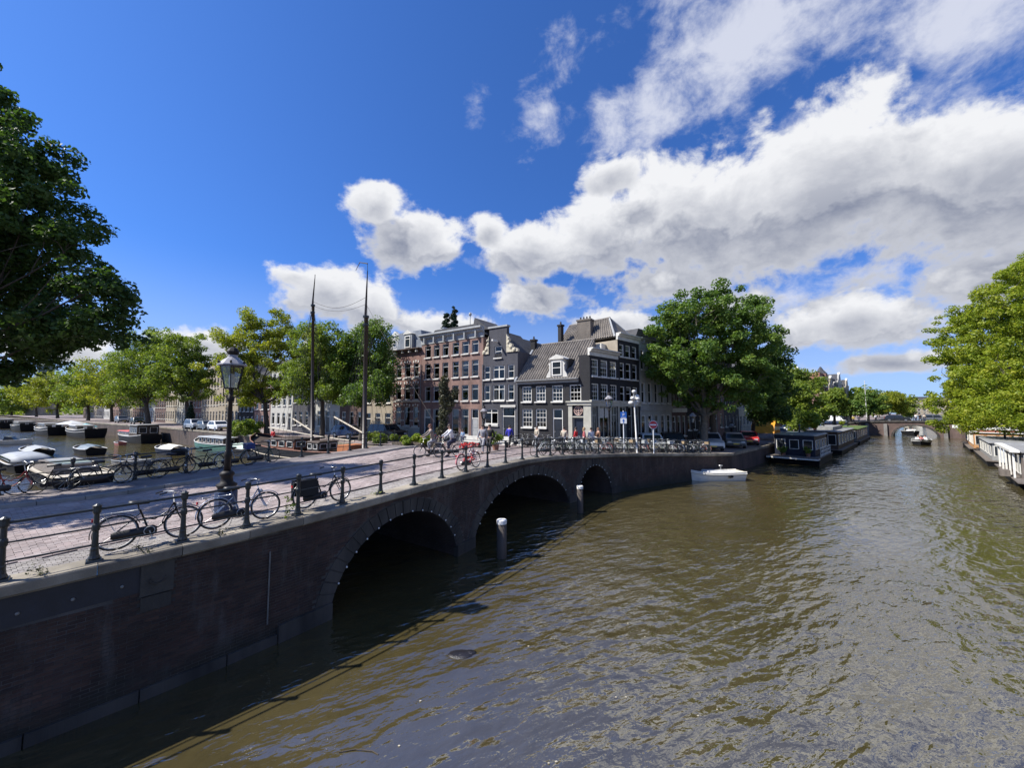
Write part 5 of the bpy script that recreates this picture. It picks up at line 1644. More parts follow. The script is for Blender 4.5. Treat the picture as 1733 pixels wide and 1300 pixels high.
# ------------------------------------------------------------------ bicycles
M_TYRE = mk('tyre_rubber', (.018, .018, .019), .7, .3, 8)
M_CHROME = mk('worn_chrome', (.55, .55, .54), .28, .2, 9, metal=.9)
M_BLKP = mk('black_frame_paint', (.012, .012, .013), .3, .3, 6, spec=.6)
M_SADDLE = mk('black_saddle', (.015, .014, .014), .5, .3, 8)
M_REDL = mk('red_reflector', (.45, .02, .02), .25, .1, 4)
BIKE_M = {}
def bike_meshes():
    """city bicycle along x, front at +x, standing upright on z=0"""
    R = .345; B = {}
    q = MB(); q.torus((0, 0, 0), R - .018, .019, 26, 6); B['wheel'] = q.mesh('wheel', M_TYRE, True)
    q = MB(); q.torus((0, 0, 0), R - .043, .012, 26, 5); B['rim'] = q.mesh('rim', M_CHROME, True)
    q = MB()
    for i in range(14):
        th = 2 * math.pi * i / 14; s_ = .03 if i % 2 else -.03
        q.tube([(.02 * math.cos(th + .8), s_, .02 * math.sin(th + .8)), ((R - .045) * math.cos(th), 0, (R - .045) * math.sin(th))], .0022, 3, cap=False)
    q.tube([(0, -.045, 0), (0, .045, 0)], .022, 7)
    B['spokes'] = q.mesh('spokes', M_CHROME)
    fx, rx = .54, -.52
    hd0, hd1 = (.40, 0, .66), (.365, 0, .80); bb = (-.03, 0, .29); st = (-.185, 0, .75)
    q = MB()
    q.tube([hd0, hd1], .021, 8)
    q.tube([hd0, (.30, 0, .50), (.12, 0, .33), bb], .018, 7); q.tube([hd1, (.26, 0, .62), (.05, 0, .50), (-.12, 0, .56)], .014, 7)
    q.tube([bb, st], .017, 7); q.tube([bb, (-.09, 0, .45)], .018, 6)
    for y in (-.055, .055):
        q.tube([bb, (rx, y, R)], .011, 5); q.tube([(-.16, 0, .68), (rx, y, R)], .010, 5)
    q.tube([(-.2, 0, .74), (-.215, 0, .86)], .014, 6)
    B['frame'] = q.mesh('frame', M_BLKP, True)
    q = MB()
    for y in (-.05, .05): q.tube([(.405, y, .64), (.43, y, .56), (fx - .01, y, R)], .012, 6)
    q.tube([(.405, -.05, .64), (.405, .05, .64)], .014, 6)
    B['fork'] = q.mesh('fork', M_BLKP, True)
    q = MB()
    q.tube([(.365, 0, .8), (.34, 0, .97), (.385, 0, 1.0)], .012, 6)
    for s_ in (-1, 1): q.tube([(.385, 0, 1.0), (.36, s_ * .12, 1.03), (.27, s_ * .27, 1.05), (.13, s_ * .30, 1.03)], .011, 6)
    B['handlebar'] = q.mesh('handlebar', M_CHROME, True)
    q = MB()
    for s_ in (-1, 1): q.tube([(.20, s_ * .288, 1.045), (.08, s_ * .303, 1.02)], .017, 6)
    B['grips'] = q.mesh('grip', M_SADDLE)
    q = MB()
    q.loft([[(x, y * w, .87 + dz + h * (1 - abs(y) ** 2 * .5)) for y, h in ((-1, 0), (-.8, .05), (0, .06), (.8, .05), (1, 0), (.7, -.035), (-.7, -.035))] for (x, w, dz) in ((-.36, .07, .015), (-.30, .105, .02), (-.22, .10, .01), (-.12, .05, .0), (-.04, .022, -.005))])
    B['saddle'] = q.mesh('saddle', M_SADDLE, True)
    def guard(cx, a0, a1):
        q = MB(); n = 14; rings = []
        for i in range(n + 1):
            th = a0 + (a1 - a0) * i / n
            ring = []
            for (dr, y) in ((0, -.032), (.012, 0), (0, .032), (-.004, .03), (.006, 0), (-.004, -.03)):
                r = R + .022 + dr; ring.append((cx + r * math.cos(th), y, R + r * math.sin(th)))
            rings.append(ring)
        q.loft(rings); return q
    B['mudguard_r'] = guard(rx, .35, math.pi + .15).mesh('mudguard', M_BLKP, True)
    B['mudguard_f'] = guard(fx, .55, math.pi - .1).mesh('mudguard', M_BLKP, True)
    q = MB()
    q.loft([[(x, y, .29 + h * .0 + z) for y in (-.075, -.045) for z in ((h, -h) if y < -.06 else (-h, h))] for (x, h) in ((-.60, .05), (-.56, .075), (-.1, .10), (.03, .105), (.09, .06))])
    B['chain_guard'] = q.mesh('chain_guard', M_SADDLE, True)
    q = MB()
    for y in (-.06, .06): q.tube([(-.20, y, .74), (-.78, y, .745)], .008, 5); q.tube([(-.72, y, .745), (rx, y * 1.1, R)], .006, 5)
    for x in (-.3, -.45, -.6, -.76): q.tube([(x, -.06, .747), (x, .06, .747)], .006, 5)
    B['luggage_rack'] = q.mesh('luggage_rack', M_CHROME, True)
    q = MB()
    q.tube([(-.03, -.10, .29), (.02, -.11, .13)], .010, 5); q.tube([(-.03, .09, .29), (-.08, .10, .45)], .010, 5)
    q.box(-.04, .07, -.20, -.11, .115, .14); q.box(-.13, -.03, .10, .19, .435, .46)
    q.torus((-.03, -.09, .29), .085, .008, 16, 4)
    B['crank'] = q.mesh('crank', M_CHROME)
    q = MB(); q.tube([(-.12, .05, .28), (-.20, .13, .0)], .009, 5); B['kickstand'] = q.mesh('kickstand', M_CHROME)
    q = MB(); q.ell((.43, 0, .73), (.045, .04, .045), 8, 5); B['headlight'] = q.mesh('headlight', M_CHROME, True)
    q = MB(); q.box(-.875, -.85, -.03, .03, .62, .68); B['rear_light'] = q.mesh('rear_light', M_REDL)
    return B
BK = bike_meshes()
def bicycle(label, x, y, z, rz, lean=0.0, paint=None, group=None, near=False, steer=0.0, name='bicycle'):
    t = thing(name, label, 'bicycle', (x, y, z), 0, group)
    t.rotation_euler = (lean, 0, rz)
    for cx in (.54, -.52):
        w_ = link('wheel', BK['wheel'], t, loc=(cx, 0, .345)); w_.rotation_euler = (0, random.uniform(0, 6), 0)
        if near: link('rim', BK['rim'], w_)
        link('spokes', BK['spokes'], w_)
    fr = link('frame', BK['frame'], t)
    parts = ['fork', 'handlebar', 'saddle', 'mudguard_r', 'chain_guard', 'luggage_rack'] + (['mudguard_f', 'crank', 'kickstand', 'headlight', 'rear_light'] if near else [])
    for k in parts:
        o = link(BK[k].name.split('.')[0], BK[k], t)
        if k == 'handlebar': link('grip', BK['grips'], o)
    if paint: recolor(t, M_BLKP, paint)
    return t
M_BLUEP = mk('blue_grey_paint', (.16, .22, .34), .3, .2, 6)
M_PALEP = mk('pale_bike_paint', (.42, .44, .44), .3, .2, 6)
M_GREENP = mk('dark_green_paint', (.03, .07, .045), .35, .2, 6)
M_REDP = mk('faded_red_paint', (.36, .06, .05), .4, .2, 6)
M_PINKP = mk('pink_paint', (.62, .22, .24), .4, .2, 6)
def along_R(px, off, dirn=1, lean=0.0, jit=0.0):
    s = s_of_px(px); x, y = Rp(s, off)
    tx = np.interp(s, RS, RT[:, 0]); ty = np.interp(s, RS, RT[:, 1])
    return float(x), float(y), zg(x, y) + .012, math.atan2(ty, tx) + (0 if dirn > 0 else math.pi) + jit
def Rbike(label, px, off, dirn, lean, **k):
    x, y, z, a = along_R(px, off, dirn); jit = k.pop('jit', 0)
    return bicycle(label, x, y, z, a + jit, lean, **k)
M_TIN = mk('silver_sleeve', (.62, .60, .55), .35, .2, 8)
b1 = Rbike('black ladies bicycle with pale wrapped handlebars leaning on the near railing at the left', 274, -.42, 1, -.10, near=True)
recolor(b1, M_CHROME, M_TIN)
b2 = Rbike('blue grey bicycle leaning on the near railing behind the leafy weed', 428, -.42, 1, -.09, near=True, paint=M_BLUEP)
b3 = Rbike('black bicycle with bulky black panniers leaning on the near railing', 566, -.40, 1, -.08, near=True)
M_BAG = mk('pannier_cloth', (.014, .014, .015), .8, .3, 10, bump=.4)
for s_ in (-1, 1):
    q = MB(); q.loft([[(x, s_ * (.09 + .13 * w_), z) for (x, z) in ((-.74, .36), (-.28, .36), (-.25, .42), (-.25, .72), (-.30, .77), (-.74, .77), (-.78, .72), (-.78, .42))] for w_ in (0, 1)]); pn_ = q.build('pannier', M_BAG, b3, fix=True)
    MB().box(-.76, -.27, s_ * .155 - .075, s_ * .155 + .075, .77, .80).build('flap', M_SADDLE, pn_)
# pink bicycle wound with red flowers
b4 = Rbike('pink bicycle wound with red artificial flowers, leaning on the railing over the middle arch', 806, -.35, 1, -.08, near=True, paint=M_PINKP)
M_PETAL = mk('red_petals', (.55, .03, .03), .7, .4, 12); M_PETW = mk('white_petals', (.7, .62, .6), .7, .2, 12)
for (cx, cz, n, mm, nm) in ((.33, 1.02, 26, M_PETAL, 'handlebar_flowers'), (-.32, .98, 26, M_PETAL, 'saddle_flowers'), (.25, .72, 18, M_PETW, 'basket_flowers'), (-.1, .45, 20, M_PETAL, 'frame_flowers')):
    q = MB()
    for _ in range(n):
        c = (cx + random.gauss(0, .14), random.gauss(0, .1), cz + random.gauss(0, .07)); q.ell(c, (.05, .05, .035), 6, 4)
    q.build(nm, mm, b4)
# bicycles against the far railing of the bridge
def along_L(px, off, dirn=1):
    r = (px - 866.5) / F_PX
    k = int(np.argmin(np.abs(LC[:, 0] / np.maximum(LC[:, 1], 1) - r)))
    s = LS[k]; a = np.array(Lp(max(s - .1, 0))); b = np.array(Lp(min(s + .1, LLEN))); tt = (b - a) / np.linalg.norm(b - a)
    x, y = Lp(s); x += tt[1] * off; y += -tt[0] * off
    return float(x), float(y), zg(x, y) + .10, math.atan2(tt[1], tt[0]) + (0 if dirn > 0 else math.pi)
for (px, off, dr, lab, pt) in ((40, .35, 1, 'red framed bicycle in shade against the far railing, at the left edge', M_REDP), (95, .4, -1, 'dark bicycle in shade against the far railing, left of the pair', None),
        (182, .4, 1, 'left bicycle of the shaded pair on the far railing above the rowing boat', None), (232, .45, -1, 'right bicycle of the shaded pair on the far railing above the rowing boat', None),
        (300, .4, 1, 'dark step through bicycle on the far railing left of the lamp post', None), (338, .42, -1, 'second dark bicycle on the far railing left of the lamp post', None),
        (400, .4, 1, 'bicycle on the far railing just behind the lamp post', M_PALEP), (436, .42, 1, 'bicycle with a blue crate on the far railing right of the lamp post', M_GREENP)):
    x, y, z, a = along_L(px, off, dr); b_ = bicycle(lab, x, y, z, a, .1, paint=pt)
    if px == 436: MB().box(-.72, -.36, -.18, .18, .76, 1.0).build('crate', mk('blue_crate', (.02, .04, .16), .6, .2, 5), b_)

# the long bicycle rack by the quay
ORD = ['first', 'second', 'third', 'fourth', 'fifth', 'sixth', 'seventh', 'eighth', 'ninth', 'tenth', 'eleventh', 'twelfth', 'thirteenth', 'fourteenth', 'fifteenth', 'sixteenth', 'seventeenth', 'eighteenth', 'nineteenth', 'twentieth']
ORD += ['twenty ' + q for q in ORD[:9]] + ['thirtieth'] + ['thirty ' + q for q in ORD[:9]]
M_TYREG = mk('pale_tyre', (.22, .21, .20), .8, .4, 8)  # paler grey rubber, worn by every other bicycle of the rack
M_WOODCR = mk('crate_wood', (.30, .22, .13), .8, .3, 5)
def cname(p): return {None: 'black', M_PALEP: 'pale grey', M_GREENP: 'dark green', M_BLUEP: 'blue grey', M_REDP: 'faded red'}[p]
CM = [None, M_PALEP, M_PALEP, None, M_GREENP, M_PALEP, M_BLUEP, M_PALEP, None, M_REDP]
k = 0
for i, px in enumerate(np.linspace(925, 985, 5)):
    x, y, z, a = along_R(px, -.55, 1 if i % 2 else -1); k += 1
    bicycle(cname(CM[k % 10]) + ' bicycle, ' + ORD[i] + ' from the left along the railing before the corner house', x, y, z, a + random.uniform(-.1, .1), random.uniform(-.08, .08), paint=CM[k % 10], group='bicycles along the railing before the corner house')
s0, s1 = s_of_px(990), s_of_px(1205)
for row, (n_, off_, rlab) in enumerate(((38, -.95, 'outer row of the quay rack'), (24, -2.35, 'inner row of the quay rack'))):
    for i in range(n_):
        s = s0 + (s1 - s0) * (.62 if row else 1) * (i + random.uniform(-.25, .25)) / n_
        x, y = Rp(s, off_ + random.uniform(-.1, .1))
        tx = np.interp(s, RS, RT[:, 0]); ty = np.interp(s, RS, RT[:, 1]); cm = CM[(i * 7 + row * 3) % 10]
        b_ = bicycle(cname(cm) + ' bicycle, ' + ORD[i] + ' from the left in the ' + rlab, float(x), float(y), zg(x, y), math.atan2(ty, tx) + math.pi / 2 * (1 if i % 3 else -1) + random.uniform(-.4, .4), random.uniform(-.14, .14), paint=cm, group='bicycles in the long quay rack')
        if i % 4 == 1: MB().box(-.72, -.36, -.17, .17, .76, .98).build('crate', M_PALEP if i % 8 == 1 else M_WOODCR, b_)
        if i % 3 == 2: recolor(b_, M_SADDLE, M_PALEP)
        if i % 2: recolor(b_, M_TYRE, M_TYREG)
for i in range(7):
    l_ = L_COR - 17 + i * .62; x, y, _ = ML(27.6 + random.uniform(-.1, .1), l_)
    bicycle(cname(CM[(i * 3) % 10]) + ' bicycle, ' + ORD[i] + ' from the left before the red brick house', x, y, zg(x, y), -AZ + math.pi / 2 + random.uniform(-.3, .3), random.uniform(-.1, .1), paint=CM[(i * 3) % 10], group='bicycles before the red brick house')
for i in range(5):
    x, y, _ = ML(27.0 + random.uniform(-.2, .2), L_COR - 5.6 + i * .7)
    bicycle(cname(CM[(i * 3 + 2) % 10]) + ' bicycle, ' + ORD[i] + ' from the left by the corner house wall', x, y, zg(x, y), -AZ + math.pi / 2 + random.uniform(-.5, .5), random.uniform(-.1, .1), paint=CM[(i * 3 + 2) % 10], group='bicycles by the corner house wall')

# ------------------------------------------------------------------ people
M_SKIN = mk('skin', (.50, .31, .23), .55, .12, 6)
M_SKIN2 = mk('tanned_skin', (.36, .21, .145), .55, .12, 6)
def cloth(name, c): return mk('cloth_' + name, c, .85, .3, 9, bump=.2)
def skin_obj(name, verts, edges, radii, mat, parent, sub=1, root_i=0):
    me = bpy.data.meshes.new(name); me.from_pydata(verts, edges, [])
    o = link(name, me, parent)
    md = o.modifiers.new('skin', 'SKIN')
    me.skin_vertices or None
    if not me.skin_vertices: pass
    for i, r in enumerate(radii):
        sv = me.skin_vertices[0].data[i]
        sv.radius = (r, r) if not isinstance(r, tuple) else r
        sv.use_root = (i == root_i)
    md.use_smooth_shade = True
    if sub:
        sd = o.modifiers.new('sub', 'SUBSURF'); sd.levels = sub; sd.render_levels = sub
    dg = bpy.context.evaluated_depsgraph_get()
    ev = o.evaluated_get(dg)
    m2 = bpy.data.meshes.new_from_object(ev)
    o.modifiers.clear(); o.data = m2; bpy.data.meshes.remove(me)
    m2.name = name; m2.materials.clear(); m2.materials.append(mat)
    m2.polygons.foreach_set('use_smooth', [True] * len(m2.polygons))
    return o
def person(label, x, y, z, rz, pose='stand', top=None, legs=None, hair=(.03, .02, .015), skin=None, hairlen=0, h=1.72, long_coat=False, name='person', shoes=None):
    """figure facing local -y; joints placed for the pose, one skinned body, clothes and hair over it"""
    t = thing(name, label, 'person', (x, y, z), rz)
    sk = skin or M_SKIN; k = h / 1.72
    hip = .90; lean = 0.0
    if pose in ('sit', 'ride'): hip = .52 if pose == 'sit' else .98
    J = {}
    J['pel'] = (0, 0, hip); fw = {'stand': 0, 'walk': -.03, 'sit': -.02, 'ride': -.16, 'lean': -.12}.get(pose, 0)
    J['sp'] = (0, fw * .5, hip + .24); J['ch'] = (0, fw * .9, hip + .44); J['nk'] = (0, fw * 1.1, hip + .57); J['hd'] = (0, fw * 1.2 - .02, hip + .70); J['tp'] = (0, fw * 1.2 - .015, hip + .80)
    for s_, n in ((-1, 'l'), (1, 'r')):
        J[n + 'sh'] = (s_ * .185, fw, hip + .50)
        if pose == 'ride': J[n + 'el'] = (s_ * .26, fw - .20, hip + .30); J[n + 'wr'] = (s_ * .25, fw - .43, hip + .16); J[n + 'ha'] = (s_ * .26, fw - .52, hip + .14)
        elif pose == 'sit': J[n + 'el'] = (s_ * .25, -.10, hip + .26); J[n + 'wr'] = (s_ * .16, -.33, hip + .20); J[n + 'ha'] = (s_ * .13, -.41, hip + .22)
        elif pose == 'walk': J[n + 'el'] = (s_ * .24, .10 * s_, hip + .24); J[n + 'wr'] = (s_ * .24, -.05 + .14 * s_, hip + .02); J[n + 'ha'] = (s_ * .23, -.09 + .15 * s_, hip - .06)
        else:
            b = -.16 if s_ > 0 else -.02
            J[n + 'el'] = (s_ * .25, -.02, hip + .24); J[n + 'wr'] = (s_ * .22, b, hip + .03); J[n + 'ha'] = (s_ * .20, b - .05, hip - .04)
        J[n + 'hp'] = (s_ * .095, 0, hip - .05)
        if pose == 'sit': J[n + 'kn'] = (s_ * .12, -.42, hip - .02); J[n + 'an'] = (s_ * .12, -.44, .10); J[n + 'to'] = (s_ * .13, -.60, .05)
        elif pose == 'ride':
            up_ = .14 if s_ > 0 else -.10
            J[n + 'kn'] = (s_ * .11, -.34 if s_ > 0 else -.22, hip - .30 + up_); J[n + 'an'] = (s_ * .11, -.22 if s_ > 0 else -.16, hip - .70 + up_ * 1.3); J[n + 'to'] = (s_ * .11, -.38 if s_ > 0 else -.32, hip - .76 + up_ * 1.3)
        elif pose == 'walk': J[n + 'kn'] = (s_ * .10, -.16 * s_ - .06, .50); J[n + 'an'] = (s_ * .10, -.22 * s_ + .03, .10 if s_ > 0 else .15); J[n + 'to'] = (s_ * .11, -.22 * s_ - .14, .05)
        else: J[n + 'kn'] = (s_ * .10, -.02, .49); J[n + 'an'] = (s_ * .11, .02, .09); J[n + 'to'] = (s_ * .12, -.14, .045)
    def build(nm, chain, rad, mat, grow=0.0, sub=1):
        names = []; ed = []
        for ch in chain:
            for a, b in zip(ch[:-1], ch[1:]):
                for q in (a, b):
                    if q not in names: names.append(q)
                ed.append((names.index(a), names.index(b)))
        return skin_obj(nm, [tuple(c * k for c in J[q]) for q in names], ed, [(rad[q] + grow) * k for q in names], mat, t, sub)
    rad = dict(pel=.125, sp=.115, ch=.135, nk=.055, hd=.092, tp=.075)
    for n in 'lr': rad.update({n + 'sh': .062, n + 'el': .043, n + 'wr': .030, n + 'ha': .038, n + 'hp': .088, n + 'kn': .060, n + 'an': .040, n + 'to': .035})
    body = [('pel', 'sp', 'ch', 'nk', 'hd', 'tp')]
    for n in 'lr': body += [('ch', n + 'sh', n + 'el', n + 'wr', n + 'ha'), ('pel', n + 'hp', n + 'kn', n + 'an', n + 'to')]
    build('body', body, rad, sk)
    up = [('pel', 'sp', 'ch')] + [('ch', n + 'sh', n + 'el', n + 'wr') for n in 'lr']
    rt = dict(rad); rt['pel'] = .135
    if long_coat:
        J['hem'] = (0, 0, hip - .28); rt['hem'] = .17; up = [('hem', 'pel', 'sp', 'ch')] + up[1:]
    build('coat' if long_coat else 'shirt', up, rt, top, .016)
    build('trousers', [('pel', n + 'hp', n + 'kn', n + 'an') for n in 'lr'], rad, legs, .014)
    q = MB()
    for n in 'lr':
        a = np.array(J[n + 'an']); b = np.array(J[n + 'to']); m_ = (a + b) / 2
        q.ell(tuple(np.array((m_[0], m_[1] - .02, min(a[2], b[2]) + .0)) * k), (.05, .135, .05), 8, 5)
    q.build('shoes', shoes or M_SADDLE, t, True)
    hc = np.array(J['hd']) * k; hm = mk('hair_%d_%d' % (hair[0] * 999, hair[1] * 999), hair, .6, .4, 12)
    q = MB(); q.ell((hc[0], hc[1] + .022, hc[2] + .055), (.098, .105, .10), 10, 6)
    if hairlen: q.ell((hc[0], hc[1] + .075, hc[2] - .07), (.10, .06, .16), 9, 6)
    q.build('hair', hm, t, True)
    q = MB(); q.ell((hc[0], hc[1] - .098, hc[2] + .005), (.014, .02, .022), 6, 4)
    for s_ in (-1, 1): q.ell((s_ * .095, hc[1] + .0, hc[2] + .01), (.014, .022, .03), 6, 4)
    q.build('face_relief', sk, t, True)
    q = MB()
    for s_ in (-1, 1): q.ell((s_ * .034, hc[1] - .088, hc[2] + .03), (.013, .008, .008), 6, 4)
    q.ell((0, hc[1] - .09, hc[2] - .04), (.025, .007, .007), 6, 4)
    q.build('eyes_and_mouth', mk('dark_features', (.06, .03, .028), .5, .2, 9), t, True)
    return t
C_JEAN = cloth('jeans', (.05, .07, .13)); C_BLK = cloth('black', (.018, .018, .02)); C_WHT = cloth('white', (.66, .66, .68)); C_BLUE = cloth('cobalt', (.03, .03, .36))
C_RED = cloth('red', (.52, .025, .03)); C_BEIGE = cloth('beige', (.48, .42, .33)); C_GREY = cloth('grey', (.28, .28, .30)); C_BRN = cloth('brown', (.16, .08, .05)); C_ROSE = cloth('rose', (.45, .12, .12)); C_NAVY = cloth('navy', (.03, .035, .07))
def onst(px, py):
    p = at(px, py, 2.8)
    for _ in range(4): p = at(px, py, zg(p.x, p.y))
    return p.x, p.y, p.z
def face_to(az_deg): return -D2R(az_deg) + math.pi     # facing compass azimuth (figure faces -y at 0)
# two riders coming down the bridge, one behind the other
for (px, py, lab, tp_, lg, hr, hl, pt) in ((727, 774, 'person with long auburn hair in a patterned dress riding the left of two bicycles', cloth('patterned', (.20, .17, .15)), C_GREY, (.14, .05, .025), 1, None),
        (760, 774, 'person in a white shirt and dark trousers riding the right of two bicycles', C_WHT, C_NAVY, (.05, .03, .02), 1, None)):
    x, y, z = onst(px, py)
    a = face_to(243)
    d_ = (math.sin(D2R(243)), math.cos(D2R(243)))
    bicycle('bicycle ridden by the ' + ('auburn haired rider' if px < 740 else 'rider in the white shirt'), x, y, z, math.atan2(d_[1], d_[0]), 0, paint=pt, near=True)
    person(lab, x - d_[0] * .20, y - d_[1] * .20, z - .02, a, 'ride', tp_, lg, hr, hairlen=hl)
PEOPLE = [
    (817, 768, 'person in a pale shirt walking beside a person in black near the narrow house', 'walk', C_GREY, C_GREY, (.04, .03, .02), 200, 0, False),
    (829, 767, 'person all in black walking beside a person in pale clothes near the narrow house', 'walk', C_BLK, C_BLK, (.02, .015, .01), 205, 0, False),
    (862, 757, 'person in a cobalt blue coat walking away across the bridge end', 'walk', C_BLUE, C_BLK, (.03, .02, .015), 30, 0, True),
    (909, 757, 'person in pale clothes standing behind the railing before the black house', 'stand', C_BEIGE, C_GREY, (.03, .02, .015), 230, 0, False),
    (914, 752, 'second person in light clothes by the windows of the black corner house', 'stand', C_WHT, C_JEAN, (.08, .05, .03), 140, 1, False),
    (955, 762, 'person in a beige jacket facing the doorway of the corner house', 'stand', C_BEIGE, C_JEAN, (.03, .02, .015), 30, 0, False),
    (975, 763, 'person in a bright red jacket standing at the corner doorway', 'stand', C_RED, C_NAVY, (.02, .015, .01), 300, 0, True),
    (989, 764, 'fair haired person in a rose top right of the red jacket', 'stand', C_ROSE, C_JEAN, (.42, .27, .13), 100, 1, False),
    (1001, 764, 'person in a white patterned shirt with jeans among the bicycles', 'stand', C_WHT, C_JEAN, (.03, .02, .015), 330, 0, False),
    (1013, 764, 'brown haired person in dark clothes at the left end of the bike rack', 'stand', C_BRN, C_BLK, (.16, .08, .04), 250, 1, False),
    (783, 752, 'child in a light blue shirt near the doors of the red brick house', 'stand', cloth('light_blue', (.35, .5, .68)), C_JEAN, (.05, .03, .02), 200, 0, False),
]
for (px, py, lab, po, tp_, lg, hr, az, hl, lc) in PEOPLE:
    x, y, z = onst(px, py)
    person(lab, x, y, z, face_to(az), po, tp_, lg, hr, hairlen=hl, long_coat=lc, h=1.25 if 'child' in lab else 1.74, skin=M_SKIN2 if px % 3 == 0 else None)
# ------------------------------------------------------------------ boats
M_HBLK = mk('black_hull', (.014, .015, .018), .6, .3, 3, spec=.15)
M_HWHT = mk('white_hull', (.70, .69, .66), .35, .1, 3)
M_HCRM = mk('cream_hull', (.78, .74, .65), .4, .12, 3)
M_HGRN = mk('sea_green_hull', (.09, .22, .17), .4, .25, 3)
M_HNVY = mk('navy_hull', (.016, .020, .036), .5, .3, 3, spec=.2)
M_DECKW = mk('weathered_deck', (.30, .26, .20), .85, .35, 5, streak=False, bump=.2)
M_WOODR = mk('red_brown_wood', (.20, .075, .04), .6, .4, 5, bump=.2)
M_WOODD = mk('dark_wood', (.055, .035, .025), .7, .4, 5, bump=.3)
M_TARP = mk('grey_tarp', (.33, .35, .37), .7, .25, 2)
M_REDROOF = mk('red_canvas_roof', (.48, .09, .09), .7, .2, 2)
M_BOXG = mk('grey_deck_box', (.27, .27, .26), .7, .3, 3)
M_GREENROOF = mk('sedum_roof', (.13, .16, .05), .95, .5, 9, bump=.6)
M_STEELB = mk('blue_grey_steel', (.13, .17, .19), .5, .25, 3)
M_WOODG = mk('grey_brown_boards', (.16, .135, .115), .85, .4, 6, bump=.3, streak=True)
M_ROOFG = mk('grey_roof_felt', (.25, .25, .245), .85, .25, 2)
M_LAWN = mk('grass_roof', (.09, .14, .03), .95, .4, 12, bump=.6)
M_VARN = mk('varnished_spar', (.035, .022, .014), .45, .4, 4)
M_ROPE = mk('rope', (.12, .10, .08), .9, .3, 20)
M_PALESPAR = mk('pale_spar', (.50, .43, .32), .6, .3, 5)

def hull_lines(L, B, hb, hm, hs, bow=1.0, stern=.8, n=15):
    """half-breadth and sheer along x from -L/2 (stern) to L/2 (bow)"""
    out = []
    for i in range(n):
        t = i / (n - 1); x = -L / 2 + L * t
        if t > .62: w = (1 - ((t - .62) / .38) ** (1.6 + bow)) ** .8 if t < 1 else 0.0
        elif t < .28: w = 1 - (1 - stern) * ((.28 - t) / .28) ** 2
        else: w = 1
        z = hm + (hb - hm) * max(0, (t - .5) / .5) ** 2.2 + (hs - hm) * max(0, (.4 - t) / .4) ** 2
        out.append((x, max(w, .03) * B / 2, z))
    return out
def boat_hull(t, L, B, hb, hm, hs, mat, bow=1.0, stern=.8, deck=M_DECKW, rail=None, deckdrop=.18, strip=None):
    ln = hull_lines(L, B, hb, hm, hs, bow, stern)
    q = MB(); rings = []
    for i, (x, w, z) in enumerate(ln):
        rk = 1 + .0 * i; xr = x - (.35 if i == len(ln) - 1 else 0) * 0
        rings.append([(x, w, z), (x, w * .97, z * .55), (x * .97, w * .86, .0), (x * .93, w * .55, -.45), (x * .93, -w * .55, -.45), (x * .97, -w * .86, .0), (x, -w * .97, z * .55), (x, -w, z)])
    q.loft(rings, closed=False, caps=False); q.poly(rings[0][::-1])
    h = q.build('hull', mat, t, True, fix=True)
    for pl_ in h.data.polygons: pass
    q = MB(); d = [[(x, w * .95, z - deckdrop), (x, -w * .95, z - deckdrop)] for x, w, z in ln]
    q.loft(d, closed=False, caps=False); q.build('deck', deck, t, fix=True)
    for s_ in (-1, 1):
        MB().tube([(x, s_ * w, z) for x, w, z in ln], .05, 6).build('gunwale', rail or mat, t, True)
    if strip:
        for s_ in (-1, 1): MB().tube([(x, s_ * (w * .985 + .02), z * .72) for x, w, z in ln], .045, 5).build('rubbing_strake', strip, t, True)
    return ln
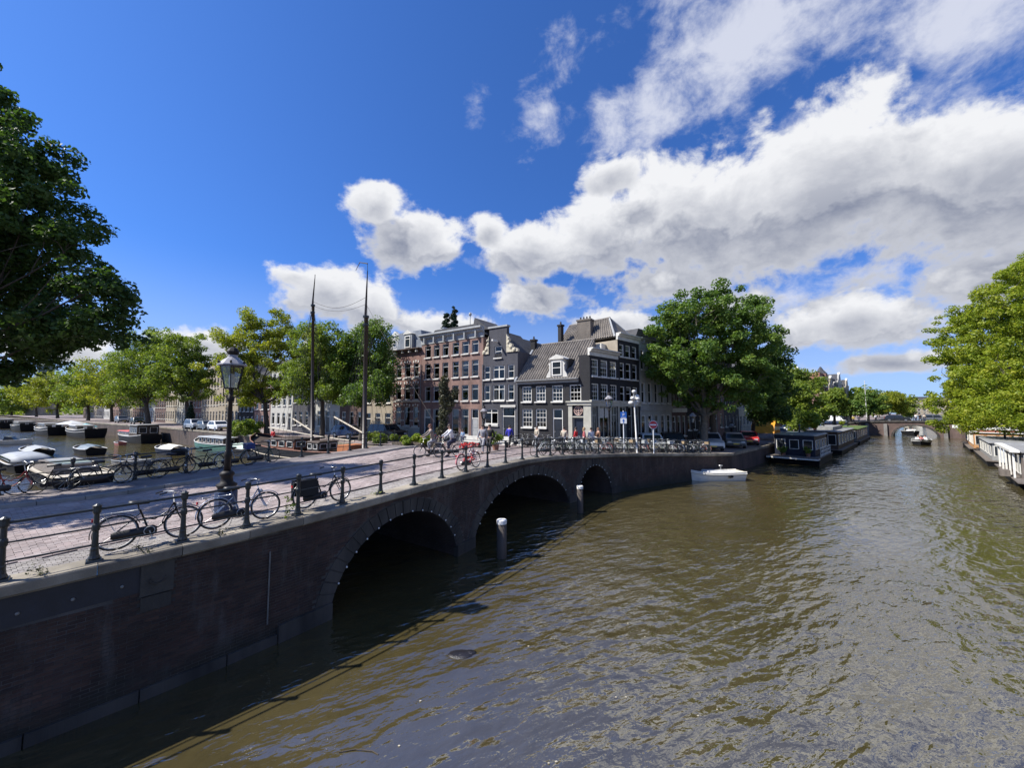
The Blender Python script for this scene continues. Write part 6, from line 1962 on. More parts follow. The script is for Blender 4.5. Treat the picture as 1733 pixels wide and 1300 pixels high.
def cabin(t, x0, x1, y0, y1, z0, z1, mat, roofm, wins=0, over=.12, wm=None, wh=.5, name='cabin', slope=0.0, ends=1):
    q = MB(); q.hexa([(x0, y0, z0), (x1, y0, z0), (x1, y1, z0), (x0, y1, z0), (x0 + slope, y0 + .04, z1), (x1 - slope, y0 + .04, z1), (x1 - slope, y1 - .04, z1), (x0 + slope, y1 - .04, z1)])
    c = q.build(name, mat, t)
    MB().hexa([(x0 - over, y0 - over, z1 + .002), (x1 + over, y0 - over, z1 + .002), (x1 + over, y1 + over, z1 + .002), (x0 - over, y1 + over, z1 + .002), (x0 - over, y0 + .1, z1 + .1), (x1 + over, y0 + .1, z1 + .1), (x1 + over, y1 - .1, z1 + .1), (x0 - over, y1 - .1, z1 + .1)]).build('roof', roofm, c)
    H_ = z1 - z0
    for i in range(wins):
        cx = x0 + (x1 - x0) * (i + .5) / wins; ww = (x1 - x0) / wins * .62; zb = z0 + H_ * (1 - wh) * .6; zt = zb + H_ * wh
        for yy, s_ in ((y0, -1), (y1, 1)):
            f = MB()
            for (a, b, c_, d) in ((cx - ww / 2 - .05, cx + ww / 2 + .05, zb - .05, zb), (cx - ww / 2 - .05, cx + ww / 2 + .05, zt, zt + .05), (cx - ww / 2 - .05, cx - ww / 2, zb, zt), (cx + ww / 2, cx + ww / 2 + .05, zb, zt)):
                f.box(a, b, min(yy, yy + s_ * .04), max(yy, yy + s_ * .04), c_, d)
            w_ = f.build('window', wm or M_FRAME_W, c)
            MB().quad((cx - ww / 2, yy + s_ * .012, zb), (cx + ww / 2, yy + s_ * .012, zb), (cx + ww / 2, yy + s_ * .012, zt), (cx - ww / 2, yy + s_ * .012, zt)).build('pane', MATS['dark_pane'], w_)
    for xx, s_ in ((x0, -1), (x1, 1)):
        if not wins or not ends: break
        n = max(2, int((y1 - y0) / 1.0)); 
        for i in range(n):
            cy = y0 + (y1 - y0) * (i + .5) / n; ww = (y1 - y0) / n * .62; zb = z0 + H_ * (1 - wh) * .6; zt = zb + H_ * wh
            f = MB()
            for (a, b, c_, d) in ((cy - ww / 2 - .05, cy + ww / 2 + .05, zb - .05, zb), (cy - ww / 2 - .05, cy + ww / 2 + .05, zt, zt + .05), (cy - ww / 2 - .05, cy - ww / 2, zb, zt), (cy + ww / 2, cy + ww / 2 + .05, zb, zt)):
                f.box(min(xx, xx + s_ * .04), max(xx, xx + s_ * .04), a, b, c_, d)
            w_ = f.build('window', wm or M_FRAME_W, c)
            MB().quad((xx + s_ * .012, cy - ww / 2, zb), (xx + s_ * .012, cy + ww / 2, zb), (xx + s_ * .012, cy + ww / 2, zt), (xx + s_ * .012, cy - ww / 2, zt)).build('pane', MATS['dark_pane'], w_)
    return c
mk('dark_pane', (.02, .025, .03), .08, .2, 3)
def boat(name, label, px, py, heading, cat='boat', off=0.0):
    """heading: compass azimuth of the bow; placed with the pixel at the waterline nearest the viewer"""
    p = at(px, py, 0); a = math.pi / 2 - D2R(heading)
    return thing(name, label, cat, (p.x, p.y, 0), a)
AZL = 34.5 - 90        # azimuth along the left canal, away to the left
AZLc = -58.0

# white sloop by the quay wall on the right
t = boat('sloop', 'cream white open sloop moored to the brick wall at the right end of the bridge', 1208, 812, 266)
boat_hull(t, 4.7, 1.6, .88, .64, .68, M_HCRM, .6, .85, mk('cream_deck', (.62, .58, .48), .6, .15, 4), M_HCRM, .02, None)
for s_ in (-1, 1): MB().tube([(x, s_ * (w + .03), z - .12) for x, w, z in hull_lines(4.7, 1.6, .88, .64, .68, .6, .85)], .05, 6).build('fender_rope', M_HCRM, t, True)
MB().hexa([(-1.6, -.55, .63), (.9, -.5, .63), (.9, .5, .63), (-1.6, .55, .63), (-1.5, -.45, .73), (.8, -.4, .78), (.8, .4, .78), (-1.5, .45, .73)]).build('cover', M_HWHT, t)
q = MB(); q.lathe([(.05, .8), (.05, 1.1)], -.6, 0, 0, 8); q.torus((-.6, 0, 1.14), .16, .02, 14, 5, 'xy'); q.build('steering_wheel', M_CHROME, t)
MB().ell((-.9, .86, .38), (.22, .1, .12), 9, 5).build('fender', M_HBLK, t, True)
MB().tube([(2.3, 0, .9), (2.9, -.35, 1.6), (3.6, -.9, 2.45)], .02, 4).build('mooring_line', M_ROPE, t)
# poles leaning on the wall
p = at(1131, 790, 1.0)
tag(MB().tube([(p.x - .3, p.y, -.2), (p.x + .7, p.y + .25, 2.4)], .045, 6).build('leaning_pole', M_PALESPAR), 'thin pale pole leaning against the brick quay wall left of the white sloop', 'pole')

def houseboat(name, label, t0, t1, n0, n1, zc, mat, roofm, hullm, hz=.45, wins=5, rail=False, wm=None, hull_over=.5, deck_ext=(0, 0), wh=.55):
    """box shaped houseboat lying along the right canal: from t0 to t1 along it, n0 to n1 across"""
    c = UN((t0 + t1) / 2, (n0 + n1) / 2); L = t1 - t0; B = n1 - n0
    t = thing(name, label, 'houseboat', (c[0], c[1], 0), math.pi / 2 - AU)
    q = MB(); e = hull_over
    q.hexa([(-L / 2 - e + .4, -B / 2 - .1, -.5), (L / 2 + e - .4, -B / 2 - .1, -.5), (L / 2 + e - .4, B / 2 + .1, -.5), (-L / 2 - e + .4, B / 2 + .1, -.5), (-L / 2 - e, -B / 2 - .25, hz), (L / 2 + e, -B / 2 - .25, hz), (L / 2 + e, B / 2 + .25, hz), (-L / 2 - e, B / 2 + .25, hz)])
    q.build('hull', hullm, t)
    MB().box(-L / 2 - e - .05 - deck_ext[0], L / 2 + e + .05 + deck_ext[1], -B / 2 - .3, B / 2 + .3, hz + .002, hz + .09).build('deck_edge', M_WOODG, t)
    cabin(t, -L / 2, L / 2, -B / 2 + .15, B / 2 - .15, hz + .09, zc, mat, roofm, wins, .18, wm, wh)
    return t, L, B
# left side of the right canal
h1, L, B = houseboat('houseboat', 'navy houseboat with big white framed windows and white side railing, nearest on the left bank', 11.8, 18.5, .5, 4.3, 2.95, M_HNVY, M_STEELB, M_HBLK, .75, 4, deck_ext=(1.0, 0), wm=M_FRAME_W, wh=.42)
q = MB()
for i in range(8):
    x = -L / 2 + .3 + i * .8; q.tube([(x, -B / 2 - .25, .84), (x, -B / 2 - .25, 1.75)], .03, 5)
for z in (1.0, 1.38, 1.75): q.tube([(-L / 2 + .3, -B / 2 - .25, z), (-L / 2 + 5.9, -B / 2 - .25, z)], .03, 5)
q.build('side_railing', M_FRAME_W, h1)
MB().box(-L / 2 - 1.55, -L / 2 - .5, -B / 2 - .3, B / 2 + .3, .62, .74).build('bow_rail', M_FRAME_W, h1)
h2, L, B = houseboat('houseboat', 'long dark brown houseboat with a flat grey roof, second along the left bank', 26.8, 42.5, .4, 4.3, 2.75, M_WOODD, M_ROOFG, M_HBLK, .45, 6)
MB().box(-4.5, 3.5, -.9, .9, 2.86, 3.3).build('roof_light', M_BOXG, h2)
h3, L, B = houseboat('houseboat', 'grey board houseboat with a grass roof, third along the left bank', 47.5, 64, .4, 4.2, 2.4, M_WOODG, M_LAWN, M_HBLK, .4, 6)
# right side of the right canal
h4, L, B = houseboat('houseboat', 'grey brown boarded houseboat with white posts and wide wooden deck, nearest on the right', 9.2, 18, 16.5, 20.8, 2.5, M_WOODG, M_ROOFG, M_HBLK, .5, 4, deck_ext=(2.2, 2.0), wm=M_FRAME_W, wh=.72, hull_over=.3)
for i in range(5):
    MB().box(-L / 2 + .2 + i * (L - .4) / 4 - .05, -L / 2 + .2 + i * (L - .4) / 4 + .05, B / 2 + .12, B / 2 + .22, .6, 2.5).build('post', M_FRAME_W, h4)
MB().box(-L / 2 - .3, L / 2 + .3, B / 2 - .1, B / 2 + .36, 2.51, 2.68).build('fascia_board', M_FRAME_W, h4)
MB().box(-3.6, -2.6, B / 2 + .3, B / 2 + .8, .6, 1.05).build('deck_bench', M_WOODG, h4)
h5, L, B = houseboat('houseboat', 'slate grey houseboat with a rounded white bow shelter, second on the right', 24, 38, 16.2, 20.6, 2.3, M_BOXG, M_ROOFG, M_HBLK, .5, 5)
q = MB(); q.loft([[(-L / 2 - 2.2 + x, y, z) for x, z in ((0, .6), (.3, 1.6), (1.1, 2.2), (2.2, 2.35), (2.2, .6))] for y in (-1.7, 1.7)]); q.build('bow_shelter', M_TARP, h5, fix=True)
h6, L, B = houseboat('houseboat', 'orange wood ended houseboat with a long red and white roof, third on the right', 42, 57, 16.0, 20.4, 2.6, mk('orange_boards', (.50, .27, .12), .7, .3, 5), M_HWHT, M_HBLK, .45, 7)
MB().box(-L / 2 + .3, L / 2 - .3, -1.6, 1.6, 2.72, 3.0).build('roof_deck', mk('brick_red_roof', (.28, .10, .07), .8, .3, 3), h6)
MB().box(-L / 2 + .2, L / 2 - .2, -1.7, 1.7, 3.02, 3.1).build('roof_edge', M_HWHT, h6)

# motor boats on the right canal
def motorboat(label, px, py, hd, L, B, hm, canopy=False, seats=True, n_people=0, strip=None):
    t = boat('motorboat', label, px, py, hd)
    boat_hull(t, L, B, .95, .7, .7, hm, 1.0, .85, M_DECKW, M_HWHT, .3, strip)
    MB().box(-L * .35, L * .1, -B * .34, B * .34, .42, .62).build('bench', M_WOODR, t)
    MB().hexa([(L * .08, -B * .36, .45), (L * .2, -B * .33, .45), (L * .2, B * .33, .45), (L * .08, B * .36, .45), (L * .10, -B * .3, 1.15), (L * .16, -B * .28, 1.1), (L * .16, B * .28, 1.1), (L * .10, B * .3, 1.15)]).build('console', M_HWHT, t)
    q = MB(); q.box(-L * .52, -L * .47, -.16, .16, .2, 1.1); q.box(-L * .55, -L * .46, -.2, .2, .9, 1.25); q.build('outboard', M_HBLK, t)
    return t
mb1 = motorboat('dark motorboat with people aboard, heading towards the far bridge', 1560, 752, 228, 6.2, 2.3, M_HBLK, strip=M_HWHT)
mb2 = motorboat('dark motorboat coming out under the arch of the far bridge', 1541, 735, 215, 6.5, 2.4, M_HBLK)
mb3 = motorboat('white motorboat beyond the far bridge, at the right of the arch', 1556, 722.5, 215, 7, 2.5, M_HWHT)
mb4 = motorboat('pale boat beyond the far bridge, at the left of the arch', 1538, 719.5, 225, 9, 3, M_HCRM)
for (b_, pts) in ((mb1, [(-1.5, -.4, C_BLK, 'person in black seated at the stern of the dark motorboat'), (-.6, .4, C_GREY, 'person in grey seated midships in the dark motorboat'), (1.4, 0, C_ROSE, 'person in rose seated at the bow of the dark motorboat')]),
                  (mb2, [(-1.0, 0, C_BLK, 'person in dark clothes in the boat under the arch'), (.0, .4, C_NAVY, 'person in navy in the boat under the arch')])):
    for (ox, oy, cl, lab) in pts:
        v = Matrix.Rotation(b_.rotation_euler.z, 3, 'Z') @ Vector((ox, oy, 0)) + b_.location
        person(lab, v.x, v.y, .12 + .0, b_.rotation_euler.z + math.pi / 2, 'sit', cl, C_JEAN, (.05, .03, .02))

# left canal: barges on the far side
def barge(label, px, py, L, B, hb, hm, hs, mat, hd=AZLc, rail=None, strip=None, deck=M_DECKW, bow=1.4, name='barge'):
    t = boat(name, label, px, py, hd)
    boat_hull(t, L, B, hb, hm, hs, mat, bow, .75, deck, rail, .15, strip)
    return t
t = barge('barge with a long red canvas roof, black hull and dark wheelhouse at its right end', 233, 748, 13.5, 3.6, 1.7, 1.15, 1.5, M_HBLK, rail=M_HWHT)
cabin(t, -.6, 5.2, -1.35, 1.35, 1.0, 1.85, M_HWHT, M_REDROOF, 7, .2, wh=.45)
cabin(t, -5.0, -1.0, -1.4, 1.4, 1.2, 3.0, M_WOODD, M_ROOFG, 4, .25, wh=.5, name='wheelhouse')
t = boat('dinghy', 'small red rowing dinghy tied beside the barge with the red roof', 203, 753, AZLc); boat_hull(t, 2.6, 1.2, .55, .42, .45, mk('dinghy_red', (.38, .10, .08), .5, .2, 4), .8, .8, M_WOODR, M_HWHT, .15)
MB().box(-.3, -.05, -.5, .5, .3, .35).build('thwart', M_DECKW, t)
t = barge('black barge with a white rail, white deckhouse and parasols on deck', 143, 739, 17, 4.2, 2.4, 1.5, 1.9, M_HBLK, rail=M_HWHT, strip=M_HWHT)
cabin(t, 0, 5.5, -1.4, 1.4, 1.3, 2.3, M_HWHT, M_HWHT, 6, .2)
t = barge('white barge with a white deckhouse left of the one with parasols', 85, 735.5, 15, 4.0, 2.2, 1.5, 1.9, M_HBLK, rail=M_HWHT, strip=M_HWHT)
cabin(t, -3, 4.0, -1.4, 1.4, 1.3, 2.5, M_HWHT, M_ROOFG, 6, .2)
t = barge('grey barge far along the left canal', 40, 729, 15, 4.0, 2.0, 1.4, 1.8, M_HBLK, rail=M_TARP); cabin(t, -4, 4, -1.4, 1.4, 1.2, 2.4, M_BOXG, M_ROOFG, 5)
t = barge('dark barge farthest along the left canal at the left edge', 6, 724.5, 15, 4.0, 2.0, 1.4, 1.8, M_HBLK); cabin(t, -4, 4, -1.4, 1.4, 1.2, 2.6, M_WOODD, M_ROOFG, 5)
def parasol(label, px, py, z, mat, r=1.7, d=85):
    p = pxp(px, py, d); t = thing('parasol', label, 'parasol', (p[0], p[1], 1.4))
    h = p[2] - 1.4
    MB().tube([(0, 0, 0), (0, 0, h)], .04, 5).build('pole', M_CHROME, t); MB().lathe([(r, h - .75), (r * .5, h - .3), (.06, h)], n=8).build('canopy', mat, t)
parasol('wide white parasol over the deck of the barge with the white rail', 122, 712, 1.5, M_HWHT, 2.4)
parasol('turquoise parasol over the deck of the barge with the white rail', 146, 717, 1.5, mk('turquoise_cloth', (.10, .42, .45), .7, .2, 3), 1.8)
t = boat('motorboat', 'small white motorboat crossing the left canal at the left edge', 12, 753, 60); boat_hull(t, 5.5, 2.0, .9, .7, .7, M_HWHT, .9, .85, M_DECKW, M_HWHT, .25)
MB().hexa([(-.3, -.7, .6), (1.2, -.6, .6), (1.2, .6, .6), (-.3, .7, .6), (-.1, -.55, 1.35), (.5, -.5, 1.3), (.5, .5, 1.3), (-.1, .55, 1.35)]).build('windscreen', MATS['dark_pane'], t)
for i in range(3): MB().box(-1.9 + i * .6, -1.6 + i * .6, -.7, .7, .5, .68).build('seat', M_WOODR, t)

# green houseboat and its neighbour
t = barge('sea green houseboat with a low brown cabin and grey roof behind the lamp post', 372, 764, 12.5, 3.8, 1.75, 1.2, 1.3, M_HGRN, AZLc, rail=M_HWHT, bow=.8, name='houseboat')
cabin(t, -4.6, 3.0, -1.4, 1.4, 1.05, 1.95, M_WOODD, M_TARP, 6, .18, wh=.5)
t = barge('pale green tarpaulined boat with a pointed dark bow, between the houseboat and the ship', 424, 772, 7.5, 2.6, 1.6, .95, 1.0, M_HBLK, 122, rail=M_HWHT, bow=.6, name='covered_boat')
q = MB(); q.loft([[(x, -w, z) for w, z in ((1.1, 1.0), (.6, 1.35), (0, 1.5), (-.6, 1.35), (-1.1, 1.0))] for x in (-3.2, -1, 1.2)] , closed=False, caps=False); q.build('tarpaulin', mk('pale_green_tarp', (.40, .50, .44), .7, .2, 3), t, fix=True)

# the tall ship with two masts
p0 = Vector(ML(18.2, -34.2))
HDG = AZL + 180 - 3
t = thing('sailing_ship', 'dark wooden sailing ship with two tall masts moored beside the far end of the bridge', 'sailing ship', (p0.x, p0.y, 0), math.pi / 2 - D2R(HDG + 180))
LS_ = 19.0
boat_hull(t, LS_, 4.6, 3.3, 2.35, 2.7, M_HBLK, 1.2, .7, M_WOODD, M_WOODR, .3, M_PALESPAR)
cabin(t, .5, 4.4, -1.2, 1.2, 2.2, 3.0, M_WOODR, M_WOODD, 3, .1)
cabin(t, -2.6, -1.0, -.9, .9, 2.2, 2.9, M_WOODD, M_WOODD, 2, .1)
MB().box(-6.6, -5.0, -.8, .8, 2.2, 2.85).build('deck_box', mk('orange_box', (.45, .16, .06), .7, .25, 4), t)
inv = (Matrix.Translation(t.location) @ Matrix.Rotation(t.rotation_euler.z, 4, 'Z')).inverted()
def ship_pt(px, py, ly=0.0):
    """where the sight line meets the ship's centre plane"""
    o = inv @ Vector((0, 0, CZ)); r = inv.to_3x3() @ Vector(pxp(px, py, 1.0) - np.array([0, 0, CZ]))
    s = (ly - o.y) / r.y; return o + r * s
def mast(pt_top, pt_mid, base_px, r, name):
    b = ship_pt(base_px, 735); tp = ship_pt(*pt_top); md = ship_pt(*pt_mid)
    b = Vector((b.x, 0, 2.0)); q = MB(); q.tube([b, (md.x, 0, md.z)], [r, r * .8], 9)
    m_ = q.build(name, M_VARN, t, True)
    MB().tube([(md.x + .12, 0, md.z - .9), (md.x + .1, 0, md.z + .2), (tp.x, 0, tp.z)], [r * .55, r * .55, .03], 7).build('topmast', M_VARN, m_, True)
    for dz in (-.7, -.05): MB().lathe([(r * 1.25, -.08), (r * 1.3, .08)], md.x + .04, 0, md.z + dz, 9).build('mast_band', M_IRON, m_)
    return b, md, tp
bm_, mm_, tm_ = mast((622, 458), (620, 535), 617, .19, 'main_mast')
bf_, mf_, tf_ = mast((533, 470), (530, 516), 529, .15, 'fore_mast')
MB().tube([tf_, tf_ + Vector((0, 0, .3))], .03, 5).build('truck', M_IRON, t)
# forked wind vane on top of the main mast
fl = ship_pt(609, 444); f2 = ship_pt(602, 458); tpv = ship_pt(622, 446)
MB().tube([tm_, tpv], .02, 5).tube([tpv, fl], [.05, .035], 5).tube([fl, f2], [.035, .02], 5).build('wind_vane', M_ROPE, t)
q = MB()
def rope(a, b, sag=0.0, r=.012, n=7):
    a, b = Vector(a), Vector(b)
    q.tube([a.lerp(b, i / n) - Vector((0, 0, sag * math.sin(math.pi * i / n))) for i in range(n + 1)], r, 4, cap=False)
rope((mm_.x, 0, mm_.z + 1.6), (mf_.x, 0, mf_.z + .3), .75, .016, 12); rope((mm_.x, 0, mm_.z + 1.0), (mf_.x, 0, mf_.z - .1), .55, .013, 12)
for s_ in (-1, 1):
    for k in (-.9, -.3, .3, .9):
        rope((mm_.x, 0, mm_.z), (mm_.x + k * 1.3, s_ * 2.1, 2.4)); rope((mf_.x, 0, mf_.z), (mf_.x + k, s_ * 2.0, 2.5))
    rope((mm_.x, 0, mm_.z + 1.5), (mm_.x + .25, s_ * 1.2, 2.4), 0, .009); rope((mf_.x, 0, mf_.z + .8), (mf_.x - .2, s_ * 1.2, 2.4), 0, .009)
rope((mm_.x, 0, mm_.z + .9), ship_pt(735, 715), .1, .014); rope((mf_.x, 0, mf_.z + .3), (mf_.x + 5.2, 0, 3.2), .1, .014)
q.build('rigging', M_ROPE, t)
a_ = ship_pt(496, 709); b_ = ship_pt(530, 731); MB().tube([a_, b_], .07, 6).build('boom', M_PALESPAR, t)
a_ = ship_pt(566, 706); b_ = ship_pt(614, 733); MB().tube([a_, b_], .07, 6).build('boom', M_PALESPAR, t)
MB().tube([ship_pt(455, 724), ship_pt(540, 739), ship_pt(600, 747)], .06, 6).build('boom', M_PALESPAR, t)
v = t.matrix_basis @ ship_pt(462, 746)
vv = Matrix.Rotation(t.rotation_euler.z, 3, 'Z') @ Vector((ship_pt(462, 742).x, 0, 0)) + t.location
person('person in a red jacket on the deck of the sailing ship at its left end', vv.x, vv.y, 2.2, face_to(200), 'stand', C_RED, C_NAVY, (.03, .02, .015), h=1.6)

# boats on the near side of the left canal, beyond the far railing
t = boat('tour_boat', 'long low tour boat with a white curved roof at the left edge beyond the railing', 40, 792, AZLc, 'tour boat')
boat_hull(t, 11, 2.9, 1.0, .8, .8, M_HBLK, .9, .8, M_DECKW, M_HWHT, .1)
q = MB(); q.loft([[(x, y, .85 + h) for y, h in ((-1.25, 0), (-1.2, .42 * k), (-.7, .62 * k), (0, .68 * k), (.7, .62 * k), (1.2, .42 * k), (1.25, 0))] for x, k in ((-4.8, .55), (-2.4, .9), (0, 1), (2.4, .9), (4.4, .45))]); q.build('roof', M_TARP, t, True, fix=True)
for s_ in (-1, 1): MB().box(-3.8, 3.2, min(s_ * 1.24, s_ * 1.27), max(s_ * 1.24, s_ * 1.27), .95, 1.2).build('window_band', MATS['dark_pane'], t)
t = boat('covered_barge', 'pale flat barge with a glass roof panel moored right behind the far railing', 118, 822, AZLc, 'barge')
t.location.x -= 1.0; t.location.y += .6
boat_hull(t, 11.0, 3.2, 1.35, 1.15, 1.15, M_HBLK, 1.5, .9, mk('pale_deck', (.50, .45, .36), .8, .25, 3), M_DECKW, .06)
MB().hexa([(-3.2, -1.25, 1.15), (3.4, -1.25, 1.15), (3.4, 1.25, 1.15), (-3.2, 1.25, 1.15), (-3.0, -1.0, 1.72), (3.1, -1.0, 1.72), (3.1, 1.0, 1.72), (-3.0, 1.0, 1.72)]).build('cabin_top', M_WOODG, t)
MB().box(-2.7, .4, -.85, .85, 1.725, 1.79).build('roof_glass', mk('pale_roof_glass', (.35, .42, .47), .12, .15, 2), t)
MB().box(.7, 2.7, -.8, .8, 1.725, 1.78).build('hatch', M_BOXG, t)
t = boat('rowing_boat', 'grey rowing boat with one rower on the left canal', 226, 787, 100); boat_hull(t, 4.4, 1.4, .65, .45, .5, M_BOXG, .8, .7, M_DECKW, M_TARP, .2)
MB().box(-.2, .1, -.6, .6, .38, .44).build('thwart', M_DECKW, t)
for s_ in (-1, 1): MB().tube([(.2, s_ * .55, .6), (-.5, s_ * 2.1, .05)], .025, 5).build('oar', M_PALESPAR, t)
person('person in a pale shirt rowing the grey rowing boat', t.location.x, t.location.y, .0, t.rotation_euler.z + math.pi / 2, 'sit', C_WHT, C_NAVY, (.05, .03, .02))

for (px, py, hd, L, lab, hm, cv) in ((60, 771, AZLc, 8.5, 'low boat under a grey cover, behind the tour boat at the left', M_HBLK, M_TARP), (150, 768, AZLc, 7.0, 'low black boat under a dark cover, left of the rowing boat', M_HBLK, M_STEELB),
        (288, 768, AZLc, 6.5, 'low dark boat under a pale cover, left of the sea green houseboat', M_HNVY, M_HCRM)):
    t = boat('covered_boat', lab, px, py, hd); boat_hull(t, L, 2.3, 1.0, .75, .8, hm, .9, .8, M_DECKW, M_HWHT, .15)
    q = MB(); q.loft([[(x * L, -w * k, .72 + (z - .72) * k) for w, z in ((1.0, .74), (.6, 1.1), (0, 1.25), (-.6, 1.1), (-1.0, .74))] for x, k in ((-.42, .8), (-.2, 1), (.1, 1), (.33, .6))], closed=False, caps=False); q.build('cover', cv, t, fix=True)

# ------------------------------------------------------------------ cars
CARM = {}
def car_meshes(kind):
    if kind in CARM: return CARM[kind]
    if kind == 'van': L, W_, H_, prof, gl = 5.2, 1.9, 2.1, [(-2.55, .35), (-2.6, .9), (-2.58, 1.9), (-2.45, 2.08), (1.2, 2.08), (1.55, 1.98), (2.15, 1.15), (2.5, 1.02), (2.6, .75), (2.58, .35)], None
    elif kind == 'suv': L, W_, H_, prof, gl = 4.4, 1.85, 1.65, [(-2.15, .35), (-2.2, .7), (-2.15, 1.0), (-1.95, 1.55), (-1.7, 1.66), (.35, 1.66), (.6, 1.6), (1.15, 1.08), (1.95, .98), (2.15, .8), (2.18, .35)], None
    else: L, W_, H_, prof, gl = 4.1, 1.75, 1.48, [(-2.0, .32), (-2.05, .62), (-1.98, .95), (-1.6, 1.38), (-1.3, 1.48), (.25, 1.48), (.5, 1.42), (1.1, .97), (1.85, .86), (2.03, .65), (2.05, .32)], None
    # body shell: side outline lofted across with tumblehome above the belt
    rings = []
    for yy, ins in ((-1, .0), (-.93, .0), (.93, .0), (1, .0)):
        ring = []
        for (x, z) in prof:
            belt = .95 if kind != 'van' else 1.15
            tum = max(0, (z - belt)) * .22
            edge = .05 if abs(yy) == 1 else 0
            ring.append((x * (1 - edge * .25), yy * W_ / 2 - math.copysign(tum, yy), z - (edge * .8 if z > belt else 0) + (edge * .3 if z < .5 else 0)))
        rings.append(ring)
    b = MB(); b.loft(rings)
    me = b.mesh('body', None, False); D = {'body': me}
    bm = bmesh.new(); bm.from_mesh(me); bmesh.ops.recalc_face_normals(bm, faces=bm.faces); bm.to_mesh(me); bm.free()
    g = MB(); belt = .98 if kind != 'van' else 1.2; top = H_ - .12
    xr = {'van': (.55, 1.75), 'suv': (-1.85, .95), 'hatch': (-1.55, .9)}[kind]
    for s_ in (-1, 1):
        y0 = s_ * (W_ / 2 + .004 - (belt - .95) * .22); y1 = s_ * (W_ / 2 + .004 - (top - (.95 if kind != 'van' else 1.15)) * .22)
        n = 1 if kind == 'van' else 2; xa, xb = xr
        xs = np.linspace(xa, xb, n + 1)
        for i in range(n):
            a0, a1 = xs[i] + .05, xs[i + 1] - .05
            i0 = a0 + (.22 if i == 0 and kind != 'van' else 0); i1 = a1 - (.48 if i == n - 1 else 0)
            g.quad((a0, y0, belt), (a1, y0, belt), (i1, y1, top), (i0, y1, top))
    D['side_window'] = g.mesh('side_window', MATS['dark_pane'])
    pts = prof
    def pane(i, nm, sh=.04):
        (x0, z0), (x1, z1) = pts[i], pts[i + 1]
        nx, nz = (z1 - z0), -(x1 - x0); l = math.hypot(nx, nz); nx, nz = -nx / l * .012, -nz / l * .012
        if nx * (1 if x0 > 0 else -1) < 0: nx, nz = -nx, -nz
        bl = .95 if kind != 'van' else 1.15
        w0 = W_ / 2 * .93 - max(0, z0 - bl) * .22 - .07; w1 = W_ / 2 * .93 - max(0, z1 - bl) * .22 - .07
        dx, dz = (x1 - x0) * .08, (z1 - z0) * .08
        return MB().quad((x0 + dx + nx, -w0, z0 + dz + nz), (x0 + dx + nx, w0, z0 + dz + nz), (x1 - dx + nx, w1, z1 - dz + nz), (x1 - dx + nx, -w1, z1 - dz + nz)).mesh(nm, MATS['dark_pane'])
    fi = {'van': 5, 'suv': 6, 'hatch': 6}[kind]; ri = {'van': 1, 'suv': 2, 'hatch': 2}[kind]
    D['windscreen'] = pane(fi, 'windscreen')
    if kind != 'van': D['rear_window'] = pane(ri, 'rear_window')
    q = MB(); q.tube([(0, -.11, 0), (0, .11, 0)], .32, 16); D['wheel'] = q.mesh('wheel', M_TYRE)
    q = MB(); q.tube([(0, -.115, 0), (0, .115, 0)], .20, 12); D['hubcap'] = q.mesh('hubcap', M_CHROME)
    D['L'] = L; D['W'] = W_; xf = max(x for x, z in prof)
    q = MB(); q.box(xf - .12, xf + .015, -.16, .16, .62, .74); D['headlight'] = q.mesh('headlight', mk('lamp_lens', (.6, .6, .6), .15, .1, 4))
    q = MB(); q.box(-xf - .03, -xf + .1, -.11, .11, .72, .92); D['tail_light'] = q.mesh('tail_light', M_REDL)
    q = MB(); q.box(xf - .1, xf + .035, -.8, .8, .34, .52); D['bumper'] = q.mesh('bumper', mk('dark_plastic', (.03, .03, .032), .6, .2, 5))
    q = MB(); q.box(xf, xf + .045, -.26, .26, .43, .53); D['plate'] = q.mesh('licence_plate', mk('yellow_plate', (.62, .45, .04), .5, .1, 4))
    CARM[kind] = D; return D
def car(label, x, y, z, rz, kind, paint, group=None):
    D = car_meshes(kind); t = thing('parked_van' if kind == 'van' else 'parked_car', label, 'van' if kind == 'van' else 'car', (x, y, z), rz, group)
    b = D['body'].copy(); b.materials.clear(); b.materials.append(paint); link('body', b, t)
    for k in ('side_window', 'windscreen', 'rear_window', 'bumper'):
        if k in D: link(k, D[k], t)
    for sx in (-1, 1):
        for sy in (-1, 1):
            w_ = link('wheel', D['wheel'], t, loc=(sx * D['L'] * .31, sy * (D['W'] / 2 - .1), .32)); link('hubcap', D['hubcap'], w_)
    for sy in (-1, 1):
        link('headlight', D['headlight'], t, loc=(0, sy * D['W'] * .34, 0)); link('tail_light', D['tail_light'], t, loc=(0, sy * D['W'] * .38, 0))
    link('licence_plate', D['plate'], t)
    return t
def cpaint(n, c, r=.25, me=.0): return mk('car_paint_' + n, c, r, .05, 2, metal=me, spec=.7)
P_SIL = cpaint('silver', (.45, .46, .47), .3, .4); P_WHT = cpaint('white', (.72, .72, .71)); P_BLK = cpaint('black', (.012, .013, .015)); P_GRY = cpaint('grey', (.14, .15, .16), .3, .3); P_RED = cpaint('red', (.42, .03, .03)); P_BLU = cpaint('blue', (.04, .08, .18)); P_LGR = cpaint('pale_grey', (.55, .56, .54), .3, .2)
DIRU = math.pi / 2 - AU
